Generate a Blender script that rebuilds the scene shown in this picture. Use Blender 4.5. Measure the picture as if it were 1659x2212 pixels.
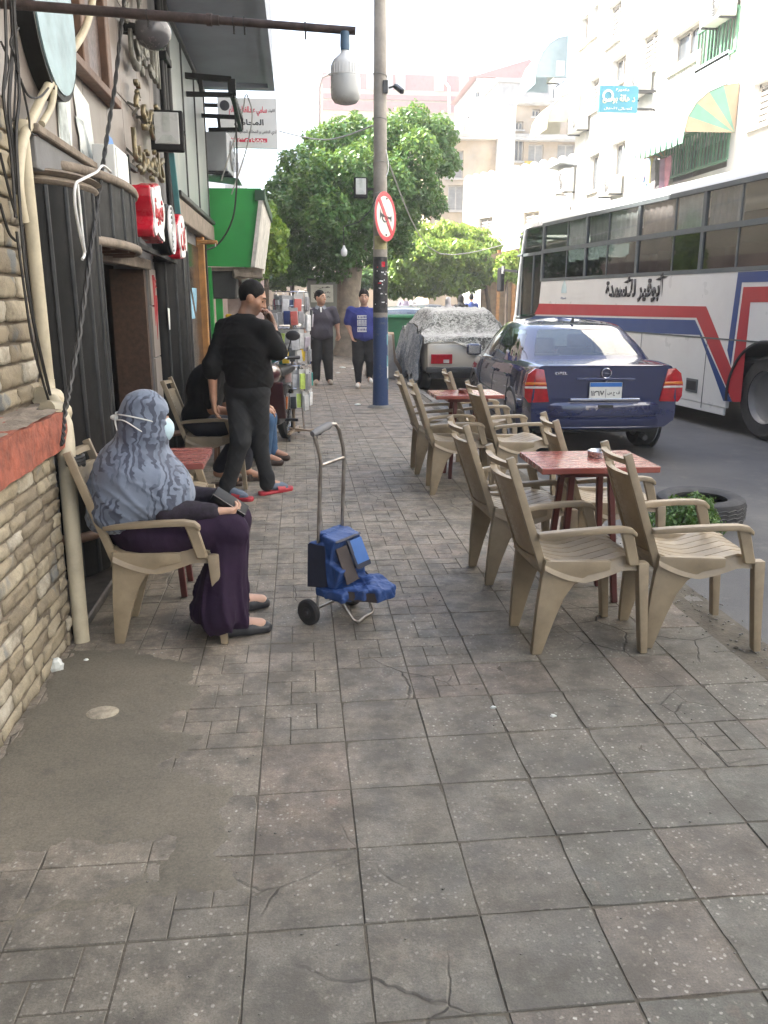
import bpy, bmesh, math, random
import numpy as np
from mathutils import Vector, Matrix, Euler, noise as mnoise
R = math.radians
random.seed(7); RNG = np.random.default_rng(7)
scene = bpy.context.scene
for o in list(bpy.data.objects): bpy.data.objects.remove(o)
COL = scene.collection

# ------------------------------------------------------------------ camera
F, CX, CY, HC = 1762., 829.5, 1106., 1.56          # focal length and centre in a 1659x2212 picture, lens height
PITCH = math.atan((CY-644.)/F)                     # street vanishing point at (644, 644)
YAW = math.atan((CX-644.)/math.hypot(F, CY-644.))
cam = bpy.data.cameras.new('camera'); camo = bpy.data.objects.new('camera', cam); COL.objects.link(camo)
camo.location = (0, 0, HC); camo.rotation_euler = (math.pi/2-PITCH, 0, -YAW)
cam.sensor_fit = 'HORIZONTAL'; cam.sensor_width = 36; cam.lens = 36*F/1659.
cam.clip_start = .05; cam.clip_end = 900
scene.camera = camo

# ------------------------------------------------------------------ sky, sun, exposure
SUN_EL, SUN_AZ = 47., 280.      # azimuth clockwise from +Y : sun stands over the left-hand roofs
w = bpy.data.worlds.new('World'); scene.world = w; w.use_nodes = True
nt = w.node_tree; bg = nt.nodes['Background']
sky = nt.nodes.new('ShaderNodeTexSky'); sky.sky_type = 'NISHITA'; sky.sun_disc = False
sky.sun_elevation = R(SUN_EL); sky.sun_rotation = R(SUN_AZ); sky.air_density = 1.0; sky.dust_density = 4.0; sky.ozone_density = .6
nt.links.new(sky.outputs[0], bg.inputs[0]); bg.inputs[1].default_value = .15
sl = bpy.data.lights.new('sun', 'SUN'); slo = bpy.data.objects.new('sun', sl); COL.objects.link(slo)
sl.energy = 5.0; sl.angle = R(.55); sl.color = (1, .955, .885)
slo.rotation_euler = (R(90-SUN_EL), 0, R(180-SUN_AZ)); slo.location = (-20, 5, 30)
scene.view_settings.view_transform = 'Standard'; scene.view_settings.look = 'None'
scene.view_settings.exposure = 2.15; scene.view_settings.gamma = 1
scene.render.engine = 'CYCLES'
scene.cycles.use_denoising = True
scene.cycles.max_bounces = 8; scene.cycles.transparent_max_bounces = 16
scene.cycles.sample_clamp_indirect = 6

# ------------------------------------------------------------------ pixels -> places
def _cam():
    cp, sp, cy, sy = math.cos(PITCH), math.sin(PITCH), math.cos(YAW), math.sin(YAW)
    fw = Vector((sy*cp, cy*cp, -sp)); rt = Vector((cy, -sy, 0)); return fw, rt, rt.cross(fw)
_fw, _rt, _up = _cam(); _O = Vector((0, 0, HC))
def ray(x, y): return _fw*F + _rt*(x-CX) - _up*(y-CY)
def onz(x, y, z=0.): d = ray(x, y); return _O + d*((z-HC)/d.z)      # point of the sight line on a level
def onx(x, y, X): d = ray(x, y); return _O + d*(X/d.x)              # ... on a wall along the street
def ony(x, y, Y): d = ray(x, y); return _O + d*(Y/d.y)              # ... on a wall across the street

# ------------------------------------------------------------------ mesh building
def rotm(rx=0, ry=0, rz=0): return Euler((rx, ry, rz)).to_matrix()
class MB:
    def __init__(s): s.v = []; s.f = []; s.mi = []; s.cur = 0
    def add(s, vs, fs):
        b = len(s.v); s.v += [tuple(p) for p in vs]; s.f += [tuple(i+b for i in f) for f in fs]; s.mi += [s.cur]*len(fs); return s
    def box(s, c, size, rot=None):
        hx, hy, hz = size[0]/2, size[1]/2, size[2]/2; c = Vector(c)
        p = [Vector((x*hx, y*hy, z*hz)) for x in (-1, 1) for y in (-1, 1) for z in (-1, 1)]
        if rot is not None: p = [rot @ q for q in p]
        return s.add([c+q for q in p], [(0,1,3,2),(4,6,7,5),(0,4,5,1),(2,3,7,6),(0,2,6,4),(1,5,7,3)])
    def box2(s, a, b): return s.box([(a[i]+b[i])/2 for i in range(3)], [abs(b[i]-a[i]) for i in range(3)])
    def bar(s, a, b, w, h=None, up=(0,0,1)):
        a = Vector(a); b = Vector(b); h = h or w; d = (b-a); L = d.length
        if L < 1e-6: return s
        d.normalize(); u = Vector(up)
        if abs(d.dot(u)) > .98: u = Vector((1,0,0)) if abs(d.x) < .9 else Vector((0,1,0))
        x = d.cross(u).normalized(); z = x.cross(d)
        m = Matrix((x, d, z)).transposed()
        return s.box((a+b)/2, (w, L, h), m)
    def tube(s, pts, r, n=8, cap=True, closed=False):
        pts = [Vector(p) for p in pts]; N = len(pts); rr = r if hasattr(r, '__len__') else [r]*N
        vs = []; prev = None
        for i, p in enumerate(pts):
            if closed: d = pts[(i+1) % N]-pts[i-1]
            else: d = pts[min(i+1, N-1)]-pts[max(i-1, 0)]
            d = d.normalized() if d.length > 1e-9 else Vector((0,0,1))
            if prev is None:
                u = Vector((0,0,1)) if abs(d.z) < .9 else Vector((1,0,0))
                a = d.cross(u).normalized()
            else: a = (prev-d*prev.dot(d)); a = a.normalized() if a.length > 1e-6 else d.orthogonal().normalized()
            prev = a; b = d.cross(a)
            vs += [p+(a*math.cos(2*math.pi*k/n)+b*math.sin(2*math.pi*k/n))*rr[i] for k in range(n)]
        fs = []
        for i in range(N if closed else N-1):
            j = (i+1) % N
            fs += [(i*n+k, i*n+(k+1) % n, j*n+(k+1) % n, j*n+k) for k in range(n)]
        if cap and not closed: fs += [tuple(range(n-1, -1, -1)), tuple((N-1)*n+k for k in range(n))]
        return s.add(vs, fs)
    def lathe(s, prof, c=(0,0,0), n=24, rot=None, a0=0, a1=2*math.pi, cap=False):
        # prof: list of (radius, height); axis z
        c = Vector(c); full = abs(a1-a0-2*math.pi) < 1e-6; M = n if full else n+1; vs = []
        for (r, z) in prof:
            for k in range(M):
                a = a0+(a1-a0)*k/n; q = Vector((r*math.cos(a), r*math.sin(a), z))
                vs.append(c+(rot @ q if rot is not None else q))
        fs = []
        for i in range(len(prof)-1):
            for k in range(n if full else n):
                k2 = (k+1) % M if full else k+1
                fs.append((i*M+k, i*M+k2, (i+1)*M+k2, (i+1)*M+k))
        if cap: fs += [tuple(range(M-1, -1, -1)), tuple((len(prof)-1)*M+k for k in range(M))]
        return s.add(vs, fs)
    def prism(s, poly, fn, t0, t1):
        # poly: 2-D outline (counter-clockwise), fn(u, v, t) -> point
        n = len(poly); vs = [fn(u, v, t0) for u, v in poly]+[fn(u, v, t1) for u, v in poly]
        fs = [tuple(range(n-1, -1, -1)), tuple(range(n, 2*n))]+[(k, (k+1) % n, n+(k+1) % n, n+k) for k in range(n)]
        return s.add(vs, fs)
    def grid(s, fn, nu, nv, closeu=False):
        vs = [fn(i/(nu if closeu else nu), j/nv) for i in range(nu if closeu else nu+1) for j in range(nv+1)]
        W = nv+1; fs = []
        for i in range(nu):
            i2 = (i+1) % nu if closeu else i+1
            fs += [(i*W+j, i2*W+j, i2*W+j+1, i*W+j+1) for j in range(nv)]
        return s.add(vs, fs)
    def ball(s, c, r, n=12, m=8, rot=None):
        rx, ry, rz = r if hasattr(r, '__len__') else (r, r, r); c = Vector(c)
        vs = []; 
        for i in range(m+1):
            t = math.pi*i/m
            for k in range(n):
                a = 2*math.pi*k/n; q = Vector((rx*math.sin(t)*math.cos(a), ry*math.sin(t)*math.sin(a), rz*math.cos(t)))
                vs.append(c+(rot @ q if rot is not None else q))
        fs = [(i*n+k, (i+1)*n+k, (i+1)*n+(k+1) % n, i*n+(k+1) % n) for i in range(m) for k in range(n)]
        return s.add(vs, fs)
    def mesh(s, name, smooth=False, bevel=0, seg=1, org=None, angle=35, subsurf=0, jitter=0, weld=True):
        me = bpy.data.meshes.new(name); v = s.v
        if org is not None: v = [(p[0]-org[0], p[1]-org[1], p[2]-org[2]) for p in v]
        me.from_pydata(v, [], s.f)
        bm = bmesh.new(); bm.from_mesh(me)
        for f, mi in zip(bm.faces, s.mi): f.material_index = mi
        if weld: bmesh.ops.remove_doubles(bm, verts=bm.verts, dist=1e-5)
        bmesh.ops.recalc_face_normals(bm, faces=bm.faces)
        if subsurf:
            bmesh.ops.subdivide_edges(bm, edges=bm.edges, cuts=subsurf, use_grid_fill=True)
        if jitter:
            for q in bm.verts:
                q.co += Vector(mnoise.noise_vector(q.co*9+Vector((hash(name) % 97, 0, 0))))*jitter
        if bevel:
            es = [e for e in bm.edges if len(e.link_faces) == 2 and e.calc_face_angle(0) > R(angle)]
            if es: bmesh.ops.bevel(bm, geom=es, offset=bevel, segments=seg, profile=.6, affect='EDGES', clamp_overlap=True)
        bm.to_mesh(me); bm.free()
        if smooth: smooth_by_angle(me, smooth if smooth is not True else 40)
        return me
def smooth_by_angle(me, ang):
    me.shade_smooth()
    if ang < 179: me.set_sharp_from_angle(angle=R(ang))

def link(name, me, mats, parent=None, loc=None):
    o = bpy.data.objects.new(name, me)
    if me is not None and mats is not None:
        for m in (mats if isinstance(mats, (list, tuple)) else [mats]): me.materials.append(m)
    COL.objects.link(o)
    if parent is not None: o.parent = parent
    if loc is not None: o.location = loc
    return o
def tag(o, label=None, cat=None, group=None, kind=None):
    if label: o['label'] = label
    if cat: o['category'] = cat
    if group: o['group'] = group
    if kind: o['kind'] = kind
    return o
def thing(name, label, cat, loc=(0,0,0), rz=0, group=None):
    o = bpy.data.objects.new(name, None); COL.objects.link(o); o.empty_display_size = .1
    o.location = loc; o.rotation_euler = (0, 0, rz); return tag(o, label, cat, group)
def part(name, mb, m, parent, world=True, **kw):
    """one mesh part; with world=True its points are world places and the parent (unrotated) root is subtracted"""
    org = None
    if world and parent is not None:
        org = Vector((0,0,0)); p = parent
        while p is not None: org = org+p.location; p = p.parent
    return link(name, mb.mesh(name, org=org, **kw), m, parent)
def solo(name, mb, m, label, cat, group=None, loc=None, **kw):
    """a thing that is one mesh; loc = its base"""
    o = link(name, mb.mesh(name, org=loc, **kw), m, None, loc); return tag(o, label, cat, group)
def struct(name, mb, m, **kw): return tag(link(name, mb.mesh(name, **kw), m), kind='structure')
def copy_tree(o, parent=None):
    c = o.copy(); COL.objects.link(c)
    if parent is not None: c.parent = parent
    for ch in list(o.children): copy_tree(ch, c)
    return c

# ------------------------------------------------------------------ materials
def L3(c): return (c[0], c[1], c[2], 1)
class NT:
    def __init__(s, name):
        s.m = bpy.data.materials.new(name); s.m.use_nodes = True; s.t = s.m.node_tree; s.p = s.t.nodes['Principled BSDF']; s.out = s.t.nodes['Material Output']
    def n(s, typ, **kw):
        nd = s.t.nodes.new('ShaderNode'+typ)
        for k, v in kw.items():
            if k.startswith('i_'):
                key = k[2:]; key = int(key) if key.isdigit() else key.replace('_', ' ')
                s.set(nd.inputs[key], v)
            else: setattr(nd, k, v)
        return nd
    def set(s, inp, v):
        if isinstance(v, bpy.types.NodeSocket): s.t.links.new(v, inp)
        else: inp.default_value = v
    def coord(s, kind='Object', scale=None):
        if kind == 'World': o = s.n('NewGeometry').outputs['Position']
        else: o = s.n('TexCoord').outputs[kind]
        if scale is not None:
            mp = s.n('Mapping'); s.t.links.new(o, mp.inputs[0]); mp.inputs['Scale'].default_value = scale; o = mp.outputs[0]
        return o
    def noise(s, vec, scale, detail=3, rough=.55, out='Fac'): 
        return s.n('TexNoise', i_Vector=vec, i_Scale=scale, i_Detail=detail, i_Roughness=rough).outputs[out]
    def ramp(s, fac, stops):
        r = s.n('ValToRGB'); s.t.links.new(fac, r.inputs[0]); e = r.color_ramp.elements
        while len(e) > 1: e.remove(e[0])
        for i, (p, c) in enumerate(stops):
            el = e[0] if i == 0 else e.new(p)
            el.position = p; el.color = L3(c) if hasattr(c, '__len__') else (c, c, c, 1)
        return r.outputs[0]
    def mix(s, fac, a, b, mode='MIX'):
        nd = s.n('Mix', data_type='RGBA', blend_type=mode)
        s.set(nd.inputs[0], fac)
        for k, v in ((6, a), (7, b)): s.set(nd.inputs[k], v if isinstance(v, bpy.types.NodeSocket) else L3(v))
        return nd.outputs[2]
    def math(s, op, a, b=0., clamp=False):
        nd = s.n('Math', operation=op, use_clamp=clamp); s.set(nd.inputs[0], a); s.set(nd.inputs[1], b); return nd.outputs[0]
    def bump(s, h, strength=.3, dist=.01, nrm=None):
        nd = s.n('Bump', i_Strength=strength, i_Distance=dist, i_Height=h)
        if nrm is not None: s.t.links.new(nrm, nd.inputs['Normal'])
        return nd.outputs[0]
    def done(s, col=None, rough=None, metal=None, nrm=None, **kw):
        for k, v in (('Base Color', col), ('Roughness', rough), ('Metallic', metal), ('Normal', nrm)):
            if v is not None: s.set(s.p.inputs[k], L3(v) if isinstance(v, tuple) and len(v) == 3 else v)
        for k, v in kw.items(): s.set(s.p.inputs[k.replace('_', ' ')], v)
        return s.m
_mc = {}
def mat(name, col, rough=.6, metal=0, var=.12, scale=6, bump=0, bscale=80, dirt=0, dcol=(.05,.045,.04), dscale=3, coat=0, coords='Object', spec=.5, sheen=0, rnd=0):
    if name in _mc: return _mc[name]
    s = NT(name); co = s.coord(coords)
    a = tuple(c*(1-var) for c in col); b = tuple(min(1, c*(1+var)) for c in col)
    n1 = s.noise(co, scale, 4); c = s.mix(s.ramp(n1, [(.3, 0.), (.7, 1.)]), a, b)
    if dirt:
        n2 = s.noise(co, dscale, 6, .65); c = s.mix(s.math('MULTIPLY', s.ramp(n2, [(.45, 0.), (.72, 1.)]), dirt), c, dcol)
    if rnd: c = s.mix(s.math('MULTIPLY', s.n('ObjectInfo').outputs['Random'], rnd), c, tuple(x*.55 for x in col))
    r = s.math('ADD', s.math('MULTIPLY', s.math('SUBTRACT', s.noise(co, scale*2.3, 3), .5), .3), rough, True)
    nr = s.bump(s.noise(co, bscale, 3), bump, .01) if bump else None
    s.done(c, r, metal, nr, Specular_IOR_Level=spec)
    if coat: s.p.inputs['Coat Weight'].default_value = coat; s.p.inputs['Coat Roughness'].default_value = .05
    if sheen: s.p.inputs['Sheen Weight'].default_value = sheen
    _mc[name] = s.m; return s.m
def glass(name, tint=(.35,.42,.42), refl=.12, rough=.02, gcol=(1,1,1)):
    if name in _mc: return _mc[name]
    s = NT(name); s.t.nodes.remove(s.p)
    tr = s.n('BsdfTransparent'); tr.inputs[0].default_value = L3(tint)
    gl = s.n('BsdfGlossy'); gl.inputs['Roughness'].default_value = rough; gl.inputs[0].default_value = L3(gcol)
    ge = s.n('NewGeometry'); vd = s.n('VectorMath', operation='DOT_PRODUCT'); s.t.links.new(ge.outputs['Normal'], vd.inputs[0]); s.t.links.new(ge.outputs['Incoming'], vd.inputs[1])
    f = s.math('ADD', s.math('MULTIPLY', s.math('POWER', s.math('SUBTRACT', 1., s.math('ABSOLUTE', vd.outputs['Value'])), 4.5), .9), refl, True)
    mx = s.n('MixShader'); s.set(mx.inputs[0], f); s.t.links.new(tr.outputs[0], mx.inputs[1]); s.t.links.new(gl.outputs[0], mx.inputs[2])
    s.t.links.new(mx.outputs[0], s.out.inputs[0]); _mc[name] = s.m; return s.m

# ------------------------------------------------------------------ smooth bodies from blended shapes (distance field + surface nets)
def cone(a, b, ra, rb, k=None): return ('c', np.array(a, float), np.array(b, float), ra, rb, k)
def ell(c, r, rot=None, k=None): return ('e', np.array(c, float), np.array(r if hasattr(r, '__len__') else (r, r, r), float), rot, None, k)
def chain(pts, rs, k=None): return [cone(pts[i], pts[i+1], rs[i], rs[i+1], k) for i in range(len(pts)-1)]
def sub(p): return ('sub',)+p
def sdf_eval(pr, P):
    if pr[0] == 'e':
        q = P-pr[1]
        if pr[3] is not None: q = q @ np.array(pr[3])
        r = pr[2]; k0 = np.linalg.norm(q/r, axis=-1); k1 = np.linalg.norm(q/(r*r), axis=-1)
        return k0*(k0-1)/np.maximum(k1, 1e-6)
    if pr[0] == 'b':
        q = P-pr[1]
        if pr[3] is not None: q = q @ np.array(pr[3])
        q = np.abs(q)-pr[2]; return np.linalg.norm(np.maximum(q, 0), axis=-1)+np.minimum(q.max(-1), 0)-pr[4]
    a, b, r1, r2 = pr[1:5]; ba = b-a; l2 = ba @ ba; pa = P-a
    h = np.clip((pa @ ba)/max(l2, 1e-12), 0, 1); d = np.linalg.norm(pa-h[..., None]*ba, axis=-1)
    return d-(r1+(r2-r1)*h)
def rbox(c, h, rot=None, r=.02, k=None): return ('b', np.array(c, float), np.array(h, float), rot, r, k)
def bbox(pr):
    if pr[0] == 'b': m = np.full(3, np.linalg.norm(pr[2])+pr[4]); return pr[1]-m, pr[1]+m
    if pr[0] == 'e': m = pr[2].max() if pr[3] is not None else pr[2]; return pr[1]-m, pr[1]+m
    return np.minimum(pr[1]-pr[3], pr[2]-pr[4]), np.maximum(pr[1]+pr[3], pr[2]+pr[4])
def blob(prims, vox=.01, k=.03, disp=None, dispamp=.0):
    pos = [p for p in prims if p[0] != 'sub']
    bb = [bbox(p) for p in pos]; lo = np.min([b[0] for b in bb], 0)-vox*4-dispamp; hi = np.max([b[1] for b in bb], 0)+vox*4+dispamp
    n = np.ceil((hi-lo)/vox).astype(int)+1; D = np.full(n, .5, np.float32)
    for p in prims:
        s = p[0] == 'sub'; q = p[1:] if s else p; kk = q[5] if q[5] is not None else k
        b0, b1 = bbox(q); pad = kk+vox*3+dispamp
        i0 = np.clip(np.floor((b0-pad-lo)/vox).astype(int), 0, n-1); i1 = np.clip(np.ceil((b1+pad-lo)/vox).astype(int)+1, 1, n)
        G = np.stack(np.meshgrid(*[lo[i]+vox*np.arange(i0[i], i1[i]) for i in range(3)], indexing='ij'), -1)
        d = sdf_eval(q, G).astype(np.float32); S = tuple(slice(i0[i], i1[i]) for i in range(3)); c = D[S]
        if s: D[S] = np.maximum(c, -d)
        else:
            h = np.maximum(kk-np.abs(c-d), 0)/max(kk, 1e-6); D[S] = np.minimum(c, d)-h*h*kk*.25
    if disp is not None:
        band = np.abs(D) < dispamp+vox*3; ii = np.argwhere(band); D[band] += disp(lo+vox*ii).astype(np.float32)
    s = D < 0
    c = sum(s[a:n[0]-1+a, b:n[1]-1+b, d:n[2]-1+d].astype(np.int8) for a in (0,1) for b in (0,1) for d in (0,1))
    act = (c > 0) & (c < 8); ids = np.full(act.shape, -1, np.int32); ii = np.argwhere(act); ids[act] = np.arange(len(ii))
    acc = np.zeros((len(ii), 3)); cnt = np.zeros(len(ii)); cr = [np.array((a, b, d)) for a in (0,1) for b in (0,1) for d in (0,1)]
    for x in range(8):
        for y in range(x+1, 8):
            if np.abs(cr[x]-cr[y]).sum() != 1: continue
            da = D[tuple((ii+cr[x]).T)]; db = D[tuple((ii+cr[y]).T)]; m = (da < 0) != (db < 0)
            t = (da/np.where(m, da-db, 1))[:, None]; acc[m] += (cr[x]+(cr[y]-cr[x])*t)[m]; cnt[m] += 1
    V = lo+vox*(ii+acc/np.maximum(cnt, 1)[:, None]); Fs = []
    for ax in range(3):
        o1, o2 = [(1, 2), (2, 0), (0, 1)][ax]; sl0 = [slice(None)]*3; sl1 = [slice(None)]*3
        sl0[ax] = slice(0, -1); sl1[ax] = slice(1, None); e = s[tuple(sl0)] != s[tuple(sl1)]
        q = np.argwhere(e); q = q[(q[:, o1] > 0) & (q[:, o2] > 0)]
        q = q[(q[:, o1] < n[o1]-1) & (q[:, o2] < n[o2]-1)]
        u = np.zeros(3, int); u[o1] = 1; v = np.zeros(3, int); v[o2] = 1
        a = ids[tuple((q-u-v).T)]; b = ids[tuple((q-v).T)]; cc = ids[tuple(q.T)]; d = ids[tuple((q-u).T)]
        fl = s[tuple(q.T)]; quad = np.stack([a, b, cc, d], 1); quad[~fl] = quad[~fl][:, ::-1]; Fs.append(quad)
    return V, np.concatenate(Fs)
def blob_mesh(name, prims, vox=.01, k=.03, disp=None, dispamp=0., org=None, attr=None, relax=1):
    V, Q = blob(prims, vox, k, disp, dispamp)
    for _ in range(relax):
        A = np.zeros_like(V); C = np.zeros(len(V))
        for x in range(4):
            i, j = Q[:, x], Q[:, (x+1) % 4]
            for c in range(3): A[:, c] += np.bincount(i, V[j, c], len(V))+np.bincount(j, V[i, c], len(V))
            C += np.bincount(i, minlength=len(V))+np.bincount(j, minlength=len(V))
        V = V*.5+A/np.maximum(C, 1)[:, None]*.5
    W = V if org is None else V-np.array(org)
    me = bpy.data.meshes.new(name); me.vertices.add(len(V)); me.vertices.foreach_set('co', W.astype(np.float32).ravel())
    me.loops.add(Q.size); me.loops.foreach_set('vertex_index', Q.astype(np.int32).ravel())
    me.polygons.add(len(Q)); me.polygons.foreach_set('loop_start', np.arange(0, Q.size, 4, dtype=np.int32)); me.update(calc_edges=True); me.validate()
    me.shade_smooth()
    if attr is not None:
        for nm, fn in attr.items():
            a = me.attributes.new(nm, 'FLOAT', 'POINT'); a.data.foreach_set('value', fn(V).astype(np.float32))
    return me
def soft(name, prims, m, parent, **kw):
    org = None
    if parent is not None:
        org = Vector((0,0,0)); p = parent
        while p is not None: org = org+p.location; p = p.parent
    return link(name, blob_mesh(name, prims, org=org, **kw), m, parent)
def folds(scale, amp, axis=(1,1,1), seed=0, ridge=True):
    """cloth folds as an uneven ridge field"""
    g = np.random.default_rng(seed); ws = [(g.normal(size=3)*np.array(axis), g.uniform(0, 6.28), g.uniform(.5, 1)) for _ in range(7)]
    def fn(P):
        wob = np.sin(P @ np.array([3.1, 2.3, 4.2])*1.7+seed)+.6*np.sin(P @ np.array([-5.2, 4.1, 2.9])*1.3+seed*2)
        t = np.zeros(len(P))
        for i, (d, ph, a) in enumerate(ws[:4]):
            x = np.abs(np.sin(P @ d*scale*.55+ph+wob*1.1)); mk = np.clip(np.sin(P @ np.roll(d, 1)*scale*.22+ph*3)*1.6+.35, 0, 1)
            t -= a*mk*np.maximum(0, 1-x*2.4)**1.5                 # sharp sparse creases standing out
            t += a*.35*np.sin(P @ d*scale*.3+ph)                   # broad slack between them
        return t/2*amp
    return fn

# ------------------------------------------------------------------ lettering (built-in fonts)
_AR = dict(zip('ابةتثجحخدذرزسشصضطظعغفقكلمنهوىي', [0xFE8D,0xFE8F,0xFE93,0xFE95,0xFE99,0xFE9D,0xFEA1,0xFEA5,0xFEA9,0xFEAB,0xFEAD,0xFEAF,0xFEB1,0xFEB5,0xFEB9,0xFEBD,0xFEC1,0xFEC5,0xFEC9,0xFECD,0xFED1,0xFED5,0xFED9,0xFEDD,0xFEE1,0xFEE5,0xFEE9,0xFEED,0xFEEF,0xFEF1]))
_AR['أ'] = 0xFE83; _AR['ئ'] = 0xFE89
_R2 = set('اأةدذرزوى')
def arabic(t):
    t = t.replace('لا', '\ufefb').replace('لأ', '\ufef7'); out = []
    for i, ch in enumerate(t):
        pv = t[i-1] if i else ' '; nx = t[i+1] if i+1 < len(t) else ' '
        joins_next = lambda c: (c in _AR and c not in _R2) or c == 'ـ'
        joins_prev = lambda c: c in _AR or c in '\ufefb\ufef7ـ'
        p = joins_next(pv); n = joins_prev(nx)
        if ch in '\ufefb\ufef7': out.append(chr(ord(ch)+(1 if p else 0)))
        elif ch in _AR:
            b = _AR[ch]; out.append(chr(b+((1 if p else 0) if ch in _R2 else (3 if p and n else 1 if p else 2 if n else 0))))
        else: out.append(ch)
    s = ''.join(reversed(out))
    import re as _re
    return _re.sub('[٠-٩0-9]+', lambda m: m.group(0)[::-1], s)
def text_mesh(txt, size=1., depth=.002, bold=0., space=1., res=4):
    cu = bpy.data.curves.new('lettering', 'FONT'); cu.body = txt; cu.size = size; cu.extrude = depth; cu.offset = bold
    cu.align_x = 'CENTER'; cu.align_y = 'CENTER'; cu.resolution_u = res; cu.space_character = space
    o = bpy.data.objects.new('tmp', cu); COL.objects.link(o)
    me = bpy.data.meshes.new_from_object(o.evaluated_get(bpy.context.evaluated_depsgraph_get()))
    bpy.data.objects.remove(o); bpy.data.curves.remove(cu); return me
def lettering(name, txt, m, parent, c, xdir, ydir, size, width=None, height=None, depth=.002, bold=0., space=1.):
    """flat lettering centred on c (world), reading along xdir, upright along ydir, scaled to width"""
    me = text_mesh(txt, 1., 0, bold, space)
    vs = np.empty(len(me.vertices)*3, np.float32); me.vertices.foreach_get('co', vs); vs = vs.reshape(-1, 3)
    if len(vs) == 0: return None
    mn, mx = vs.min(0), vs.max(0); ce = (mn+mx)/2; sx = sy = size
    if width: sx = width/(mx[0]-mn[0]); sy = sx
    if height: sy = height/(mx[1]-mn[1])
    X = np.array(Vector(xdir).normalized()); Y = np.array(Vector(ydir).normalized()); Z = np.cross(X, Y); org = np.array(c, float)
    if parent is not None:
        p = parent
        while p is not None: org = org-np.array(p.location); p = p.parent
    q = org+np.outer((vs[:, 0]-ce[0])*sx, X)+np.outer((vs[:, 1]-ce[1])*sy, Y)
    me.vertices.foreach_set('co', q.astype(np.float32).ravel()); me.update()
    bm = bmesh.new(); bm.from_mesh(me)
    r = bmesh.ops.extrude_face_region(bm, geom=bm.faces[:]); ev = [g for g in r['geom'] if isinstance(g, bmesh.types.BMVert)]
    bmesh.ops.translate(bm, vec=Vector(Z)*depth, verts=ev); bmesh.ops.recalc_face_normals(bm, faces=bm.faces); bm.to_mesh(me); bm.free()
    return link(name, me, m, parent)
def fill_lathe(o): return o
# ================================================================== materials of the street
def m_tile():
    s = NT('terrazzo_tile'); co = s.coord('World'); rnd = s.n('ObjectInfo').outputs['Random']
    base = s.mix(s.ramp(s.noise(co, 1.1, 5), [(.35, 0.), (.65, 1.)]), (.235,.203,.158), (.305,.257,.202))
    sep = s.n('SeparateXYZ', i_0=co)                                   # greyer, more trodden paving by the kerb and the corner
    g = s.math('ADD', s.math('MULTIPLY', sep.outputs[0], .22), s.math('MULTIPLY', sep.outputs[1], -.22))
    g = s.ramp(s.math('ADD', s.math('ADD', g, s.math('MULTIPLY', s.noise(co, 2.2, 5, .65), 1.0)), .45), [(.15, 0.), (.8, 1.)])
    c = s.mix(s.math('MULTIPLY', g, .95), base, (.112,.111,.094))
    c = s.mix(s.ramp(rnd, [(.86, 0.), (.90, .25)]), c, (.25,.17,.13))
    c = s.mix(s.math('MULTIPLY', s.math('SUBTRACT', rnd, .5), .18), c, (.1,.1,.09))
    red = s.ramp(s.noise(co, 3.4, 6, .7), [(.60, 0.), (.72, .35)]); c = s.mix(red, c, (.27,.17,.13))
    v = s.n('TexVoronoi', i_Vector=s.mix(.012, co, s.noise(co, 60, 2, out='Color')), i_Scale=62.); vd = v.outputs['Distance']; vc = s.n('SeparateColor', i_0=v.outputs['Color'])
    chip = s.math('MULTIPLY', s.ramp(vd, [(.20, 1.), (.34, 0.)]), s.ramp(vc.outputs[0], [(.50, 0.), (.66, 1.)]))
    fade = s.ramp(s.noise(co, 1.6, 4), [(.36, .15), (.60, 1.)]); chip = s.math('MULTIPLY', s.math('MULTIPLY', chip, fade), s.ramp(s.math('FRACT', s.math('MULTIPLY', rnd, 7.3)), [(.02, .5), (.5, 1.)]))
    c = s.mix(s.math('MULTIPLY', chip, .85), c, s.mix(vc.outputs[1], (.34,.32,.26), (.58,.56,.50)))
    gr = s.math('ADD', s.math('MULTIPLY', s.noise(co, 190, 4, .7), 1.1), s.math('MULTIPLY', s.noise(co, 34, 5, .7), .7)); c = s.mix(1., c, s.ramp(s.math('MULTIPLY', gr, .55), [(.33, .58), (.50, 1.), (.66, 1.4)]), 'MULTIPLY')
    st = s.ramp(s.noise(co, 5.5, 6, .7), [(.40, .7), (.60, 0.)]); c = s.mix(st, c, (.075,.068,.056))
    vc2 = s.n('TexVoronoi', i_Vector=s.mix(.06, co, s.noise(co, 6, 3, out='Color')), i_Scale=2.6, feature='DISTANCE_TO_EDGE').outputs['Distance']
    crack = s.math('MULTIPLY', s.ramp(vc2, [(.0, 1.), (.012, 0.)]), s.ramp(s.noise(co, .9, 2), [(.53, 0.), (.60, 1.)]))
    c = s.mix(s.math('MULTIPLY', crack, .7), c, (.06,.052,.043))
    h = s.math('ADD', s.math('MULTIPLY', s.noise(co, 140, 3), .5), s.math('ADD', s.math('MULTIPLY', s.noise(co, 22, 5, .7), 1.2), s.math('MULTIPLY', crack, -3.)))
    return s.done(c, s.ramp(s.noise(co, 7, 4), [(.3, .5), (.7, .85)]), 0., s.bump(h, .55, .004))
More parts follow.
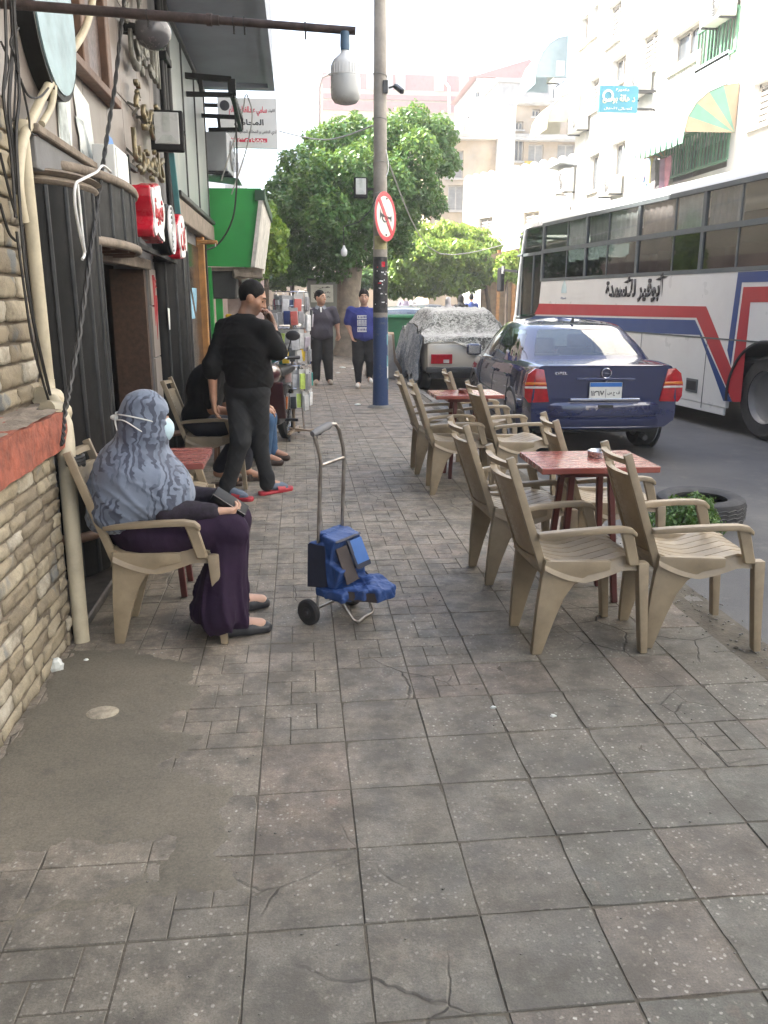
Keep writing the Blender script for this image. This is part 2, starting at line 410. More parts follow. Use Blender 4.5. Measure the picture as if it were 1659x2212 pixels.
def m_cement():
    s = NT('cement_screed'); co = s.coord('World')
    c = s.mix(s.ramp(s.noise(co, 1.7, 6, .6), [(.3, 0.), (.7, 1.)]), (.115,.104,.08), (.18,.158,.12))
    c = s.mix(s.ramp(s.noise(co, 6, 6, .7), [(.58, 0.), (.75, .6)]), c, (.08,.075,.066)); c = s.mix(1., c, s.ramp(s.noise(co, 130, 5, .75), [(.32, .72), (.5, 1.), (.68, 1.3)]), 'MULTIPLY')
    sp = s.n('TexVoronoi', i_Vector=co, i_Scale=42.).outputs['Distance']; c = s.mix(s.ramp(sp, [(.06, .6), (.13, 0.)]), c, (.09,.08,.07))
    h = s.math('ADD', s.noise(co, 60, 5, .7), s.math('MULTIPLY', s.noise(co, 9, 4), 1.5))
    return s.done(c, .8, 0., s.bump(h, .45, .004))
def m_asphalt():
    s = NT('asphalt'); co = s.coord('World')
    c = s.mix(s.ramp(s.noise(co, .8, 6, .65), [(.3, 0.), (.7, 1.)]), (.062,.062,.064), (.115,.112,.105))
    v = s.n('TexVoronoi', i_Vector=co, i_Scale=120.).outputs['Distance']; c = s.mix(s.ramp(v, [(.1, .35), (.3, 0.)]), c, (.2,.2,.19))
    c = s.mix(s.ramp(s.noise(co, 3, 6, .7), [(.55, 0.), (.75, .55)]), c, (.17,.16,.14))
    return s.done(c, .75, 0., s.bump(s.noise(co, 150, 3), .6, .004))
M_TILE = m_tile(); M_CEM = m_cement(); M_ASPH = m_asphalt()
M_DIRT = mat('joint_dirt', (.10,.087,.066), .95, var=.3, scale=9, bump=.6, bscale=70, coords='World')
M_KERB = mat('kerb_concrete', (.19,.18,.16), .85, var=.2, scale=5, bump=.5, bscale=60, dirt=.6, coords='World')
M_DUST = mat('dusty_ground', (.16,.145,.12), .95, var=.25, scale=.6, bump=.3, bscale=20, coords='World')
ROADZ = -.10
mb = MB(); mb.add([(-300,-200,-.16),(300,-200,-.16),(300,500,-.16),(-300,500,-.16)], [(0,1,2,3)]); struct('ground', mb, M_DUST)
mb = MB(); mb.grid(lambda u, v: (2.02+6.4*u, -18+98*v, ROADZ+.012*math.sin(v*31+u*4)*math.sin(u*3.1)), 6, 40); struct('road', mb, M_ASPH, smooth=60)
mb = MB(); mb.box2((-1.6,-8,-.15), (2.03,30,-.0035)); PAVE = struct('pavement', mb, M_DIRT)
mb = MB(); mb.box2((8.42,-18,-.15), (9.6,80,.03)); struct('opposite_pavement', mb, M_KERB, bevel=.01)
# paving tiles 30 x 30 cm: pinwheel relief where the pattern survives, flat and chipped where it has worn off
def tile_mesh(kind, seed):
    g = random.Random(seed); m = MB(); a = .1493
    if kind == 'relief':
        m.box2((-a,-a,-.03), (a,a,-.0045))
        t = a/1.5; w = .0035
        for x0, y0, x1, y1 in ((-a,t/2,t/2,a), (t/2,-t/2,a,a), (-t/2,-a,a,-t/2), (-a,-a,-t/2,t/2), (-t/2,-t/2,t/2,t/2)):
            z = g.uniform(-.0012, .0006)
            m.add([(x0+w,y0+w,z),(x1-w,y0+w,z),(x1-w,y1-w,z),(x0+w,y1-w,z),(x0+.0005,y0+.0005,-.0045),(x1-.0005,y0+.0005,-.0045),(x1-.0005,y1-.0005,-.0045),(x0+.0005,y1-.0005,-.0045)],
                  [(0,1,2,3),(4,5,1,0),(5,6,2,1),(6,7,3,2),(7,4,0,3)])
        return m.mesh('paving_tile', weld=False)
    # worn tile: chamfered slab with an uneven outline and rubbed-off corners
    n = 5; ring = []
    for side in range(4):
        for i in range(n):
            t = -a+2*a*i/n
            p = [(t,-a), (a,t), (-t,a), (-a,-t)][side]
            e = g.uniform(0, .0012); 
            if i == 0 and g.random() < .25: e = g.uniform(.003, .011)
            if kind == 'broken' and g.random() < .2: e += g.uniform(.001, .006)
            r = math.hypot(*p); ring.append((p[0]*(1-e/r*1.3), p[1]*(1-e/r*1.3)))
    N = len(ring); vs = [(x*1., y*1., -.03) for x, y in ring]+[(x, y, -.0035-g.uniform(0,.0015)) for x, y in ring]+[(x*.985, y*.985, g.uniform(-.0012,.0004)) for x, y in ring]+[(x*.55, y*.55, g.uniform(-.002,.0015)) for x, y in ring]+[(0,0,g.uniform(-.003,.001))]
    fs = []
    for l in range(3): fs += [(l*N+i, l*N+(i+1) % N, (l+1)*N+(i+1) % N, (l+1)*N+i) for i in range(N)]
    fs += [(3*N+i, 3*N+(i+1) % N, 4*N) for i in range(N)]
    m.add(vs, fs); return m.mesh('paving_tile', weld=False, smooth=30)
T_REL = [tile_mesh('relief', i) for i in range(3)]; T_WORN = [tile_mesh('worn', 10+i) for i in range(7)]; T_BRK = [tile_mesh('broken', 30+i) for i in range(5)]
for t in T_REL+T_WORN+T_BRK: t.materials.append(M_TILE)
TS = .3; TX0 = -.17-TS*4; TY0 = 1.76-TS*6; rest = MB(); cells = []
for j in range(0, 92):
    for i in range(0, 11):
        x = TX0+TS*(i+.5); y = TY0+TS*(j+.5)
        if x < -1.34 or x > 2.05: continue
        cells.append((y, x, i, j))
cells.sort(); k = 0
for y, x, i, j in cells:
    g = random.Random(i*131+j*7); nz = mnoise.noise(Vector((x*.9, y*.7, 3)))
    worn = .5+.55*nz+(.45 if x > .85 else 0)-(.35 if y > 2.9 and x < 1 else 0)+(.5 if y < 2.5 else 0)-(.25 if x < -.1 else 0)
    brk = x > .55 and y < 4.2 and g.random() < .5 or g.random() < .08
    me = g.choice(T_BRK) if brk and worn > .4 else g.choice(T_WORN) if g.random() < worn else g.choice(T_REL)
    if y > 1.2 and k < 300 and not (y < 2. and x < -1.3):
        o = link('paving_tile', me, None, PAVE, (x, y, g.uniform(-.0015, .0015)))
        o.rotation_euler = (g.gauss(0,.003), g.gauss(0,.003), g.gauss(0,.004)+g.choice((0,math.pi/2,math.pi,-math.pi/2))); k += 1
    elif y > 1.2 or y > -1:
        z = g.uniform(-.002, .002); a = .1475
        if me in T_REL and y < 17:
            t = a/1.5; w = .003
            for x0, y0, x1, y1 in ((-a,t/2,t/2,a), (t/2,-t/2,a,a), (-t/2,-a,a,-t/2), (-a,-a,-t/2,t/2), (-t/2,-t/2,t/2,t/2)):
                rest.box2((x+x0+w,y+y0+w,-.015), (x+x1-w,y+y1-w,z))
        else: rest.box2((x-a,y-a,-.015), (x+a,y+a,z))
far = link('distant_paving_tile', rest.mesh('distant_paving_tile', weld=False), M_TILE, PAVE); far['kind'] = 'stuff'
# cement smeared over the tiles along the wall
poly = [onz(x, y) for x, y in [(150,1398),(300,1402),(380,1425),(425,1447),(455,1482),(425,1530),(375,1562),(440,1592),(362,1648),(430,1672),(500,1700),(512,1760),(505,1830),(520,1880),(518,1932),(430,1932),(330,1962),(180,1985),(60,2003),(-60,2010),(-90,1940),(0,1935),(60,1957),(150,1927),(338,1882),(347,1828),(170,1838),(100,1833),(0,1867),(-120,1880),(-140,1700),(0,1635),(40,1562)]]
P2 = np.array([(p.x, p.y) for p in poly])
def poly_dist(q):
    a = P2; b = np.roll(P2, -1, 0); d = np.full(len(q), 9.); ins = np.zeros(len(q), bool)
    for i in range(len(a)):
        ab = b[i]-a[i]; t = np.clip(((q-a[i]) @ ab)/(ab @ ab), 0, 1); d = np.minimum(d, np.linalg.norm(q-a[i]-t[:, None]*ab, axis=1))
        c = ((a[i][1] > q[:, 1]) != (b[i][1] > q[:, 1])) & (q[:, 0] < (b[i][0]-a[i][0])*(q[:, 1]-a[i][1])/(b[i][1]-a[i][1]+1e-12)+a[i][0]); ins ^= c
    return np.where(ins, d, -d)
def cement(u, v): return (u, v)
xs = np.arange(-1.5, .12, .013); ys = np.arange(1.5, 3.75, .013); GX, GY = np.meshgrid(xs, ys, indexing='ij'); Q = np.stack([GX.ravel(), GY.ravel()], 1)
wob = np.array([mnoise.noise(Vector((a*9, b*9, 1)))*.045+mnoise.noise(Vector((a*24, b*24, 5)))*.03+mnoise.noise(Vector((a*70, b*70, 5)))*.014 for a, b in Q])
dd = poly_dist(Q)+wob; zz = -.0052+.0085*np.clip(dd/.06+.2, 0, 1)+np.array([mnoise.noise(Vector((a*5, b*5, 8)))*.0018+mnoise.noise(Vector((a*22, b*22, 3)))*.0012 for a, b in Q])
keep = dd > -.012; idx = np.full(len(Q), -1); idx[keep] = np.arange(keep.sum()); ny = len(ys); mb = MB()
vs = [(Q[i, 0], Q[i, 1], zz[i]) for i in np.flatnonzero(keep)]; fs = []
for i in range(len(xs)-1):
    for j in range(ny-1):
        f = [idx[i*ny+j], idx[(i+1)*ny+j], idx[(i+1)*ny+j+1], idx[i*ny+j+1]]
        if min(f) >= 0: fs.append(f)
mb.add(vs, fs); struct('cement_patch', mb, M_CEM, smooth=180, weld=False)
# kerb stones along the gutter, broken at the near end
KERB = struct('kerb', MB().box2((2.03,-8,-.15), (2.12,30,-.05)), M_DIRT)
km = []
for i in range(4):
    g = random.Random(50+i); m = MB(); m.box((0,0,0), (.10,.585,.13)); me = m.mesh('kerb_stone', subsurf=4, jitter=.009, smooth=50); me.materials.append(M_KERB); km.append(me)
for i in range(40):
    g = random.Random(i); o = link('kerb_stone', km[i % 4], None, KERB, (2.088+g.uniform(-.012,.012), -.9+.6*i, -.075+g.uniform(-.012,.006)-(.015 if 5 < i < 10 else 0)))
    o.rotation_euler = (0, g.uniform(-.04,.04), g.uniform(-.02,.02)+(math.pi if g.random() < .5 else 0))
# loose crumbs of concrete and grit by the broken kerb
mb = MB(); g = random.Random(3)
for i in range(420):
    x = g.gauss(2.05, .12); y = g.uniform(2.2, 5.2); r = g.uniform(.002, .008); z = ROADZ+.014 if x > 2.16 else .001
    mb.ball((x, y, z), (r*g.uniform(.8,1.6), r, r*.7), 5, 3, rotm(0,0,g.uniform(0,3)))
for i in range(260):
    x = g.uniform(-1.05, 1.9); y = 1.5+8*g.random()**1.6; r = g.uniform(.0015, .004); mb.ball((x, y, .003), (r*1.4, r, r*.7), 4, 3)
tag(link('grit', mb.mesh('grit', weld=False), M_KERB), 'crumbs of concrete and grit along the broken kerb', 'grit', kind='stuff')
# dirt and broken mortar lying in the kerb gap
mb = MB()
def dirt(u, v):
    x = 1.9+.26*u; y = 2.+2.6*v; return (x, y, -.02+.028*max(0, mnoise.noise(Vector((x*7, y*4, 2)))+.15-abs(u-.55)*.9))
mb.grid(dirt, 26, 120); tag(link('kerb_dirt', mb.mesh('kerb_dirt', smooth=180), M_DIRT), 'dark dirt filling the broken edge of the pavement', 'dirt', kind='stuff')
# ================================================================== left-hand building with the cafe
XF = -1.30
def m_marble():
    s = NT('marble_cladding'); co = s.coord('World'); rnd = s.n('ObjectInfo').outputs['Random']
    c = s.mix(s.ramp(s.noise(co, 2.2, 6, .6), [(.3, 0.), (.7, 1.)]), (.20,.175,.155), (.28,.25,.23))
    c = s.mix(s.math('MULTIPLY', rnd, .35), c, (.20,.16,.135))
    c = s.mix(s.ramp(s.noise(s.coord('World', (1,1,.12)), 7, 5, .7), [(.5, 0.), (.75, .55)]), c, (.16,.14,.12))
    return s.done(c, .38, 0., s.bump(s.noise(co, 25, 4), .12, .004))
def m_stone():
    s = NT('limestone_block'); co = s.coord('World'); rnd = s.n('ObjectInfo').outputs['Random']
    c = s.ramp(rnd, [(0.,(.19,.155,.105)), (.4,(.30,.255,.175)), (.75,(.40,.35,.25)), (1.,(.45,.42,.35))]); c = s.mix(s.ramp(s.noise(co, 14, 6, .7), [(.35, 0.), (.7, .7)]), c, (.26,.215,.15))
    c = s.mix(s.ramp(s.noise(s.coord('World', (1,1.6,1)), 3.1, 3, .5), [(.60, 0.), (.66, .75)]), c, (.115,.135,.15))     # smears of old blue-grey paint
    c = s.mix(s.ramp(s.noise(co, 5, 6, .75), [(.48, 0.), (.74, .85)]), c, (.10,.082,.06))
    return s.done(c, .88, 0., s.bump(s.math('ADD', s.noise(co, 30, 6, .7), s.math('MULTIPLY', s.noise(co, 110, 3), .4)), .8, .008))
M_MARB = m_marble(); M_STONE = m_stone()
M_MORT = mat('mortar', (.15,.122,.09), .95, var=.25, scale=12, bump=.6, bscale=50, dirt=.5, coords='World')
M_REDC = mat('red_painted_concrete', (.30,.085,.05), .85, var=.4, scale=16, bump=.7, bscale=35, dirt=.55, dcol=(.13,.06,.045), dscale=7, coords='World')
M_LEDGE = mat('dusty_ledge', (.23,.19,.15), .95, var=.25, scale=9, bump=.6, bscale=40, coords='World')
M_PLAST = mat('grey_plaster', (.17,.17,.172), .85, var=.1, scale=2, bump=.2, bscale=40, dirt=.3, coords='World')
M_SOFF = mat('painted_soffit', (.30,.325,.37), .85, var=.08, scale=1.2, bump=.15, bscale=30, dirt=.25, dcol=(.2,.2,.22), coords='World')
M_BLACKM = mat('black_painted_metal', (.006,.0065,.007), .55, 0, var=.35, scale=7, bump=.12, bscale=30, dirt=.3, dcol=(.02,.019,.017), coords='World', spec=.25)
M_GREYM = mat('worn_grey_metal', (.05,.052,.054), .45, .5, var=.3, scale=9, bump=.15, dirt=.4, coords='World')
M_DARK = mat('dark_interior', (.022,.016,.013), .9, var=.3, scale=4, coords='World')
M_BROWN = mat('brown_door_panel', (.06,.031,.018), .6, var=.35, scale=26, bump=.2, coords='World')
M_PVC = mat('cream_pvc_pipe', (.52,.46,.33), .5, var=.15, scale=5, bump=.1, dirt=.45, dcol=(.2,.16,.11), dscale=6, coords='World')
M_CABLE = mat('black_cable', (.025,.024,.023), .6, var=.2)
M_GCABLE = mat('grey_cable', (.24,.24,.22), .55, var=.2)
M_WCABLE = mat('white_cable', (.72,.72,.70), .5, var=.06)
M_WOOD = mat('brown_wood', (.12,.065,.04), .55, var=.3, scale=12, bump=.2, coords='World')
M_PAPER = mat('torn_white_paper', (.68,.70,.66), .8, var=.12, scale=4, bump=.2, bscale=20, coords='World')
M_GOLD = mat('gilded_letter', (.20,.165,.095), .4, .6, var=.2, scale=20, dirt=.3, coords='World')
M_BRONZE = mat('dull_bronze', (.17,.165,.14), .5, .35, var=.25, scale=20, coords='World')
M_WHITEP = mat('white_plastic', (.74,.75,.74), .45, var=.05, scale=4, dirt=.15, dcol=(.4,.38,.34))
M_RED = mat('red_acrylic', (.50,.012,.03), .28, var=.1, scale=4, coat=.3)
M_GREEN = mat('green_paint', (.015,.26,.045), .5, var=.12, scale=3, bump=.08, bscale=15, dirt=.12, dcol=(.01,.12,.03), coords='World')
M_ORWOOD = mat('orange_varnished_wood', (.36,.17,.05), .45, var=.3, scale=9, bump=.2, coords='World')
M_FROST = mat('lamp_diffuser', (.48,.49,.48), .3, var=.03)
BLD = thing('cafe_building', 'dark old corner building with marble cladding and overhanging grey upper floor', 'building', (XF, 5, 0))
def bp(name, mb, m, **kw): return part(name, mb, m, BLD, **kw)
mb = MB()
for a, b in (((-14, 5.5), (0, 2.33)), ((7.55, 9.45), (0, 2.33)), ((11.95, 12.62), (0, 2.33))): mb.box2((XF-.28, a[0], b[0]), (XF, a[1], b[1]))
mb.box2((XF-.28, 5.5, 1.83), (XF, 7.55, 2.33)); mb.box2((XF-.28, 9.45, 2.2), (XF, 11.95, 2.33)); mb.box2((XF-.28, -14, 2.33), (XF, 12.62, 4.42))
mb.box2((-9, 12.4, 0), (XF-.28, 12.62, 4.42))
bp('wall', mb, M_PLAST)
mb = MB(); mb.box2((-11, -14, 4.42), (-.26, 12.66, 13.5)); bp('upper_floor', mb, M_SOFF)
mb = MB(); mb.box2((-.34, -14, 4.37), (-.25, 12.67, 4.42)); mb.box2((XF, 12.5, 4.37), (-.34, 12.67, 4.42)); bp('drip_edge', mb, M_SOFF)
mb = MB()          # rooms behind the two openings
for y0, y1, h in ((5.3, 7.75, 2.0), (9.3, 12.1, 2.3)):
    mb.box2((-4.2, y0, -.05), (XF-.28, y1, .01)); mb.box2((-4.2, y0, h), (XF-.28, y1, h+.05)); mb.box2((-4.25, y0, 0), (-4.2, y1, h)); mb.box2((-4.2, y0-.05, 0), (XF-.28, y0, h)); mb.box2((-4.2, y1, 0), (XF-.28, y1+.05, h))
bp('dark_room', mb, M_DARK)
mb = MB(); mb.box2((-1.60, 7.46, 0), (XF-.015, 7.545, 1.8)); bp('door_panel', mb, M_BROWN)
# marble cladding slabs
rows = [(2.36, 3.02), (3.03, 3.70), (3.71, 4.36)]
y = 3.1; k = 0
while y < 8.4:
    wd = [.66, .58, .72, .61][k % 4]; k += 1
    for z0, z1 in rows:
        m = MB(); m.box2((XF, y, z0), (XF+.014, min(y+wd-.008, 8.45), z1)); bp('marble_slab', m, M_MARB, bevel=.002)
    y += wd
for y0, y1, lv in ((5.26, 5.49, [.02,.62,1.22,1.80]), (7.56, 7.86, [.02,.55,1.05,1.5,1.82]), (4.02, 4.42, [1.1,1.5,1.9,2.14])):
    for a, b in zip(lv[:-1], lv[1:]):
        m = MB(); m.box2((XF, y0, a), (XF+.02, y1, b-.014)); bp('jamb_slab', m, M_MARB, bevel=.002)
# runs of red paint on the jambs
for y0, zt, zb, n in ((5.40, 1.72, 1.28, 5), (7.72, 1.78, .95, 6)):
    g = random.Random(int(zt*100))
    for i in range(n):
        mb = MB(); yy = y0+g.uniform(-.05,.05); zz = g.uniform(zb, zt-.1); t = g.uniform(.012,.028); mb.tube([(XF+.018, yy, zt-g.random()*.2), (XF+.020, yy+.01, (zt+zz)/2), (XF+.019, yy, zz)], [t, t*.8, .004], 6)
        bp('red_paint_run', mb, mat('red_spray_paint', (.33,.03,.035), .6, var=.2))
mb = MB(); mb.box2((XF, 4.25, 2.15), (XF+.10, 6.1, 2.30)); bp('lintel_band', mb, M_PLAST, bevel=.004)
mb = MB(); mb.box2((XF, 4.25, 2.305), (XF+.125, 6.15, 2.345)); bp('lintel_trim', mb, M_LEDGE, bevel=.006)
mb = MB(); mb.box2((XF-.05, 5.42, 1.80), (XF+.03, 7.62, 1.88)); bp('door_head', mb, M_LEDGE, bevel=.006)
for b_ in (((XF-.02, 3.75, 0), (-1.06, 5.35, .05)), ((XF-.02, 7.6, 0), (-1.08, 9.4, .06))): bp('plinth', MB().box2(*b_), mat('dark_marble_plinth', (.07,.062,.056), .45, var=.4, scale=9, dirt=.6, dcol=(.12,.11,.095), dscale=8, coords='World'), bevel=.01)
# fluted half-round columns of black sheet metal
def fluted(name, yc, r, z0, z1, depth=.75, xoff=0, ribs=8, parent=BLD):
    def P(a, rr, z): return (XF+.0+xoff+rr*depth*math.sin(a), yc-rr*math.cos(a), z)
    mb = MB(); n = ribs*6
    mb.grid(lambda u, v: P(math.pi*u, r-.004*(.5+.5*math.cos(u*ribs*2*math.pi)), z0+(z1-z0)*v), n, 1)
    c = bp(name, mb, M_BLACKM, smooth=50)
    for i in range(1, ribs):
        a = math.pi*i/ribs; m = MB(); m.bar(P(a, r-.004, z0), P(a, r-.004, z1), .022, .026, up=P(a, 1, 0)); part('rib', m, M_GREYM, c, bevel=.005)
    return c, P
c1, P1 = fluted('fluted_column', 4.78, .40, .07, 2.10, .55)
mb = MB(); 
for zz, e, h in ((2.10,.035,.04), (2.14,.06,.035)): mb.grid(lambda u, v: P1(math.pi*u, .40+e*math.sin(math.pi*min(max(v,0),1)), zz+h*v), 30, 4)
mb.add([P1(math.pi*i/30, .46, 2.155) for i in range(31)], [tuple(range(31))]); part('cornice', mb, M_LEDGE, c1, smooth=40)
mb = MB(); mb.tube([P1(math.pi*i/24, .425, .30) for i in range(25)], .028, 8); part('hoop', mb, M_WOOD, c1, smooth=60)
c2, P2c = fluted('fluted_column', 8.42, .48, .07, 2.0, .5)
mb = MB(); mb.tube([P2c(math.pi*i/24, .50, .30) for i in range(25)], .028, 8); part('hoop', mb, M_WOOD, c2, smooth=60)
# bowed black canopy over the doorway
c3, P3 = fluted('bowed_canopy', 5.52, .86, 1.90, 2.24, .30, 0, 11)
mb = MB()
for zz in (1.87, 2.225): mb.tube([P3(math.pi*i/30, 0.875, zz) for i in range(31)], .028, 8)
part('rim', mb, M_LEDGE, c3, smooth=60)
mb = MB(); mb.add([P3(math.pi*i/30, .87, 2.25) for i in range(31)], [tuple(range(31))]); mb.add([P3(math.pi*i/30, .86, 1.865) for i in range(31)], [tuple(range(31))]); part('canopy_deck', mb, M_LEDGE, c3)
mb = MB()
for i in range(5): part('canopy_joist', MB().bar((XF, 5.0+.27*i, 1.845), P3(math.pi*(.22+.14*i), .82, 1.85), .04, .03), M_WOOD, c3)
# grey translucent sign board, its frame and the shop front beyond the door
a = [onx(350,120,-1.24), onx(443,262,-1.24), onx(446,484,-1.24), onx(372,412,-1.24)]
y0, y1 = 9.05, 12.55; z0, z1 = 2.62, 4.30
mb = MB(); mb.box2((-1.26, y0, z0), (-1.235, y1, z1))
SB = bp('sign_board', mb, None)
s = NT('faded_sign_board'); co = s.coord('World'); c = s.mix(s.ramp(s.noise(s.coord('World', (1,1,.25)), 2.2, 6, .65), [(.35, 0.), (.7, 1.)]), (.20,.235,.235), (.34,.36,.34))
c = s.mix(s.ramp(s.noise(co, 6, 6, .8), [(.62, 0.), (.72, .8)]), c, (.5,.47,.36)); s.done(c, .35); SB.data.materials.append(s.m)
mb = MB(); 
for yy in (y0+.02, y0+1.15, y0+2.3, y1-.02): mb.bar((-1.23, yy, z0), (-1.23, yy, z1), .025)
mb.bar((-1.22, y0, z1), (-1.22, y1, z1), .045); mb.bar((-1.20, y0-.02, z0-.02), (-1.20, y1+.02, z0-.02), .09, .05); part('board_frame', mb, M_GREYM, SB, bevel=.004)
mb = MB(); mb.box2((-1.3, 9.0, 2.34), (-1.18, 12.6, 2.56)); bp('shop_fascia', mb, M_LEDGE, bevel=.01)
for yy, w_, mm, nm in ((9.03, .11, mat('peeling_white_post', (.48,.46,.40), .8, var=.4, scale=14, bump=.6, bscale=25, dirt=.7, coords='World'), 'white_post'), (9.62, .1, M_GREYM, 'steel_post'), (11.35, .10, M_ORWOOD, 'wooden_post'), (11.62, .09, M_BLACKM, 'black_post')):
    mb = MB(); mb.box2((-1.32, yy-w_/2, 0), (-1.20, yy+w_/2, 2.33)); bp(nm, mb, mm, bevel=.008, jitter=.003, subsurf=5)
mb = MB(); mb.box2((-1.30, 9.7, .02), (-1.28, 11.3, 2.2)); bp('dark_shop_window', mb, mat('dark_glazing', (.03,.027,.025), .15, var=.3, scale=3, coords='World'))
mb = MB(); mb.grid(lambda u, v: (-1.272+.012*math.sin(u*5+v*3), 10.15+.6*u, 1.32+.36*v), 8, 6)
solo('paper_notice', mb, mat('blue_paper', (.22,.42,.55), .7, var=.45, scale=9, coords='World'), 'crumpled pale blue paper stuck on dark shop window', 'paper', smooth=180)
# drain pipe: down the wall, out over the ledge, down to the pavement
DP = thing('drain_pipe', 'cream plastic drain pipe kinking over the red ledge beside stone wall', 'pipe', (-1.06, 3.68, 0))
up_ = [onx(26,300,-1.24), onx(60,600,-1.24), onx(92,838,-1.24)]; Yp = 4.2
mb = MB(); mb.tube([(-1.245, 4.22, 2.35), (-1.245, 4.22, 1.7), (-1.245, 4.22, 1.15)], .032, 12); part('upper_pipe', mb, M_PVC, DP, smooth=60)
mb = MB(); mb.tube([(-1.245,4.2,1.17), (-1.24,4.18,1.12), (-1.2,4.08,1.09), (-1.13,3.93,1.055), (-1.085,3.855,1.0), (-1.068,3.80,.93), (-1.062,3.76,.86)], .040, 12); part('elbow', mb, M_PVC, DP, smooth=60)
for p in ((-1.2,4.09,1.095), (-1.12,3.91,1.05)):
    m = MB(); m.tube([Vector(p)+Vector((-.03,-.07,.015)), Vector(p)+Vector((.015,.035,-.008))], .048, 12); part('coupling', m, M_PVC, DP, smooth=40)
mb = MB(); mb.tube([(-1.062,3.76,.88), (-1.058,3.72,.5), (-1.052,3.68,.0)], [.038,.037,.036], 12); part('lower_pipe', mb, M_PVC, DP, smooth=60)
mb = MB(); g = random.Random(5)
mb.tube([(-1.02+.035*math.cos(t), 3.745+.045*math.sin(t), .83+.012*t/6) for t in [i*.5 for i in range(40)]], .010, 6); part('tape_wrap', mb, M_CABLE, DP, smooth=60)
# rubble-stone wall with the red ledge
SW = thing('stone_wall', 'low rubble wall of cream stones under a red painted ledge', 'stone wall', (-1.12, 3.2, 0))
mb = MB(); mb.box2((-1.36, 2.3, -.02), (-1.104, 3.70, .90)); mb.box2((-1.40, 2.3, 1.0), (-1.272, 4.12, 2.42)); part('mortar_core', mb, M_MORT, SW, subsurf=6, jitter=.006)
def stone(nm, y0, y1, z0, z1, x, th, seed, parent):
    m = MB(); g = random.Random(seed); m.box(((x-th/2), (y0+y1)/2, (z0+z1)/2), (th, (y1-y0), (z1-z0)))
    me = m.mesh(nm, subsurf=4, org=parent.location)
    bmv = bmesh.new(); bmv.from_mesh(me); cy, cz = (y0+y1)/2-parent.location.y, (z0+z1)/2-parent.location.z; hy, hz = (y1-y0)/2, (z1-z0)/2
    off = Vector((g.uniform(0,50), g.uniform(0,50), 0))
    for q in bmv.verts:
        ry, rz = (q.co.y-cy)/hy, (q.co.z-cz)/hz; e = max(abs(ry)**4, abs(rz)**3)
        if q.co.x > x-parent.location.x-.004: q.co.x += -.007*e+mnoise.noise(q.co*30+off)*.014
        cor = abs(ry)*abs(rz); q.co.y -= ry*hy*.035*cor; q.co.z -= rz*hz*.06*cor
        q.co += Vector(mnoise.noise_vector(q.co*20+off))*.0045
    bmv.to_mesh(me); bmv.free(); me.shade_smooth()
    return link(nm, me, M_STONE, parent)
g = random.Random(11); z = .0; r = 0
while z < .885:
    h = g.uniform(.052, .078); h = min(h, .895-z); y = 2.32-g.random()*.2
    while y < 3.70:
        L = g.uniform(.09, .36); y2 = min(y+L, 3.705)
        if 3.705-y2 < .06: y2 = 3.705
        if y2 > 2.45: stone('stone', max(y, 2.34)+.006, y2-.006, z+.005, z+h-.006, -1.092, .07, r, SW); r += 1
        y = y2
        if y2 >= 3.70: break
    z += h
z = 1.09
while z < 2.36:
    h = g.uniform(.075, .115); y = 3.2-g.random()*.15
    while y < 4.11:
        L = g.uniform(.13, .33); y2 = min(y+L, 4.12)
        if 4.12-y2 < .07: y2 = 4.12
        stone('stone', y+.006, y2-.006, z+.006, z+h-.006, -1.250, .08, r, SW); r += 1; y = y2
        if y2 >= 4.11: break
    z += h
mb = MB()
def ledge(u, v): 
    a = -.5+v*2*math.pi; return None
mb.box2((-1.36, 2.3, .905), (-1.058, 3.80, 1.07)); L_ = part('ledge', mb, [M_REDC], SW, subsurf=26, jitter=.014, smooth=55)
mb = MB(); mb.grid(lambda u, v: (-1.40+.325*u, 2.3+1.72*v if u < .6 else 2.3+1.5*v, 1.076+.012*mnoise.noise(Vector((u*9, v*14, 1)))), 12, 40); part('dusty_top', mb, M_LEDGE, L_, smooth=180)
# ------------------------------------------------------------------ cables on the wall
def cable(name, pts, r, m, label, cat='cable', n=6, sub=6, grp=None):
    P = [Vector(p) for p in pts]; out = []
    for i in range(len(P)-1):
        p0, p1, p2, p3 = P[max(i-1,0)], P[i], P[i+1], P[min(i+2,len(P)-1)]
        for t in range(sub):
            t /= sub; out.append(.5*((2*p1)+(p2-p0)*t+(2*p0-5*p1+4*p2-p3)*t*t+(3*p1-p0-3*p2+p3)*t**3))
    out.append(P[-1]); mb = MB(); mb.tube(out, r, n)
    return solo(name, mb, m, label, cat, grp, loc=out[-1], smooth=60)
W = lambda pts, X=-1.2: [onx(x, y, X) for x, y in pts]
cable('conduit', W([(200,-40),(198,10),(180,70),(140,130),(105,185),(72,250),(48,310),(40,400),(52,480)], -1.22), .023, M_PVC, 'thick cream conduit sweeping up from the stone pilaster', 'conduit', 10)
cable('conduit', W([(92,-40),(104,60),(116,160),(112,225),(90,268)], -1.21), .017, M_PVC, 'thin cream conduit branching into the sweeping conduit', 'conduit', 10)
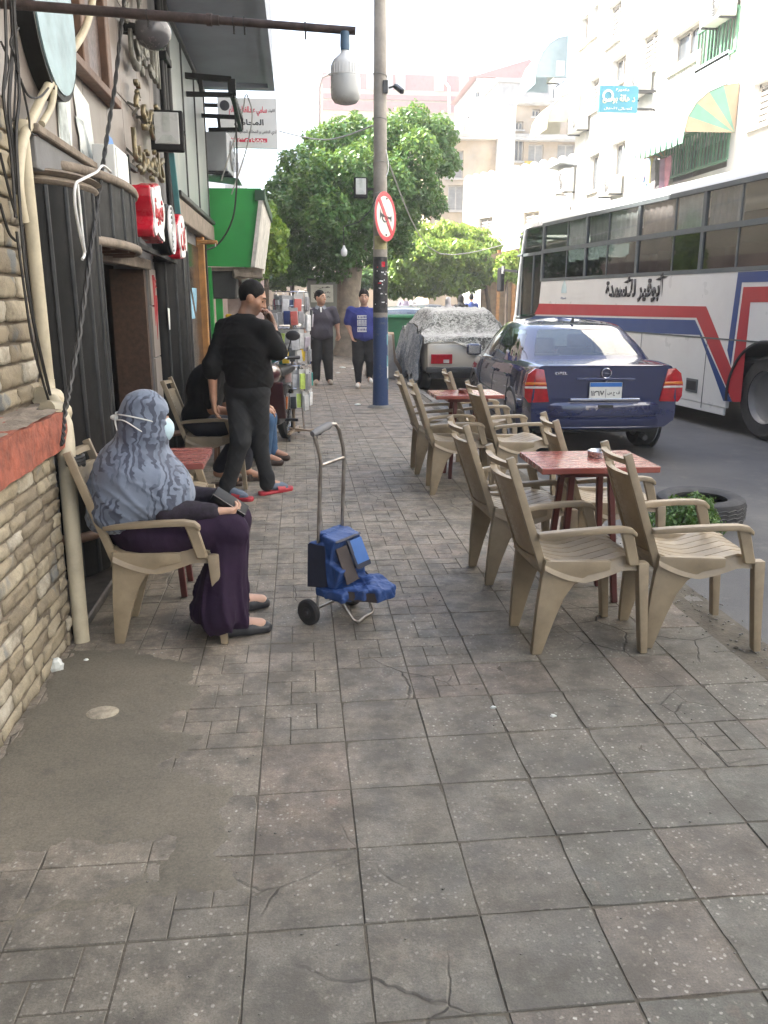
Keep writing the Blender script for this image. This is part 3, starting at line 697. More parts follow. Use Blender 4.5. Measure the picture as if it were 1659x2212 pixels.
for i, (pts, r) in enumerate([([(22,-30),(28,90),(20,230),(30,330),(38,420)], .009), ([(10,-30),(14,120),(8,210),(24,330),(34,470)], .007), ([(30,-30),(33,60),(42,200),(36,320),(60,620),(110,860)], .008), ([(2,90),(20,140),(5,210)], .005), ([(40,60),(22,90),(34,140),(30,260)], .005), ([(36,150),(60,205),(85,210),(105,190)], .005), ([(45,170),(62,250),(68,288),(95,290)], .005), ([(0,330),(22,420),(36,470)], .006), ([(0,440),(18,500),(34,520)], .006)]):
    cable('hanging_wire', W(pts, -1.20+.01*(i % 3)), r, M_CABLE, 'loose black wire in tangle above stone pilaster', 'wire', 5, grp='black wires tangled on the pilaster')
cable('hanging_wire', W([(36,500),(55,640),(75,760),(118,905)], -1.17), .006, M_CABLE, 'black wire running down beside cream drain pipe', 'wire', 5)
# twisted black rope hanging from the lamp arm to the ledge
A, B = onx(400/1.0,0,-1.2), None
def rope_pt(t):
    xs = [(270,-20),(262,60),(248,190),(232,290),(218,390),(205,480),(190,590),(172,720),(150,840),(137,905),(134,960)]
    f = t*(len(xs)-1); i = min(int(f), len(xs)-2); f -= i; x = xs[i][0]*(1-f)+xs[i+1][0]*f; y = xs[i][1]*(1-f)+xs[i+1][1]*f
    X = -1.10+.05*t; return onx(x, y, X)
mb = MB()
for ph in (0, math.pi):
    mb.tube([rope_pt(t/220)+Vector((.006*math.cos(t*.55+ph), .006*math.sin(t*.55+ph), .003*math.sin(t*.55+ph))) for t in range(221)], .0085, 5)
solo('twisted_rope', mb, M_CABLE, 'black twisted cable slanting down past the doorway to the ledge', 'rope', smooth=60, loc=rope_pt(1))
cable('white_wire', W([(240,372),(222,358),(208,372),(176,388),(163,400),(162,440),(172,500),(182,545),(178,560)], -1.02), .007, M_WCABLE, 'white flex looping from junction box down the column', 'wire', 6)
cable('white_wire', W([(168,398),(172,440),(180,520),(184,545)], -1.01), .006, M_WCABLE, 'white flex hanging straight beside the bowed canopy', 'wire', 6)
# lamp arm with the big bulb
LA = thing('pavement_lamp', 'long rusty pipe arm holding a large white bulb over the pavement', 'lamp', (XF, 4.22, 2.83))
p0, p1 = Vector((XF-.0, 4.24, 2.83)), ony(768, 67, 4.05)
mb = MB(); mb.tube([p0, p0.lerp(p1,.62)], .021, 10); mb.tube([p0.lerp(p1,.60), p1], .017, 10); mb.tube([p0.lerp(p1,.585), p0.lerp(p1,.60)], .026, 10); part('arm', mb, mat('rusty_pipe', (.075,.055,.05), .6, .3, var=.4, scale=20, bump=.3), LA, smooth=60)
for t in (.42, .66, .69, .86):
    mb = MB(); mb.tube([p0.lerp(p1,t), p0.lerp(p1,t)+Vector((0,-.0,-.05))], .004, 5); mb.tube([p0.lerp(p1,t)+Vector((.004*math.cos(a),.021*math.cos(a),.021*math.sin(a))) for a in [k*.7 for k in range(10)]], .003, 4)
    part('clip', mb, M_CABLE, LA)
b0 = ony(745, 66, 4.05)
mb = MB(); mb.lathe([(.0,.0),(.020,.0),(.022,-.055),(.020,-.075),(0,-.075)], b0+Vector((0,0,-.005)), 16); part('socket', mb, mat('blue_grey_socket', (.09,.16,.24), .5), LA, smooth=50)
mb = MB(); mb.lathe([(.014,-.07),(.018,-.085),(.030,-.10),(.052,-.118),(.062,-.135),(.0645,-.16),(.0645,-.185)], b0, 28); part('bulb_body', mb, M_WHITEP, LA, smooth=50)
mb = MB(); mb.lathe([(.0645,-.186),(.0665,-.19),(.067,-.25),(.064,-.275),(.052,-.292),(.03,-.299),(0,-.301)], b0, 28); part('bulb_globe', mb, M_FROST, LA, smooth=50)
mb = MB()
for i in range(28): a = 2*math.pi*i/28; mb.bar(b0+Vector((.0635*math.cos(a),.0635*math.sin(a),-.14)), b0+Vector((.0650*math.cos(a),.0650*math.sin(a),-.18)), .003)
part('cooling_fin', mb, M_WHITEP, LA)
# oval plaque, brown window, torn posters, bracket, junction box and blue leaflet on the cladding
ov = onx(60, 5, -1.22)
mb = MB()
def oval(rx, rz, x0, x1, c, n=36):
    m = MB(); m.prism([(rx*math.cos(2*math.pi*k/n), rz*math.sin(2*math.pi*k/n)) for k in range(n)], lambda u, v, t: (t, c.y+u, c.z+v), x0, x1); return m
PL = thing('oval_plaque', 'thick pale blue oval plaque high on the wall above wires', 'sign', (XF, ov.y+.1, ov.z))
ovc = Vector((0, 4.82, 2.98)); part('plaque_body', oval(.40, .42, XF+.016, XF+.10, ovc), M_BLACKM, PL, smooth=30); part('plaque_face', oval(.37, .39, XF+.10, XF+.108, ovc), mat('pale_blue_plaque', (.24,.34,.36), .4, var=.3, scale=5, coords='World'), PL)
WN = thing('wall_window', 'brown framed window with stone sill above the torn posters', 'window', (XF, 6.0, 2.85))
wy0, wy1 = 5.55, 6.35
part('pane', MB().box2((XF+.016, wy0+.12, 2.93), (XF+.02, wy1-.12, 4.2)), mat('brown_stone_panel', (.10,.07,.062), .4, var=.5, scale=26, coords='World'), WN)
for n, a, b in (('window_frame', (XF+.016, wy0, 2.9), (XF+.07, wy0+.12, 4.3)), ('window_frame', (XF+.016, wy1-.12, 2.9), (XF+.07, wy1, 4.3))): part(n, MB().box2(a, b), M_WOOD, WN, bevel=.006)
part('window_sill', MB().box2((XF+.016, wy0-.42, 2.845), (XF+.10, wy1+.08, 2.9)), M_WOOD, WN, bevel=.006)
for q, (pts, hh) in enumerate((([(118,100),(150,135),(158,350),(160,372),(134,345),(128,290),(121,190)], 0), ([(156,168),(192,225),(204,330),(210,392),(176,368),(170,290),(160,205)], 1))):
    PO = [onx(x, y, XF+.022) for x, y in pts]; mb = MB(); mb.prism([(p.y, p.z) for p in PO][::-1], lambda u, v, t: (t+.006*math.sin(u*17+v*9), u, v), XF+.020, XF+.0225)
    po = solo('torn_poster', mb, M_PAPER, ('tall torn white poster under the plaque, nearer the conduit', 'torn white poster between the first poster and the window sill')[hh], 'poster', subsurf=0)
    mb = MB(); ps = [onx(x, y, XF+.026) for x, y in (((124,200),(140,215),(156,330),(134,318)), ((163,250),(180,262),(202,345),(178,330)))[hh]]
    mb.add(ps, [(0,1,2,3)]); link('peeled_area', mb.mesh('peeled_area'), mat('glue_grey', (.42,.46,.45), .8, var=.4, scale=12, coords='World'), po)
JB = thing('junction_box', 'white plastic junction box standing on the bowed black canopy', 'junction box', (-1.08, 6.2, 2.25))
a, b = onx(223,415,-1.08), onx(270,362,-1.08)
mb = MB(); mb.box2((-1.20, 5.40, 2.25), (-1.07, 5.78, 2.45)); mb2 = MB(); mb2.box2((-1.07, 5.42, 2.265), (-1.062, 5.76, 2.435))
JB.location = (-1.13, 5.6, 2.25); part('box', mb, M_WHITEP, JB, bevel=.008, seg=2); part('lid', mb2, M_WHITEP, JB, bevel=.002)
mb = MB(); q = W([(230,300),(240,290),(250,300),(252,345),(246,365),(232,362),(228,330)], -1.14); mb.prism([(p.y, p.z) for p in q][::-1], lambda u, v, t: (t+.03*math.sin(v*9), u, v), -1.14, -1.137)
solo('leaflet', mb, mat('blue_leaflet', (.05,.17,.42), .5, var=.6, scale=7, coords='World'), 'glossy blue leaflet stuck above white junction box', 'leaflet')
# gilded and bronze lettering standing off the cladding
LT = thing('wall_lettering', 'rows of raised bronze and gilt script letters on marble cladding', 'lettering', (XF, 7.6, 2.6))
rows_ = [('الذهبى', 7.0, 8.35, 3.55, .55, M_BRONZE), ('قهوة', 7.05, 8.25, 3.05, .34, M_GOLD), ('كافيتريا', 6.85, 8.3, 2.66, .30, M_GOLD)]
for t, ya, yb, zc, hh, m in rows_:
    lettering('letter_row', arabic(t), m, LT, (XF+.075, (ya+yb)/2, zc), (0,1,0), (0,0,1), 1, width=yb-ya, height=hh, depth=.03, bold=.02)
    g = random.Random(int(zc*10))
    for i in range(7):
        mb = MB(); mb.bar((XF+.01, ya+(yb-ya)*(i+.5)/7, zc+g.uniform(-.08,.05)), (XF+.08, ya+(yb-ya)*(i+.5)/7, zc+g.uniform(-.08,.05)), .018)
        part('standoff', mb, M_BRONZE, LT)
mb = MB(); g = random.Random(21)           # bronze laurel spray above the letters
for k_ in range(2):
    st = [Vector((XF+.07, 6.95+.6*k_+.12*math.sin(i*.5+k_), 3.55+.11*i)) for i in range(9)]; mb.tube(st, .014, 6)
    for p in st:
        for sgn in (-1, 1): mb.ball(p+Vector((.012, sgn*.06, .03)), (.008,.05,.022), 8, 5, rotm(sgn*.7,0,0))
part('laurel_spray', mb, M_BRONZE, LT, smooth=60)
# dome lamp, black conduit pole and flood light
DL = thing('dome_lamp', 'round black dome lamp under the overhang beside conduit pole', 'lamp', (-1.15, 9.2, 3.9))
c = onx(330, 68, -1.05); DL.location = c; part('dome', MB().ball(c, (.14,.14,.13), 20, 12), mat('smoked_dome', (.10,.10,.11), .25, .2), DL, smooth=180); part('mount', MB().bar(c, (XF, c.y, c.z+.02), .07), M_BLACKM, DL)
CP = thing('conduit_pole', 'black conduit pipes running up the wall to the overhang', 'conduit', (-1.2, 8.72, 2.3))
for yy, r, zb in ((8.62,.028,1.9), (8.74,.035,2.2), (8.98,.04,3.28)):
    mb = MB(); mb.tube([(-1.22, yy, 4.37), (-1.22, yy, zb)], r, 10); part('conduit', mb, M_BLACKM, CP, smooth=60)
part('clamp', MB().box((-1.2, 8.74, 3.75), (.08,.34,.07)), M_BLACKM, CP, bevel=.006)
def flood(name, label, c, wdt, h, d, yawz, tilt=0):
    t = thing(name, label, 'floodlight', c, yawz)
    def lp(nm, mb, m, **kw): o = link(nm, mb.mesh(nm, **kw), m, t); o.rotation_euler = (tilt, 0, 0); return o
    lp('housing', MB().box((0,0,0), (wdt,d,h)), M_BLACKM, bevel=.02, seg=3)
    m = MB(); m.box((0,-d/2-.003,h*.06), (wdt*.74,.008,h*.76)); lp('lamp_glass', m, M_FROST, bevel=.004)
    m = MB(); m.box((0,-d/2-.006,h*.2), (wdt*.22,.008,h*.45)); m.add([(-wdt*.34,-d/2-.009,-h*.3),(wdt*.34,-d/2-.009,-h*.3),(wdt*.12,-d/2-.009,-h*.1),(-wdt*.12,-d/2-.009,-h*.1)], [(0,1,2,3)]); lp('reflector', m, mat('grey_reflector', (.40,.42,.40), .3))
    m = MB(); m.bar((-wdt*.5,0,0), (-wdt*.5,d*1.6,0), .02); m.bar((wdt*.5,0,0), (wdt*.5,d*1.6,0), .02); m.bar((-wdt*.5,d*1.6,0), (wdt*.5,d*1.6,0), .02); lp('bracket', m, M_BLACKM); return t
c = onx(361, 284, -1.10); flood('floodlight', 'square black floodlight on conduit pole beside faded sign board', c, .285, .335, .07, R(4))
mb = MB(); mb.bar(c+Vector((.02,.05,-.17)), c+Vector((.05,.05,-.75)), .045); solo('teal_conduit', mb, mat('teal_pipe', (.04,.16,.17), .5), 'teal pipe hanging below the square floodlight', 'pipe', loc=c+Vector((.05,.05,-.75)))
# red cloud-shaped letter boxes with white faces, and the black ring emblem between them
def cloud(y0, y1, z0, z1, bumps, seed):
    g = random.Random(seed); n = 48; out = []
    for k_ in range(n):
        a = 2*math.pi*k_/n; r = 1+.15*math.sin(a*bumps+seed)+.04*math.sin(a*(bumps*2+1)); sx = abs(math.cos(a))**.6*math.copysign(1, math.cos(a)); sz = abs(math.sin(a))**.6*math.copysign(1, math.sin(a))
        out.append(((y0+y1)/2+sx*(y1-y0)/2*r, (z0+z1)/2+sz*(z1-z0)/2*r))
    return out
RS = thing('letter_box_sign', 'red box sign in two lobed pieces with white face over the door', 'sign', (-1.15, 7.2, 1.9))
for i, (q, x1, xb) in enumerate(((cloud(6.28, 6.80, 1.98, 2.36, 5, 1), -1.02, -1.15), (cloud(7.62, 8.12, 1.92, 2.26, 4, 2), -1.03, -1.14))):
    m = MB(); m.prism(q, lambda u, v, t: (t, u, v), xb, x1); b_ = part('sign_box', m, M_RED, RS, bevel=.01, seg=2)
    m = MB(); cy = sum(p[0] for p in q)/len(q); cz = sum(p[1] for p in q)/len(q); m.prism([(cy+(u-cy)*.93, cz+(v-cz)*.93) for u, v in q], lambda u, v, t: (t, u, v), x1, x1+.012); part('sign_face', m, M_WHITEP, b_)
    lettering('lettering', arabic(('قهوة', 'بن')[i]), M_RED, b_, (x1+.013, cy, cz), (0,1,0), (0,0,1), 1, width=(.36,.30)[i], depth=.004, bold=.03)
m = MB(); m.lathe([(.0,.0),(.20,.0),(.20,.12),(.18,.14),(0,.14)], (-1.16, 7.2, 2.10), 32, rotm(0, math.pi/2, 0)); e_ = part('ring_emblem', m, M_BLACKM, RS, smooth=30)
m = MB()
for rr in (.04,.08,.12,.15,.185): m.tube([(-1.015, 7.2+rr*math.cos(a), 2.10+rr*math.sin(a)) for a in [k*math.pi/12 for k in range(24)]], .008 if rr < .2 else .012, 6, closed=True)
part('white_ring', m, M_WHITEP, e_, smooth=60)
part('sign_bracket', MB().bar((-1.13, 6.10, 1.93), (-1.13, 6.10, 2.50), .03).bar((-1.13, 6.10, 2.44), (-1.13, 6.4, 2.44), .03).bar((-1.13, 6.08, 1.93), (-1.13, 8.3, 1.88), .035).bar((XF, 6.5, 1.92), (-1.13, 6.5, 1.92), .03).bar((XF, 7.9, 1.89), (-1.13, 7.9, 1.89), .03), M_BLACKM, RS)
# small orange lamp bracket beyond the sign
OB = thing('tube_lamp', 'orange bracket with a short white tube lamp by the wooden post', 'lamp', (-1.2, 11.3, 2.25))
a = ony(415, 523, 11.2); b = ony(470, 524, 11.2)
part('bracket', MB().bar((-1.28, 11.2, a.z), (b.x, 11.2, a.z), .05, .05), M_ORWOOD, OB, bevel=.01); part('tube', MB().tube([(a.x+.3, 11.17, a.z-.035), (b.x-.03, 11.17, a.z-.035)], .02, 8), M_FROST, OB, smooth=60)
# black iron brackets of an old sign frame under the overhang
IF = thing('iron_frame', 'empty black iron sign frame projecting under the overhang', 'frame', (-1.25, 10.6, 3.5))
q = [ony(385,162,10.6), ony(500,172,10.6), ony(502,205,10.6), ony(392,203,10.6)]
mb = MB()
mb.bar(q[0], q[1], .06); mb.bar(q[3], q[2], .05); mb.bar(q[1], q[2], .09); mb.bar(q[0].lerp(q[1],.4), q[3].lerp(q[2],.4), .05)
r_ = [ony(445,250,12.2), ony(520,254,12.2), ony(520,280,12.2), ony(450,280,12.2)]
mb.bar(r_[0], r_[1], .05); mb.bar(r_[3], r_[2], .05); mb.bar(r_[1], r_[2], .07); mb.bar(r_[0].lerp(r_[1],.35), r_[3].lerp(r_[2],.35), .04); mb.bar(q[2], r_[1], .06); mb.bar(q[2], r_[2], .05)
mb.bar((XF, 10.6, q[0].z), q[0], .05); mb.bar((XF, 12.2, r_[0].z), r_[0], .05)
part('frame_bars', mb, M_BLACKM, IF, bevel=.004)
def ac_unit(label, c, w_, h, d, rz, grp=None, fanx=.18, col=None):
    t = thing('air_conditioner', label, 'air conditioner', c, rz, grp); m = col or mat('ac_casing', (.62,.62,.58), .5, var=.06, dirt=.2, dcol=(.35,.32,.28))
    def lp(nm, mb, mm, par=t, **kw): return link(nm, mb.mesh(nm, **kw), mm, par)
    lp('casing', MB().box((0,0,h/2), (w_,d,h)), m, bevel=.015, seg=2)
    f = lp('fan_grille', MB().lathe([(0,0),(h*.40,0),(h*.42,-.012),(h*.40,-.02),(.0,-.02)], (w_*fanx,-d/2-.001,h/2), 28, rotm(math.pi/2,0,0)), mat('dark_grille', (.05,.05,.055), .6), smooth=30)
    mb = MB()
    for r_ in (.12,.22,.32,.41): mb.tube([(w_*fanx+h*r_*math.cos(a), -d/2-.03, h/2+h*r_*math.sin(a)) for a in [k*math.pi/10 for k in range(20)]], .006, 4, closed=True)
    lp('guard_ring', mb, m, f)
    for sx in (-1, 1): lp('bracket', MB().bar((sx*w_*.4,-d*.5,-.02), (sx*w_*.4,d*.8,-.02), .04), M_GREYM)
    return t
ac = ac_unit('grey air conditioner above the green shop fascia', (-1.08, 13.0, 3.32), .62, .52, .30, R(86), col=mat('ac_grey', (.26,.28,.30), .5, var=.1, dirt=.3))
mb = MB(); mb.grid(lambda u, v: (-1.35+.55*u, 12.6+.8*v, 3.27-.06*u), 2, 2); solo('drip_tray', mb, M_GREYM, 'rusty metal tray under the grey air conditioner', 'tray')
cable('drop_cable', [ony(497,0+170,11.6), ony(508,250,11.9), ony(512,340,12.1), ony(510,420,12.2), ony(500,480,12.3), ony(468,530,12.3), ony(420,545,12.0)], .012, M_CABLE, 'black cable drooping across the green fascia', 'cable', 6)
for i, pts in enumerate(([(533,203),(545,250),(530,330),(500,420)], [(530,205),(520,255),(478,390)])):
    cable('drop_cable', [ony(x, y, 12.4) for x, y in pts], .010, M_GCABLE, ('grey cable slanting from overhang past the white sign', 'grey cable slanting from overhang to the air conditioner')[i], 'cable', 5)
# lawyer's sign behind
s0, s1, s2, s3 = ony(472,216,14.), ony(597,213,14.), ony(598,318,14.), ony(480,322,14.)
SG = thing('lawyer_sign', 'white rectangular sign with red and black script above green shop', 'sign', ((s0.x+s1.x)/2, 14.0, s2.z))
SX0, SX1, SZ0, SZ1 = s0.x-.02, s1.x, s2.z-.02, s1.z
part('panel', MB().box2((SX0, 14.0, SZ0), (SX1, 14.05, SZ1)), mat('white_sign_panel', (.62,.62,.62), .5, var=.04, scale=2, dirt=.12, dcol=(.45,.43,.4), coords='World'), SG, bevel=.004)
part('sign_post', MB().bar((SX0+.1, 14.08, SZ0+.1), (-1.6, 14.08, SZ0+.1), .05).bar((SX0+.1, 14.08, SZ1-.1), (-1.6, 14.08, SZ1-.1), .05), M_BLACKM, SG)
M_LR, M_LB = mat('red_lettering', (.55,.03,.07), .5), mat('black_lettering', (.03,.03,.035), .5)
def sl_(t, m, cx, cz, w_, h=None, bold=.015): lettering('lettering', arabic(t), m, SG, (SX0+(SX1-SX0)*cx, 13.997, SZ0+(SZ1-SZ0)*cz), (1,0,0), (0,0,1), 1, width=(SX1-SX0)*w_, height=h, depth=-.002, bold=bold)
sl_('سامي عبدالفتاح سالم', M_LR, .51, .74, .64, .14, .03); sl_('اللواء', M_LB, .91, .75, .11); sl_('المحامي', M_LB, .52, .49, .50, .13, .03)
sl_('لدي النقض و المحاكم الجنائية و العسكرية', M_LB, .53, .32, .90, .075)
part('red_band', MB().box2((SX0+(SX1-SX0)*.16, 13.996, SZ0+(SZ1-SZ0)*.12), (SX0+(SX1-SX0)*.82, 14.0, SZ0+(SZ1-SZ0)*.20)), M_LR, SG)
lettering('lettering', '٠١٢٢٣٥٦٩٥٥٠', M_WHITEP, SG, (SX0+(SX1-SX0)*.49, 13.995, SZ0+(SZ1-SZ0)*.16), (1,0,0), (0,0,1), 1, width=(SX1-SX0)*.60, depth=-.002, bold=.02)
em = Vector((SX0+(SX1-SX0)*.12, 13.996, SZ0+(SZ1-SZ0)*.84)); part('emblem', MB().lathe([(0,0),(.075,0),(.075,.004),(0,.004)], em, 24, rotm(math.pi/2,0,0)).box2((em.x-.01,13.985,em.z-.06),(em.x+.01,13.99,em.z+.06)), M_LB, SG)
# green shop
GS = thing('green_shop', 'small shop with bright green box fascia and green door posts', 'shop', (-1.3, 14, 0))
gt = 3.08; 
part('fascia_side', MB().prism([(-1.75,gt), (-1.75,2.02), (-.66,2.0), (-.60,2.45), (-.545,2.78), (-.49,gt+.01)], lambda u, v, t: (u, t, v), 12.66, 12.72), M_GREEN, GS)
part('fascia_roof', MB().box2((-1.75,12.72,gt-.04), (-.49,16.2,gt)), M_GREEN, GS); part('fascia_floor', MB().box2((-1.75,12.74,1.95), (-.66,16.2,2.0)), M_LEDGE, GS)
part('fascia_front', MB().prism([(-.68,2.0), (-.62,2.0), (-.47,2.92), (-.53,2.92)], lambda u, v, t: (u, t, v), 12.6, 16.2), mat('weathered_white_board', (.55,.53,.48), .7, var=.25, scale=8, dirt=.4, coords='World'), GS)
part('fascia_cap', MB().box2((-.58,12.6,2.92), (-.44,16.2,3.06)), mat('dark_green_trim', (.02,.06,.03), .5), GS)
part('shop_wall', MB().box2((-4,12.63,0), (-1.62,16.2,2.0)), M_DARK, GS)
part('door_post', MB().box2((-1.45,12.68,0), (-1.26,12.82,2.0)), M_GREEN, GS); part('door_post', MB().box2((-1.24,12.9,0), (-1.14,13.0,1.6)), M_GREEN, GS)
part('roller_box', MB().box2((-1.35,12.86,1.55), (-.92,13.4,1.96)), mat('sooty_metal', (.03,.03,.03), .7), GS, bevel=.02)
part('broken_eave', MB().box2((-.95,12.72,1.86), (-.52,13.2,1.99)), M_LEDGE, GS, subsurf=4, jitter=.05)
mm = mat('pinkish_poster_wall', (.48,.36,.33), .8, var=.4, scale=3, bump=.2, dirt=.35, dcol=(.6,.57,.5), coords='World')
part('side_wall', MB().box2((-1.12,13.6,0), (-.86,16.1,1.9)), mm, GS)
part('white_pilaster', MB().box2((-.88,13.5,0), (-.78,13.75,1.88)), M_PAPER, GS)
part('yellow_bottle_shelf', MB().box2((-1.14,13.3,1.02), (-1.04,13.4,1.32)), mat('yellow_plastic', (.62,.38,.02), .4), GS, bevel=.02)

# notices pasted beside the column and on the peeling post
for lab, X, px in (('white printed notice pasted between drain pipe and column', XF+.028, [(71,598),(80,602),(88,735),(78,740)]), ('long torn white strip pasted below the printed notice', XF+.028, [(96,760),(102,765),(128,960),(120,965)]), ('bright white strip stuck on the peeling post', -1.195, [(362,665),(369,668),(374,712),(367,712)])):
    q = [onx(x, y, X) for x, y in px]; mb = MB(); mb.prism([(p.y, p.z) for p in q][::-1], lambda u, v, t: (t+.004*math.sin(v*19), u, v), X-.002, X); solo('paper_notice', mb, M_PAPER, lab, 'paper', loc=Vector((X, q[2].y, q[2].z)))
# ================================================================== right-hand and far buildings
M_WHITEW = mat('white_render', (.80,.79,.75), .85, var=.08, scale=1.3, bump=.3, bscale=12, dirt=.22, dcol=(.45,.41,.35), dscale=.8, coords='World')
M_CREAM = mat('cream_render', (.55,.47,.36), .85, var=.15, scale=1., bump=.3, bscale=12, dirt=.4, dcol=(.38,.31,.23), dscale=.9, coords='World')
M_OCHRE = mat('peeling_ochre_render', (.46,.36,.25), .9, var=.2, scale=1.2, bump=.4, bscale=9, dirt=.65, dcol=(.42,.38,.33), dscale=.7, coords='World')
M_GRAYB = mat('bare_grey_block', (.42,.42,.41), .9, var=.1, scale=2, dirt=.2, coords='World')
M_PANE = mat('dim_window_pane', (.10,.11,.12), .12, var=.3, scale=2)
M_SHUT = mat('grey_shutter', (.33,.32,.30), .7, var=.15, scale=4)
M_TRIM = mat('stone_trim', (.50,.47,.42), .8, var=.12, scale=3)
M_BEIGEAC = mat('beige_ac', (.58,.57,.52), .55, var=.06)
def facade(name, frame, u0, u1, z0, z1, openings, m, parent, depth=.22):
    """wall with real openings; frame(u, z, d) -> world point, d = distance into the wall"""
    us = sorted({u0, u1, *[o[0] for o in openings], *[o[1] for o in openings]}); zs = sorted({z0, z1, *[o[2] for o in openings], *[o[3] for o in openings]})
    mb = MB()
    for i in range(len(us)-1):
        for j in range(len(zs)-1):
            cu, cz = (us[i]+us[i+1])/2, (zs[j]+zs[j+1])/2
            if any(o[0] < cu < o[1] and o[2] < cz < o[3] for o in openings): continue
            mb.add([frame(us[i],zs[j],0), frame(us[i+1],zs[j],0), frame(us[i+1],zs[j+1],0), frame(us[i],zs[j+1],0)], [(0,1,2,3)])
    for a, b, c, d in [o[:4] for o in openings]:
        for (p, q) in (((a,c),(b,c)), ((b,c),(b,d)), ((b,d),(a,d)), ((a,d),(a,c))): mb.add([frame(*p,0), frame(*q,0), frame(*q,depth), frame(*p,depth)], [(0,1,2,3)])
    return part(name, mb, m, parent)
def window(frame, a, b, c, d, parent, kind='glass', dep=.16, mf=None):
    """frame, pane or shutter leaves of one opening"""
    t = .06; mf = mf or M_TRIM; mb = MB()
    def bx(m, u0, u1, v0, v1, d0, d1): 
        ps = [frame(u, v, w_) for u in (u0, u1) for v in (v0, v1) for w_ in (d0, d1)]
        m.add(ps, [(0,1,3,2),(4,6,7,5),(0,4,5,1),(2,3,7,6),(0,2,6,4),(1,5,7,3)])
    pm = MB(); bx(pm, a, b, c, d, dep+.03, dep+.05); w_ = part('window', pm, M_SHUT if kind == 'shutter' else M_PANE, parent)
    for q in ((a,a+t,c,d), (b-t,b,c,d), (a,b,c,c+t), (a,b,d-t,d), ((a+b)/2-t/2,(a+b)/2+t/2,c,d)): bx(mb, *q, dep-.02, dep+.03)
    part('window_frame', mb, mf, w_)
    if kind == 'shutter':
        sm = MB(); n = max(4, int((d-c)/.12))
        for k_ in range(n): bx(sm, a+t, b-t, c+(d-c)*(k_+.1)/n, c+(d-c)*(k_+.75)/n, dep, dep+.03)
        o = part('louvre', sm, M_SHUT, w_); o['kind'] = 'stuff'
    s_ = MB(); bx(s_, a-.08, b+.08, c-.09, c-.01, -.10, .02); part('sill', s_, M_TRIM, w_)
    return w_
# ---- white apartment house along the right kerb
XR = 9.6
def cr(cx, cy, X=XR): return onx(1084.3+cx*.3464, cy*.3464, X)
FR = lambda u, z, d: (XR+d, u, z)
WB = thing('white_apartment_house', 'sunlit white apartment house with awnings and air conditioners behind the bus', 'building', (XR, 10, 0))
rects = []
def orect(x0, y0, x1, y1, kind='glass'):
    a, b, c, d = cr(x0, y0), cr(x1, y0), cr(x1, y1), cr(x0, y1)
    ya, yb = sorted((( a.y+d.y)/2, (b.y+c.y)/2)); za, zb = sorted(((c.z+d.z)/2, (a.z+b.z)/2)); rects.append((ya, yb, za, zb, kind))
for r_ in ((495,75,595,255), (662,20,740,262,'shutter'), (685,355,770,520), (860,205,965,455,'shutter'), (1058,185,1220,410), (545,490,605,690,'shutter'), (850,795,945,1070), (682,885,765,1095), (538,965,600,1190), (1560,500,1700,770,'shutter')): orect(*r_)
rects += [(11.2, 13.4, 7.25, 9.4, 'balcony'), (11.3, 13.7, 3.6, 6.1, 'balcony')]
ya = cr(1235,200).y; yb = cr(1470,200).y; BY0, BY1 = sorted((ya, yb)); zt = cr(1350,0).z
rects = [r_ for r_ in rects if r_[4] != 'balcony']+[(BY0, BY1, cr(1350,420).z, cr(1350,-60).z, 'balcony'), (BY0-.1, cr(1030,950).y, cr(1250,1085).z, cr(1250,850).z, 'balcony')]
for yy in np.arange(-17, 5.2, 2.6):
    for zz in (3.6, 6.8, 10.): rects.append((yy, yy+1.1, zz, zz+1.6, 'shutter' if int(yy*7+zz) % 2 else 'glass'))
def clear(rs):
    out = []
    for r_ in rs:
        if all(r_[1] < q[0]-.05 or r_[0] > q[1]+.05 or r_[3] < q[2]-.05 or r_[2] > q[3]+.05 for q in out): out.append(r_)
    return out
rects = clear(rects)
facade('wall', FR, -20, 28.4, 2.6, 15.5, rects, M_WHITEW, WB)
facade('shop_wall', FR, -20, 28.4, -.1, 2.59, [(y, y+2.2, 0, 2.3) for y in np.arange(-18.5, 26, 2.9)], M_CREAM, WB)
part('shop_back', MB().box2((XR+.2,-20,0), (XR+.3,28.4,2.58)), M_DARK, WB); part('house_body', MB().box2((XR+.9,-20,2.6), (XR+12,28.3,15.4)), M_WHITEW, WB); part('end_wall', MB().box2((XR-.02,28.36,-.1), (XR+12,28.75,15.52)), M_WHITEW, WB)
part('floor_band', MB().box2((XR-.12,-20,2.5), (XR,28.5,2.75)), M_TRIM, WB)
for r_ in rects:
    if r_[4] == 'balcony': continue
    window(FR, *r_[:4], WB, r_[4])
# balconies: dark recess, railing
M_GRAIL = mat('green_railing', (.13,.30,.18), .5, var=.15)
for i, r_ in enumerate([q for q in rects if q[4] == 'balcony']):
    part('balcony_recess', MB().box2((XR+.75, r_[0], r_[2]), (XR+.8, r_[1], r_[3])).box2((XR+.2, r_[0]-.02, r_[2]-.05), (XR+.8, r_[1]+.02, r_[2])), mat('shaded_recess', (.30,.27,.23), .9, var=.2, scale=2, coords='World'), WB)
    rail = MB(); zb = r_[2]+.05
    rail.bar((XR-.02, r_[0], zb+.95), (XR-.02, r_[1], zb+.95), .07); rail.bar((XR-.02, r_[0], zb+.1), (XR-.02, r_[1], zb+.1), .06)
    n = int((r_[1]-r_[0])/.16)
    R_ = part('balcony_railing', rail, M_GRAIL, WB)
    for k_ in range(n+1):
        yy = r_[0]+(r_[1]-r_[0])*k_/n; m = MB(); m.bar((XR-.02, yy, zb+.1), (XR-.02, yy, zb+.95), .035 if k_ % 4 else .09, .03); part('baluster', m, M_GRAIL, R_)
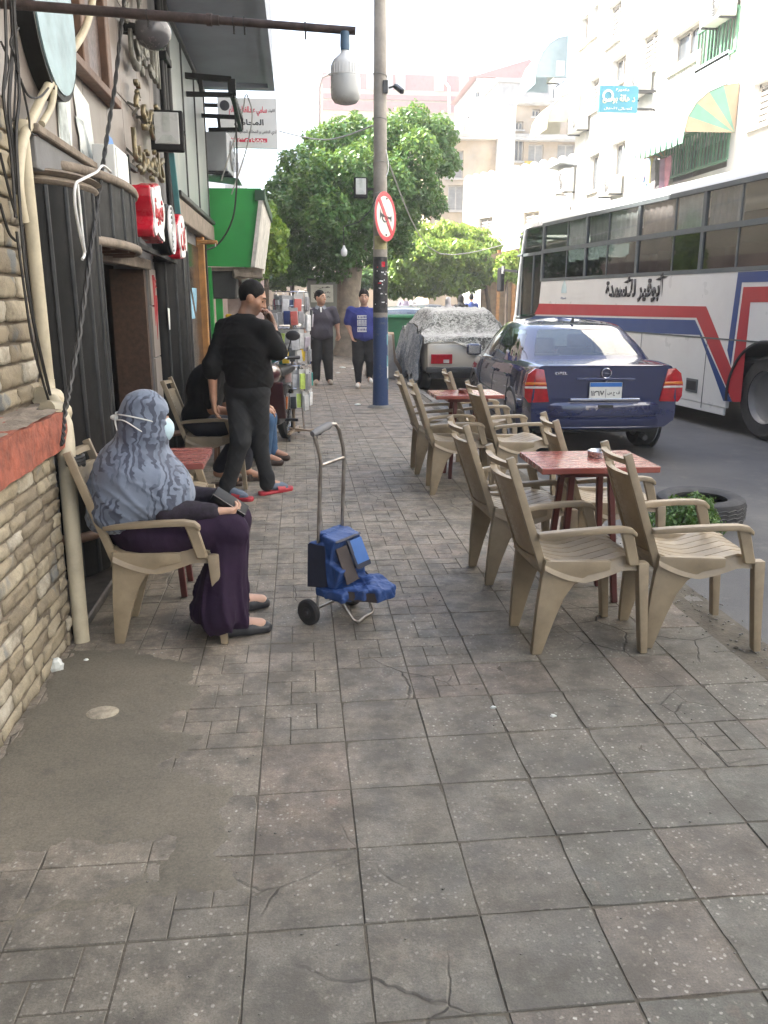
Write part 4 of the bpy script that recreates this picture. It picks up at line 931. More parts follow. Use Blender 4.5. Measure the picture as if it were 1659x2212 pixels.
p = [cr(1045,425), cr(1215,440), cr(1215,690), cr(1045,715)]
part('pebbledash_panel', MB().box2((XR-.03, min(q.y for q in p), p[2].z), (XR-.002, max(q.y for q in p), p[0].z)), mat('pebbledash', (.55,.54,.51), .9, var=.35, scale=14, bump=1, bscale=14, coords='World'), WB)
p = [cr(1215,430), cr(1400,440), cr(1400,600), cr(1215,610)]
part('grey_parapet', MB().box2((XR-.05, min(q.y for q in p), p[2].z), (XR-.005, max(q.y for q in p), p[0].z)), mat('grey_blue_panel', (.40,.46,.47), .8, var=.1, coords='World'), WB)
# awnings: curved canvas over ribs
def awning(label, c0, c1, zt, zb, out, cols, side, nrib=5):
    """canvas bow from the wall (y = c0..c1) with fan-shaped end"""
    t = thing('awning', label, 'awning', (XR, (c0+c1)/2, zb), group=None)
    def prof(s_): a = s_*math.pi/2; return out*math.sin(a), zt-(zt-zb)*(1-math.cos(a))
    for k_ in range(nrib):
        m = MB(); s0, s1 = k_/nrib, (k_+1)/nrib
        a0, a1 = prof(s0), prof(s1)
        m.prism([(a0[0],a0[1]), (a1[0],a1[1]), (a1[0]-.01,a1[1]-.015), (a0[0]-.01,a0[1]-.015)], lambda u, v, w_: (XR-u-.02, w_, v), c0, c1)
        st = part('canvas_stripe', m, cols[k_ % len(cols)], t)
        for yy in (c0, c1):
            e = MB(); e.add([(XR-.02, yy, zb), (XR-a0[0]-.02, yy, a0[1]), (XR-a1[0]-.02, yy, a1[1])], [(0,1,2)]); part('end_gore', e, cols[(k_+1) % len(cols)], st)
    m = MB(); x = XR-out-.02; n = 12
    for k_ in range(n): m.add([(x, c0+(c1-c0)*k_/n, zb), (x, c0+(c1-c0)*(k_+1)/n, zb), (x, c0+(c1-c0)*(k_+.85)/n, zb-.22), (x, c0+(c1-c0)*(k_+.15)/n, zb-.22)], [(0,1,2,3)])
    part('valance', m, cols[0], t); return t
cv = lambda n, c: mat('canvas_'+n, c, .85, var=.1, scale=3, bump=.2, bscale=30)
GN, OR_, BG, BE, GY = cv('green', (.16,.32,.24)), cv('orange', (.42,.30,.20)), cv('blue_grey', (.30,.38,.40)), cv('beige', (.46,.43,.33)), cv('grey', (.38,.40,.41))
p0, p1 = cr(1265,560,XR), cr(1470,900,XR); ay0, ay1 = sorted((cr(1470,700).y, cr(1035,850).y))
awning('striped green and orange awning over the lower balcony', ay0, ay1, cr(1460,530).z, cr(1450,830).z, 1.15, [GN, OR_, GN, OR_], 1)
a = cr(410,250); b = cr(400,450); awning('faded blue grey awning high on the far corner of the white house', a.y-.1, a.y+2.1, a.z+.1, b.z-.2, 1.1, [BG], 1)
a = cr(490,570); b = cr(490,760); awning('beige awning above the beige air conditioner of the white house', a.y-.1, a.y+2.0, a.z, b.z, 1.1, [BE], 1)
# air conditioners on the facade
for lab, (x0, y0, x1, y1) in (('air conditioner beside the blue signboard', (830,480,955,600)), ('air conditioner standing in the upper balcony', (1340,15,1475,140)), ('air conditioner on the wall just above the bus, under small grey hood', (370,1065,480,1205)), ('air conditioner under a tall window just above the bus roof', (660,1120,768,1218)), ('air conditioner beside the beige awning', (465,725,560,825)), ('air conditioner below the faded blue grey awning', (335,418,412,500))):
    c = cr((x0+x1)/2, y1); w_ = abs(cr(x0,y1).y-cr(x1,y1).y); h = abs(cr(x0,y0).z-cr(x0,y1).z)
    ac_unit(lab, (XR-.24, c.y, c.z), max(.8, min(w_, 1.1)), max(.5, min(h, .75)), .34, R(-90), 'air conditioners on the white house' if False else None, col=M_BEIGEAC)
m = MB(); c = cr(425,1040); m.box((XR-.3, c.y, c.z), (.6, 1.5, .04), rotm(0,.15,0)); solo('window_hood', m, GY, 'small grey hood above the air conditioner by the bus roof', 'hood')
# blue signboard
c0, c1 = cr(612,532), cr(848,703)
SGN = thing('blue_signboard', 'blue signboard with white and cream script on the white house', 'sign', (XR-.5, (c0.y+c1.y)/2, c1.z))
# the board stands out square to the wall so that it faces the street
q0, q1 = ony(1297, 184, 22.9), ony(1376, 244, 22.9)
SGN.location = ((q0.x+q1.x)/2, 22.9, q1.z)
part('panel', MB().box2((q0.x,22.9,q1.z), (q1.x,22.98,q0.z)), mat('blue_sign_paint', (.06,.26,.36), .5, var=.12, scale=2, coords='World'), SGN); part('sign_arm', MB().bar((q1.x,22.95,q0.z-.1), (XR,22.95,q0.z-.1), .06).bar((q1.x,22.95,q1.z+.1), (XR,22.95,q1.z+.1), .06), M_GREYM, SGN)
w_ = q1.x-q0.x; h_ = q0.z-q1.z; MC = mat('cream_lettering', (.72,.66,.48), .5)
for t, fx, fz, fw, fh in (('دكتورة', .58, .84, .34, .12), ('د هالة بولس', .5, .5, .84, .34), ('أخصائى الأطفال', .5, .15, .74, .13)): lettering('lettering', arabic(t), MC if fh > .3 else M_WHITEP, SGN, (q0.x+w_*fx, 22.89, q1.z+h_*fz), (1,0,0), (0,0,1), 1, width=w_*fw, height=h_*fh, depth=-.01, bold=.02)
part('emblem', MB().lathe([(.10,0),(.15,0),(.15,.01),(.10,.01)], (q0.x+.22,22.88,q0.z-.25), 20, rotm(math.pi/2,0,0)), M_WHITEP, SGN)
# washing hung out over the bus
g = random.Random(4); cols = [(.45,.30,.42), (.62,.28,.36), (.30,.45,.60), (.66,.60,.30), (.55,.53,.56), (.16,.15,.15)]
cl0, cl1 = cr(945,1045), cr(1150,1020); n = 8
for k_ in range(n):
    c = cl0.lerp(cl1, (k_+.5)/n); w_ = .34; L = g.uniform(.5,.95); m = MB()
    m.grid(lambda u, v: (XR-.45+.05*math.sin(u*7+v*3+k_), c.y-w_/2+w_*u, c.z+.15-L*v+.03*math.sin(u*9)), 8, 8)
    solo('hanging_laundry', m, mat('cloth_%d' % (k_ % 6), cols[k_ % 6], .9, var=.2), ('mauve','pink','sky blue','yellow','grey','black','second mauve','second pink')[k_]+' garment on the washing line above the bus', 'laundry', 'washing hung out above the bus', loc=c+Vector((-.45,0,-.6)), smooth=180)
solo('washing_line', MB().tube([cl0+Vector((-.45,.3,.16)), cl1+Vector((-.45,-.3,.16))], .012, 5), M_GCABLE, 'washing line stretched under the lower balcony', 'line')
# ---- sunlit white house with scalloped parapet, set askew beyond
def frame_line(a, b):
    a = Vector(a); b = Vector(b); d = (b-a).normalized(); nrm = Vector((-d.y, d.x, 0)); 
    return (lambda u, z, dd: (a.x+d.x*u+nrm.x*dd, a.y+d.y*u+nrm.y*dd, z)), (b-a).length
fl, Ln = frame_line((7.6,39.,0), (11.6,30.6,0))
SC = thing('scalloped_house', 'low white house with scalloped parapet beyond the apartment house', 'building', (9.5, 35, 0))
facade('wall', fl, 0, Ln, -.1, 6.6, [(1.2,2.2,3.4,5.), (4.2,5.2,3.4,5.), (6.9,7.9,3.4,5.)], M_WHITEW, SC, .2)
for k_ in range(int(Ln/.55)):
    m = MB(); n = 8; u0 = k_*.55; m.prism([(u0+.275+.27*math.cos(a), 6.55+.36*math.sin(a)) for a in [math.pi*i/n for i in range(n+1)]], lambda u, v, t: fl(u, v, t), 0, .12); part('scallop', m, M_WHITEW, SC)
for a in (1.2, 4.2, 6.9): window(fl, a, a+1, 3.4, 5., SC, 'shutter', .12)
part('house_body', MB().prism([(0,.5),(Ln,.5),(Ln,6),(0,6)], lambda u, v, t: fl(u, t, v), -.1, 6.5), M_WHITEW, SC)
# ---- crumbling ochre house at the bend
YR = 47.; FY = lambda u, z, d: (u, YR+d, z)
RU = thing('crumbling_house', 'crumbling ochre house with grey shutters at the bend of the street', 'building', (10, YR, 0))
def pr(x, y): return ony(x, y, YR)
rr = []
for x0, y0, x1, y1, kd in ((965,325,1000,385,'shutter'), (968,400,1002,455,'shutter'), (1113,300,1130,348,'glass'), (1142,311,1172,372,'shutter'), (1018,270,1032,290,'glass'), (1114,262,1130,280,'glass'), (1150,236,1166,252,'glass'), (1205,311,1240,372,'shutter')):
    a, b = pr(x0, y0), pr(x1, y1); rr.append((a.x, b.x, b.z, a.z, kd))
rr = clear(rr); rl = pr(935,300).x; zt1 = pr(980,283).z; zt2 = pr(1150,215).z; xm = pr(1122,300).x
facade('wall', FY, rl, 20, -.1, zt1, [q for q in rr if q[3] < zt1-.05], M_OCHRE, RU, .25)
facade('upper_wall', FY, xm, 20, zt1, zt2, [q for q in rr if q[2] > zt1+.05], M_OCHRE, RU, .25)
part('house_body', MB().box2((rl,YR+.6,0), (20,YR+9,zt1-.1)).box2((xm,YR+.6,zt1), (20,YR+9,zt2-.1)), M_OCHRE, RU)
for q in rr:
    if q[3] < zt1-.05 or q[2] > zt1+.05: window(FY, *q[:4], RU, q[4], .18)
part('cornice', MB().box2((rl-.3,YR-.45,zt1-.45), (20,YR,zt1-.15)), M_TRIM, RU, subsurf=6, jitter=.09); part('cornice', MB().box2((xm-.3,YR-.35,zt2-.3), (20,YR,zt2)), M_TRIM, RU, subsurf=6, jitter=.09)
b0, b1 = pr(1072,300), pr(1098,395); part('bay', MB().box2((b0.x,YR-1.1,b1.z-.3), (b1.x,YR-.01,pr(1080,240).z)), M_WHITEW, RU); part('balcony_slab', MB().box2((b0.x-.7,YR-1.5,b1.z-.5), (b1.x+1.2,YR,b1.z-.3)), M_TRIM, RU)
part('balcony_bracket', MB().tube([(b0.x-.4,YR-1.4,b1.z-.5),(b0.x-.2,YR-.9,b1.z-1.),(b0.x-.1,YR-.1,b1.z-1.8)], .1, 6), M_TRIM, RU); part('balcony_bracket', MB().tube([(b1.x+.9,YR-1.4,b1.z-.5),(b1.x+.7,YR-.9,b1.z-1.),(b1.x+.6,YR-.1,b1.z-1.8)], .1, 6), M_TRIM, RU)
a, b = pr(1132,348), pr(1150,385); solo('yellow_cloth', MB().box2((a.x,YR-.12,b.z), (b.x,YR-.06,a.z)), cv('yellow', (.60,.42,.06)), 'yellow cloth hung on the ochre house balcony', 'cloth')
def dish(label, c, r, az, el):
    t = thing('satellite_dish', label, 'satellite dish', c); rot = rotm(0,0,az) @ rotm(el,0,0)
    m = MB(); m.lathe([(0,0),(r*.5,r*.06),(r,r*.25)], (0,0,r*1.1), 20, rot); link('dish', m.mesh('dish', smooth=180), M_WHITEW, t)
    m = MB(); m.bar((0,0,0), (0,0,r*1.1), .06); link('mast', m.mesh('mast'), M_GREYM, t); m = MB(); m.bar((0,0,r*1.1), Vector((0,0,r*1.1))+rot @ Vector((0,0,r*.8)), .04); link('feed_arm', m.mesh('feed_arm'), M_GREYM, t)
c = pr(1015,292); dish('satellite dish standing on the lower roof of the ochre house', (c.x, YR+1.5, zt1), .8, 1.2, 1.15); c = pr(1150,215); dish('satellite dish on the upper roof of the ochre house', (c.x+1.6, YR+1.5, zt2), .85, 1.0, 1.1); c = pr(1090,240)
dish('large satellite dish over the white bay of the ochre house', (c.x-.4, YR+1.4, zt1), 1.0, -.3, 1.2)
# ---- far blocks
def block(label, x0, y0, x1, y1, Y, m, deep=14, name='far_block'):
    a, b = ony(x0, y0, Y), ony(x1, y1, Y); t = thing(name, label, 'building', ((a.x+b.x)/2, Y, 0)); return t, a.x, b.x, a.z
M_PINKB = mat('dusty_red_brick', (.42,.22,.20), .9, var=.15, scale=3, dirt=.2, coords='World')
t, x0, x1, z1 = block('far apartment block with red brick top floor and banded pale walls', 780, 158, 1030, 260, 92, None)
zb = ony(900, 196, 92).z; ops = [(ony(x,0,92).x, ony(x+8,0,92).x, ony(0,y+9,92).z, ony(0,y,92).z) for x, y in ((974,212), (962,212), (1003,170), (983,165))]
F92 = lambda u, z, d: (u, 92+d, z); ops = [o for o in ops if o[3] < zb-.1]
facade('wall', F92, x0-4, x1, 0, zb, ops, M_CREAM, t); facade('brick_storey', F92, x0-4, x1, zb, z1, [], M_PINKB, t); part('block_body', MB().box2((x0-4,93,0), (x1,108,z1-.2)), M_CREAM, t)
for o in ops: window(F92, *o, t)
for y_ in (207, 222, 232): zz = ony(900, y_, 92).z; m = MB(); m.box2((x0-4,91.8,zz-.45), (x1,91.99,zz)); part('brick_band', m, M_PINKB, t)
for x_ in (802, 838, 865, 948, 1002): m = MB(); xx = ony(x_,170,92).x; m.box2((xx-.5,91.85,zb), (xx+.5,91.99,z1)); part('concrete_pier', m, M_GRAYB, t)
m = MB(); q = [ony(962,165,91.6), ony(962,178,91.6), ony(970,188,91.6), ony(971,245,91.6)]; m.tube(q, .16, 6); part('downpipe', m, M_WHITEW, t)
t, x0, x1, z1 = block('far pale blue house with low pitched roof', 1030, 168, 1192, 300, 74, None); F74 = lambda u, z, d: (u, 74+d, z)
ops = clear([(ony(x,0,74).x, ony(x+w_,0,74).x, ony(0,y+h,74).z, ony(0,y,74).z) for x, y, w_, h in ((1033,172,10,12), (1100,166,12,14))]); facade('wall', F74, x0, x1, 0, z1, ops, mat('pale_blue_render', (.52,.62,.66), .85, var=.06, scale=.6, coords='World'), t)
for o in ops: window(F74, *o, t)
part('house_body', MB().box2((x0,74.4,0), (x1,84,z1-.1)), M_GRAYB, t); part('roof', MB().prism([(x0-.5,z1),(x1+.5,z1),((x0+x1)/2+1,z1+1.4)], lambda u, v, s_: (u, s_, v), 73.6, 84), M_PINKB, t)
t, x0, x1, z1 = block('far windowless grey block between ochre and pale blue houses', 1076, 178, 1182, 300, 62, None); part('wall', MB().box2((x0,62,0), (x1,72,z1)), M_GRAYB, t); part('parapet', MB().box2((x0-.1,61.9,z1), (x1+.1,72,z1+.3)), M_GRAYB, t)
t, x0, x1, z1 = block('faint grey tower block far beyond the green shop', 478, 330, 524, 420, 120, None); part('wall', MB().box2((x0-14,120,0), (x1,132,z1)), mat('far_grey_render', (.45,.48,.52), .9, coords='World'), t)
for k_ in range(5): m = MB(); zz = z1-2.8*k_-2.4; m.box2((x0+.3,119.9,zz), (x1-.3,119.99,zz+1.2)); part('window', m, M_PANE, t)
# boundary wall, kiosk, timber shed
solo('boundary_wall', MB().box2((-14,54,0), (5.,54.4,3.4)), M_CREAM, 'long cream wall closing the view under the trees', 'wall', loc=Vector((-4,54,0)))
solo('side_wall', MB().box2((-2.2,16.3,0), (-1.9,54,2.6)), mat('dusty_rose_render', (.40,.30,.26), .9, var=.2, scale=1., dirt=.4, coords='World'), 'dusty rose wall running on behind the street trees', 'wall', loc=Vector((-2,30,0)))
solo('shade_terrace', MB().box2((-14,12.7,0), (-4.2,18.6,13)).box2((-14,18.6,0), (-4.2,25,10.)).box2((-14,25,0), (-6.2,50,13)), M_CREAM, 'cream terrace behind the left-hand trees', 'building', loc=Vector((-10,30,0)))  # out of view; heights set to shade the street but not the ficus top
K = thing('kiosk', 'grey metal kiosk with white notices behind the tree trunk', 'kiosk', ony(700, 700, 25.)); kx0, kx1 = ony(664,640,25.).x, ony(738,640,25.).x; kz = ony(700,606,25.).z; K.location = ((kx0+kx1)/2, 25, 0)
part('cabinet', MB().box2((kx0,25,0), (kx1,26.2,kz)), mat('grey_green_metal', (.24,.26,.24), .6, var=.15, dirt=.3, coords='World'), K, bevel=.02); part('lid', MB().box2((kx0-.06,24.94,kz), (kx1+.06,26.26,kz+.06)), M_GREYM, K)
part('notice', MB().box2((kx0+.1,24.97,kz-.62), (kx1-.25,24.995,kz-.12)), M_PAPER, K)
for i, (t_, zz) in enumerate((('فرع', .2), ('رقم تليفون', .34), ('رقم تليفون', .47))): lettering('lettering', arabic(t_), M_LB, K, ((kx0+kx1)/2-.08, 24.965, kz-zz), (1,0,0), (0,0,1), 1, width=.5, height=.07, depth=-.003, bold=.03)
part('poster', MB().box2((kx1-.4,24.97,kz-1.3), (kx1-.05,24.995,kz-.8)), M_LB, K)
solo('white_bag', MB().ball((kx0+.5,25.5,kz+.12), (.28,.25,.16), 10, 6), M_PAPER, 'white bundle lying on top of the kiosk', 'bag', loc=Vector((kx0+.5,25.5,kz+.06)), smooth=180)
SH = thing('timber_shed', 'brown timber stall with slanted roof beyond the bus', 'shed', (9, 27, 0)); M_TIM = mat('old_timber', (.27,.20,.13), .85, var=.3, scale=6, bump=.3, dirt=.3, coords='World')
sx0 = ony(1040,650,34.).x; sx1 = ony(1125,650,34.).x; sz = ony(1120,522,34.).z
part('wall', MB().box2((sx0,34,0), (sx1+1.5,34.2,sz-.5)), M_TIM, SH); part('roof', MB().prism([(sx0-.3,sz-.65),(sx1+1.6,sz+.15),(sx1+1.6,sz),(sx0-.3,sz-.85)], lambda u, v, s_: (u, s_, v), 32.6, 36), M_TIM, SH)
for x_ in (1075, 1108): m = MB(); xx = ony(x_,650,32.8).x; m.bar((xx,32.8,-.1), (xx,32.8,sz-.4), .13); part('post', m, M_ORWOOD, SH)
for k_ in range(6): m = MB(); m.box2((sx0+.35*k_,33.95,.1), (sx0+.35*k_+.3,33.99,sz-.6)); part('plank', m, M_TIM, SH)
# ================================================================== trees
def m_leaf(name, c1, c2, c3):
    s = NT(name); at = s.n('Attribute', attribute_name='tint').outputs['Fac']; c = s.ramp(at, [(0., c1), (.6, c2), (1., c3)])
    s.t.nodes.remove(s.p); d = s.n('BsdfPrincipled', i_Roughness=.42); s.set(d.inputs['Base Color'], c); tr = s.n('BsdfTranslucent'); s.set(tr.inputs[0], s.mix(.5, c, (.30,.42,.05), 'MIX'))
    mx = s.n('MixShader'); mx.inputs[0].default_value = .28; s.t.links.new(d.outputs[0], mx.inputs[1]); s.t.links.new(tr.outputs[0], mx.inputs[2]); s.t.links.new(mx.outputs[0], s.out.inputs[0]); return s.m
def leaves(clumps, n, size, seed, droop=0.):
    """leaf quads through clumps = [(centre, (rx, ry, rz), weight, tint)]"""
    g = np.random.default_rng(seed); w_ = np.array([c[2]*np.prod(c[1])**.62 for c in clumps]); w_ = w_/w_.sum(); cnt = (w_*n).astype(int); V = []; T = []
    for (c, r, _, tint), k_ in zip(clumps, cnt):
        d = g.normal(size=(k_, 3)); d /= np.linalg.norm(d, axis=1)[:, None]; rad = (.35+.65*g.random(k_)**.45)*(1+.13*np.sin(d[:, 0]*7+d[:, 2]*5+seed)+.1*np.sin(d[:, 1]*9-d[:, 2]*8))
        p = np.array(c)+d*np.array(r)*rad[:, None]
        nr = d*.6+g.normal(size=(k_, 3))*.6+np.array([0,0,.5]); nr /= np.linalg.norm(nr, axis=1)[:, None]
        t = np.cross(nr, g.normal(size=(k_, 3))); t /= np.linalg.norm(t, axis=1)[:, None]; t[:, 2] -= droop; b = np.cross(nr, t); s_ = size*g.uniform(.6, 1.35, k_)[:, None]
        V.append(np.stack([p-t*s_, p+b*s_*.5, p+t*s_, p-b*s_*.5], 1).reshape(-1, 3))
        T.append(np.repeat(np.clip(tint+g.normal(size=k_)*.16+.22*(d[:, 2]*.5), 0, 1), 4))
    V = np.concatenate(V); T = np.concatenate(T); m = len(V)//4; me = bpy.data.meshes.new('foliage')
    me.vertices.add(len(V)); me.vertices.foreach_set('co', V.astype(np.float32).ravel()); me.loops.add(len(V)); me.loops.foreach_set('vertex_index', np.arange(len(V), dtype=np.int32))
    me.polygons.add(m); me.polygons.foreach_set('loop_start', np.arange(0, len(V), 4, dtype=np.int32)); me.update(calc_edges=True)
    a = me.attributes.new('tint', 'FLOAT', 'POINT'); a.data.foreach_set('value', T.astype(np.float32)); return me
M_BARK = mat('grey_bark', (.22,.185,.15), .95, var=.3, scale=5, bump=1, bscale=14, dirt=.4, coords='World'); M_BARK2 = mat('dark_bark', (.085,.065,.05), .95, var=.3, scale=6, bump=1, bscale=14, coords='World')
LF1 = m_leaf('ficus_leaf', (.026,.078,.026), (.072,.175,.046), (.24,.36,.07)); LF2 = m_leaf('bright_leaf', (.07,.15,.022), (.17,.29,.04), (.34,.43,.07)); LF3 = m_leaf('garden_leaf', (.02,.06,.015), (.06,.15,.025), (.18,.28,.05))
def tree(name, label, base, trunk, limbs, clumps, n, size, seed, leaf, bark, droop=0., group=None):
    t = thing(name, label, 'tree', base, group=group)
    m = MB(); m.tube([p for p, r in trunk], [r for p, r in trunk], 14); tk = part('trunk', m, bark, t, smooth=70, subsurf=0)
    for k_, l in enumerate(limbs): m = MB(); m.tube([p for p, r in l], [r for p, r in l], 8); part('limb', m, bark, tk, smooth=70)
    me = leaves([(np.array(c)-np.array(base), r, w_, ti) for c, r, w_, ti in clumps], n, size, seed, droop); o = link('crown', me, leaf, t); o['kind'] = 'stuff'; return t
def DC(x, y, Y, rpx, rz=None, w_=1., ti=.45, dep=1.):
    """clump seen at display pixel x, y at distance Y with a radius in pixels"""
    p = ony(x, y, Y); k_ = Y/1762.*1.0; r = rpx*k_; return ((p.x, p.y, p.z), (r, r*dep, (rz or rpx)*k_), w_, ti)
TB = onz(750, 768); Yt = TB.y
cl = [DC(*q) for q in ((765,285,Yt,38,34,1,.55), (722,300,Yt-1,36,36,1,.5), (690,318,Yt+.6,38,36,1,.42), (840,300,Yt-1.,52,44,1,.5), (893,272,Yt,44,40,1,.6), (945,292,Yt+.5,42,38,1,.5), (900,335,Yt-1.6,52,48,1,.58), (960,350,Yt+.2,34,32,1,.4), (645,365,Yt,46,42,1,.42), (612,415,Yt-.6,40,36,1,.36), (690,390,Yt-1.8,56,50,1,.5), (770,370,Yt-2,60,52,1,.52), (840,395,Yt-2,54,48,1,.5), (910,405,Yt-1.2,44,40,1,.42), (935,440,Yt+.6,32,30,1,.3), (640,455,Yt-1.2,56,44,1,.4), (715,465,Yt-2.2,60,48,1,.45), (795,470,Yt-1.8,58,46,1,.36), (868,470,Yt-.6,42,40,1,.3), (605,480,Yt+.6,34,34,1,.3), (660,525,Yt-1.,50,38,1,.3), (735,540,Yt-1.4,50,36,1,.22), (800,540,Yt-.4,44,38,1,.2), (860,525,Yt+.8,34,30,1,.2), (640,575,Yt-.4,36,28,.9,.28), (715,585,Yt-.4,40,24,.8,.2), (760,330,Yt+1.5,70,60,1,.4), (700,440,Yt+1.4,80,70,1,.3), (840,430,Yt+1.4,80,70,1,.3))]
c0 = Vector((TB.x, Yt, 0)); top = ony(765, 560, Yt)
limbs = [[(c0+Vector((.05,0,2.4)), .20), (ony(x, y, Yt+dy), .06)] for x, y, dy in ((690,440,-.6), (840,430,-.5), (770,360,.3), (640,470,.2), (900,400,.6))]
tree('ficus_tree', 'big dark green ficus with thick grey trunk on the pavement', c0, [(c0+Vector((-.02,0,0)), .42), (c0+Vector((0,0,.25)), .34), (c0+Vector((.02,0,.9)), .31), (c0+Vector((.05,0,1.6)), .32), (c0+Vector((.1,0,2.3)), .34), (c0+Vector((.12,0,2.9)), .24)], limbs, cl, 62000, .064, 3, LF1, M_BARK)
Y2 = 34.
cl = [DC(*q) for q in ((870,520,Y2,36,26,1,.7), (915,505,Y2+1,44,22,1,.8), (965,500,Y2,44,20,1,.85), (1020,515,Y2,40,24,1,.8), (1055,535,Y2-.5,30,22,1,.7), (880,560,Y2-1,42,28,1,.55), (930,545,Y2-1.5,48,30,1,.65), (985,545,Y2-1.5,46,28,1,.7), (1035,560,Y2-1,36,26,1,.55), (860,600,Y2-.5,34,22,1,.35), (905,590,Y2-1,40,22,1,.4), (955,585,Y2-1,44,24,1,.45), (1000,588,Y2,36,22,1,.35), (930,625,Y2,30,18,1,.3), (845,560,Y2+1,30,30,1,.5), (885,628,Y2,30,16,1,.35), (975,620,Y2-.5,34,18,1,.4), (1015,612,Y2-.5,30,18,1,.4), (1050,590,Y2-.5,26,22,1,.5), (850,632,Y2,24,14,1,.3))]
b2 = Vector((ony(1010,690,Y2).x, Y2, 0)); b2m = ony(985,600,Y2)
tree('street_tree', 'bright green spreading tree with leaning dark stems behind the parked cars', b2, [(b2, .16), (b2.lerp(b2m,.5), .13), (b2m, .09)], [[(b2+Vector((1.1,0,0)), .13), (ony(1045,600,Y2), .08)], [(b2m, .08), (ony(920,560,Y2), .04)]], cl, 26000, .09, 5, LF2, M_BARK2, .3)
Y3 = 19.
cl = [DC(*q) for q in ((575,480,Y3,26,22,1,.6), (590,510,Y3,30,30,1,.62), (572,540,Y3,28,34,1,.66), (560,580,Y3,24,26,1,.6), (597,560,Y3,24,30,1,.5), (552,510,Y3+.5,20,30,1,.6), (580,450,Y3,14,16,1,.5))]
b3 = Vector((ony(575,700,Y3).x, Y3, 0)); tree('young_street_tree', 'slim yellow green tree growing just past the green shop', b3, [(b3, .07), (ony(575,560,Y3), .05)], [], cl, 7000, .065, 7, LF2, M_BARK2)
Y4 = 31.
cl = [DC(*q) for q in ((625,520,Y4,30,28,1,.5), (650,560,Y4,32,28,1,.4), (610,570,Y4,30,30,1,.45), (640,600,Y4,26,16,1,.35), (665,600,Y4,20,16,1,.3), (600,610,Y4+1,24,16,1,.4))]
b4 = Vector((ony(632,690,Y4).x, Y4, 0)); tree('thin_stemmed_tree', 'leafy tree with thin dark stem between green shop and kiosk', b4, [(b4, .10), (ony(631,600,Y4), .08)], [], cl, 7000, .09, 9, LF3, M_BARK2)
Y5 = 30.
cl = [DC(*q) for q in ((1095,570,Y5,24,22,1,.8), (1085,590,Y5,18,18,1,.7), (1112,590,Y5,16,20,1,.6), (1108,555,Y5,14,12,1,.9))]
b5 = Vector((ony(1095,690,Y5).x, Y5, 0)); tree('small_street_tree', 'small lit yellow green tree beside the front of the bus', b5, [(b5, .07), (ony(1095,590,Y5), .05)], [], cl, 3500, .085, 11, LF2, M_BARK2)
Y6 = 44.
cl = [DC(*q) for q in ((800,600,Y6,40,20,1,.5), (850,615,Y6,36,20,1,.3), (770,610,Y6,30,18,1,.4), (820,570,Y6,30,20,1,.5))]
b6 = Vector((ony(820,690,Y6).x, Y6, 0)); tree('background_tree', 'shaded tree filling the gap behind the lamp pole', b6, [(b6, .14), (ony(820,600,Y6), .1)], [], cl, 6000, .13, 13, LF3, M_BARK2)
# street lamp far away on the left of the ficus
FL = thing('street_lamp', 'far curved street lamp rising behind the ficus', 'lamp', (ony(690,640,45).x, 45, 0)); q = [ony(690,660,45), ony(690,300,45), ony(690,190,45), ony(695,168,45), ony(712,160,45)]; q[0].z = 0
part('mast', MB().tube(q, [.12,.09,.08,.07,.06], 8), mat('brown_lamp_post', (.35,.28,.25), .6), FL, smooth=60); part('lamp_head', MB().ball(q[-1]+Vector((.2,0,0)), (.35,.14,.09), 10, 6), M_GREYM, FL, smooth=180)
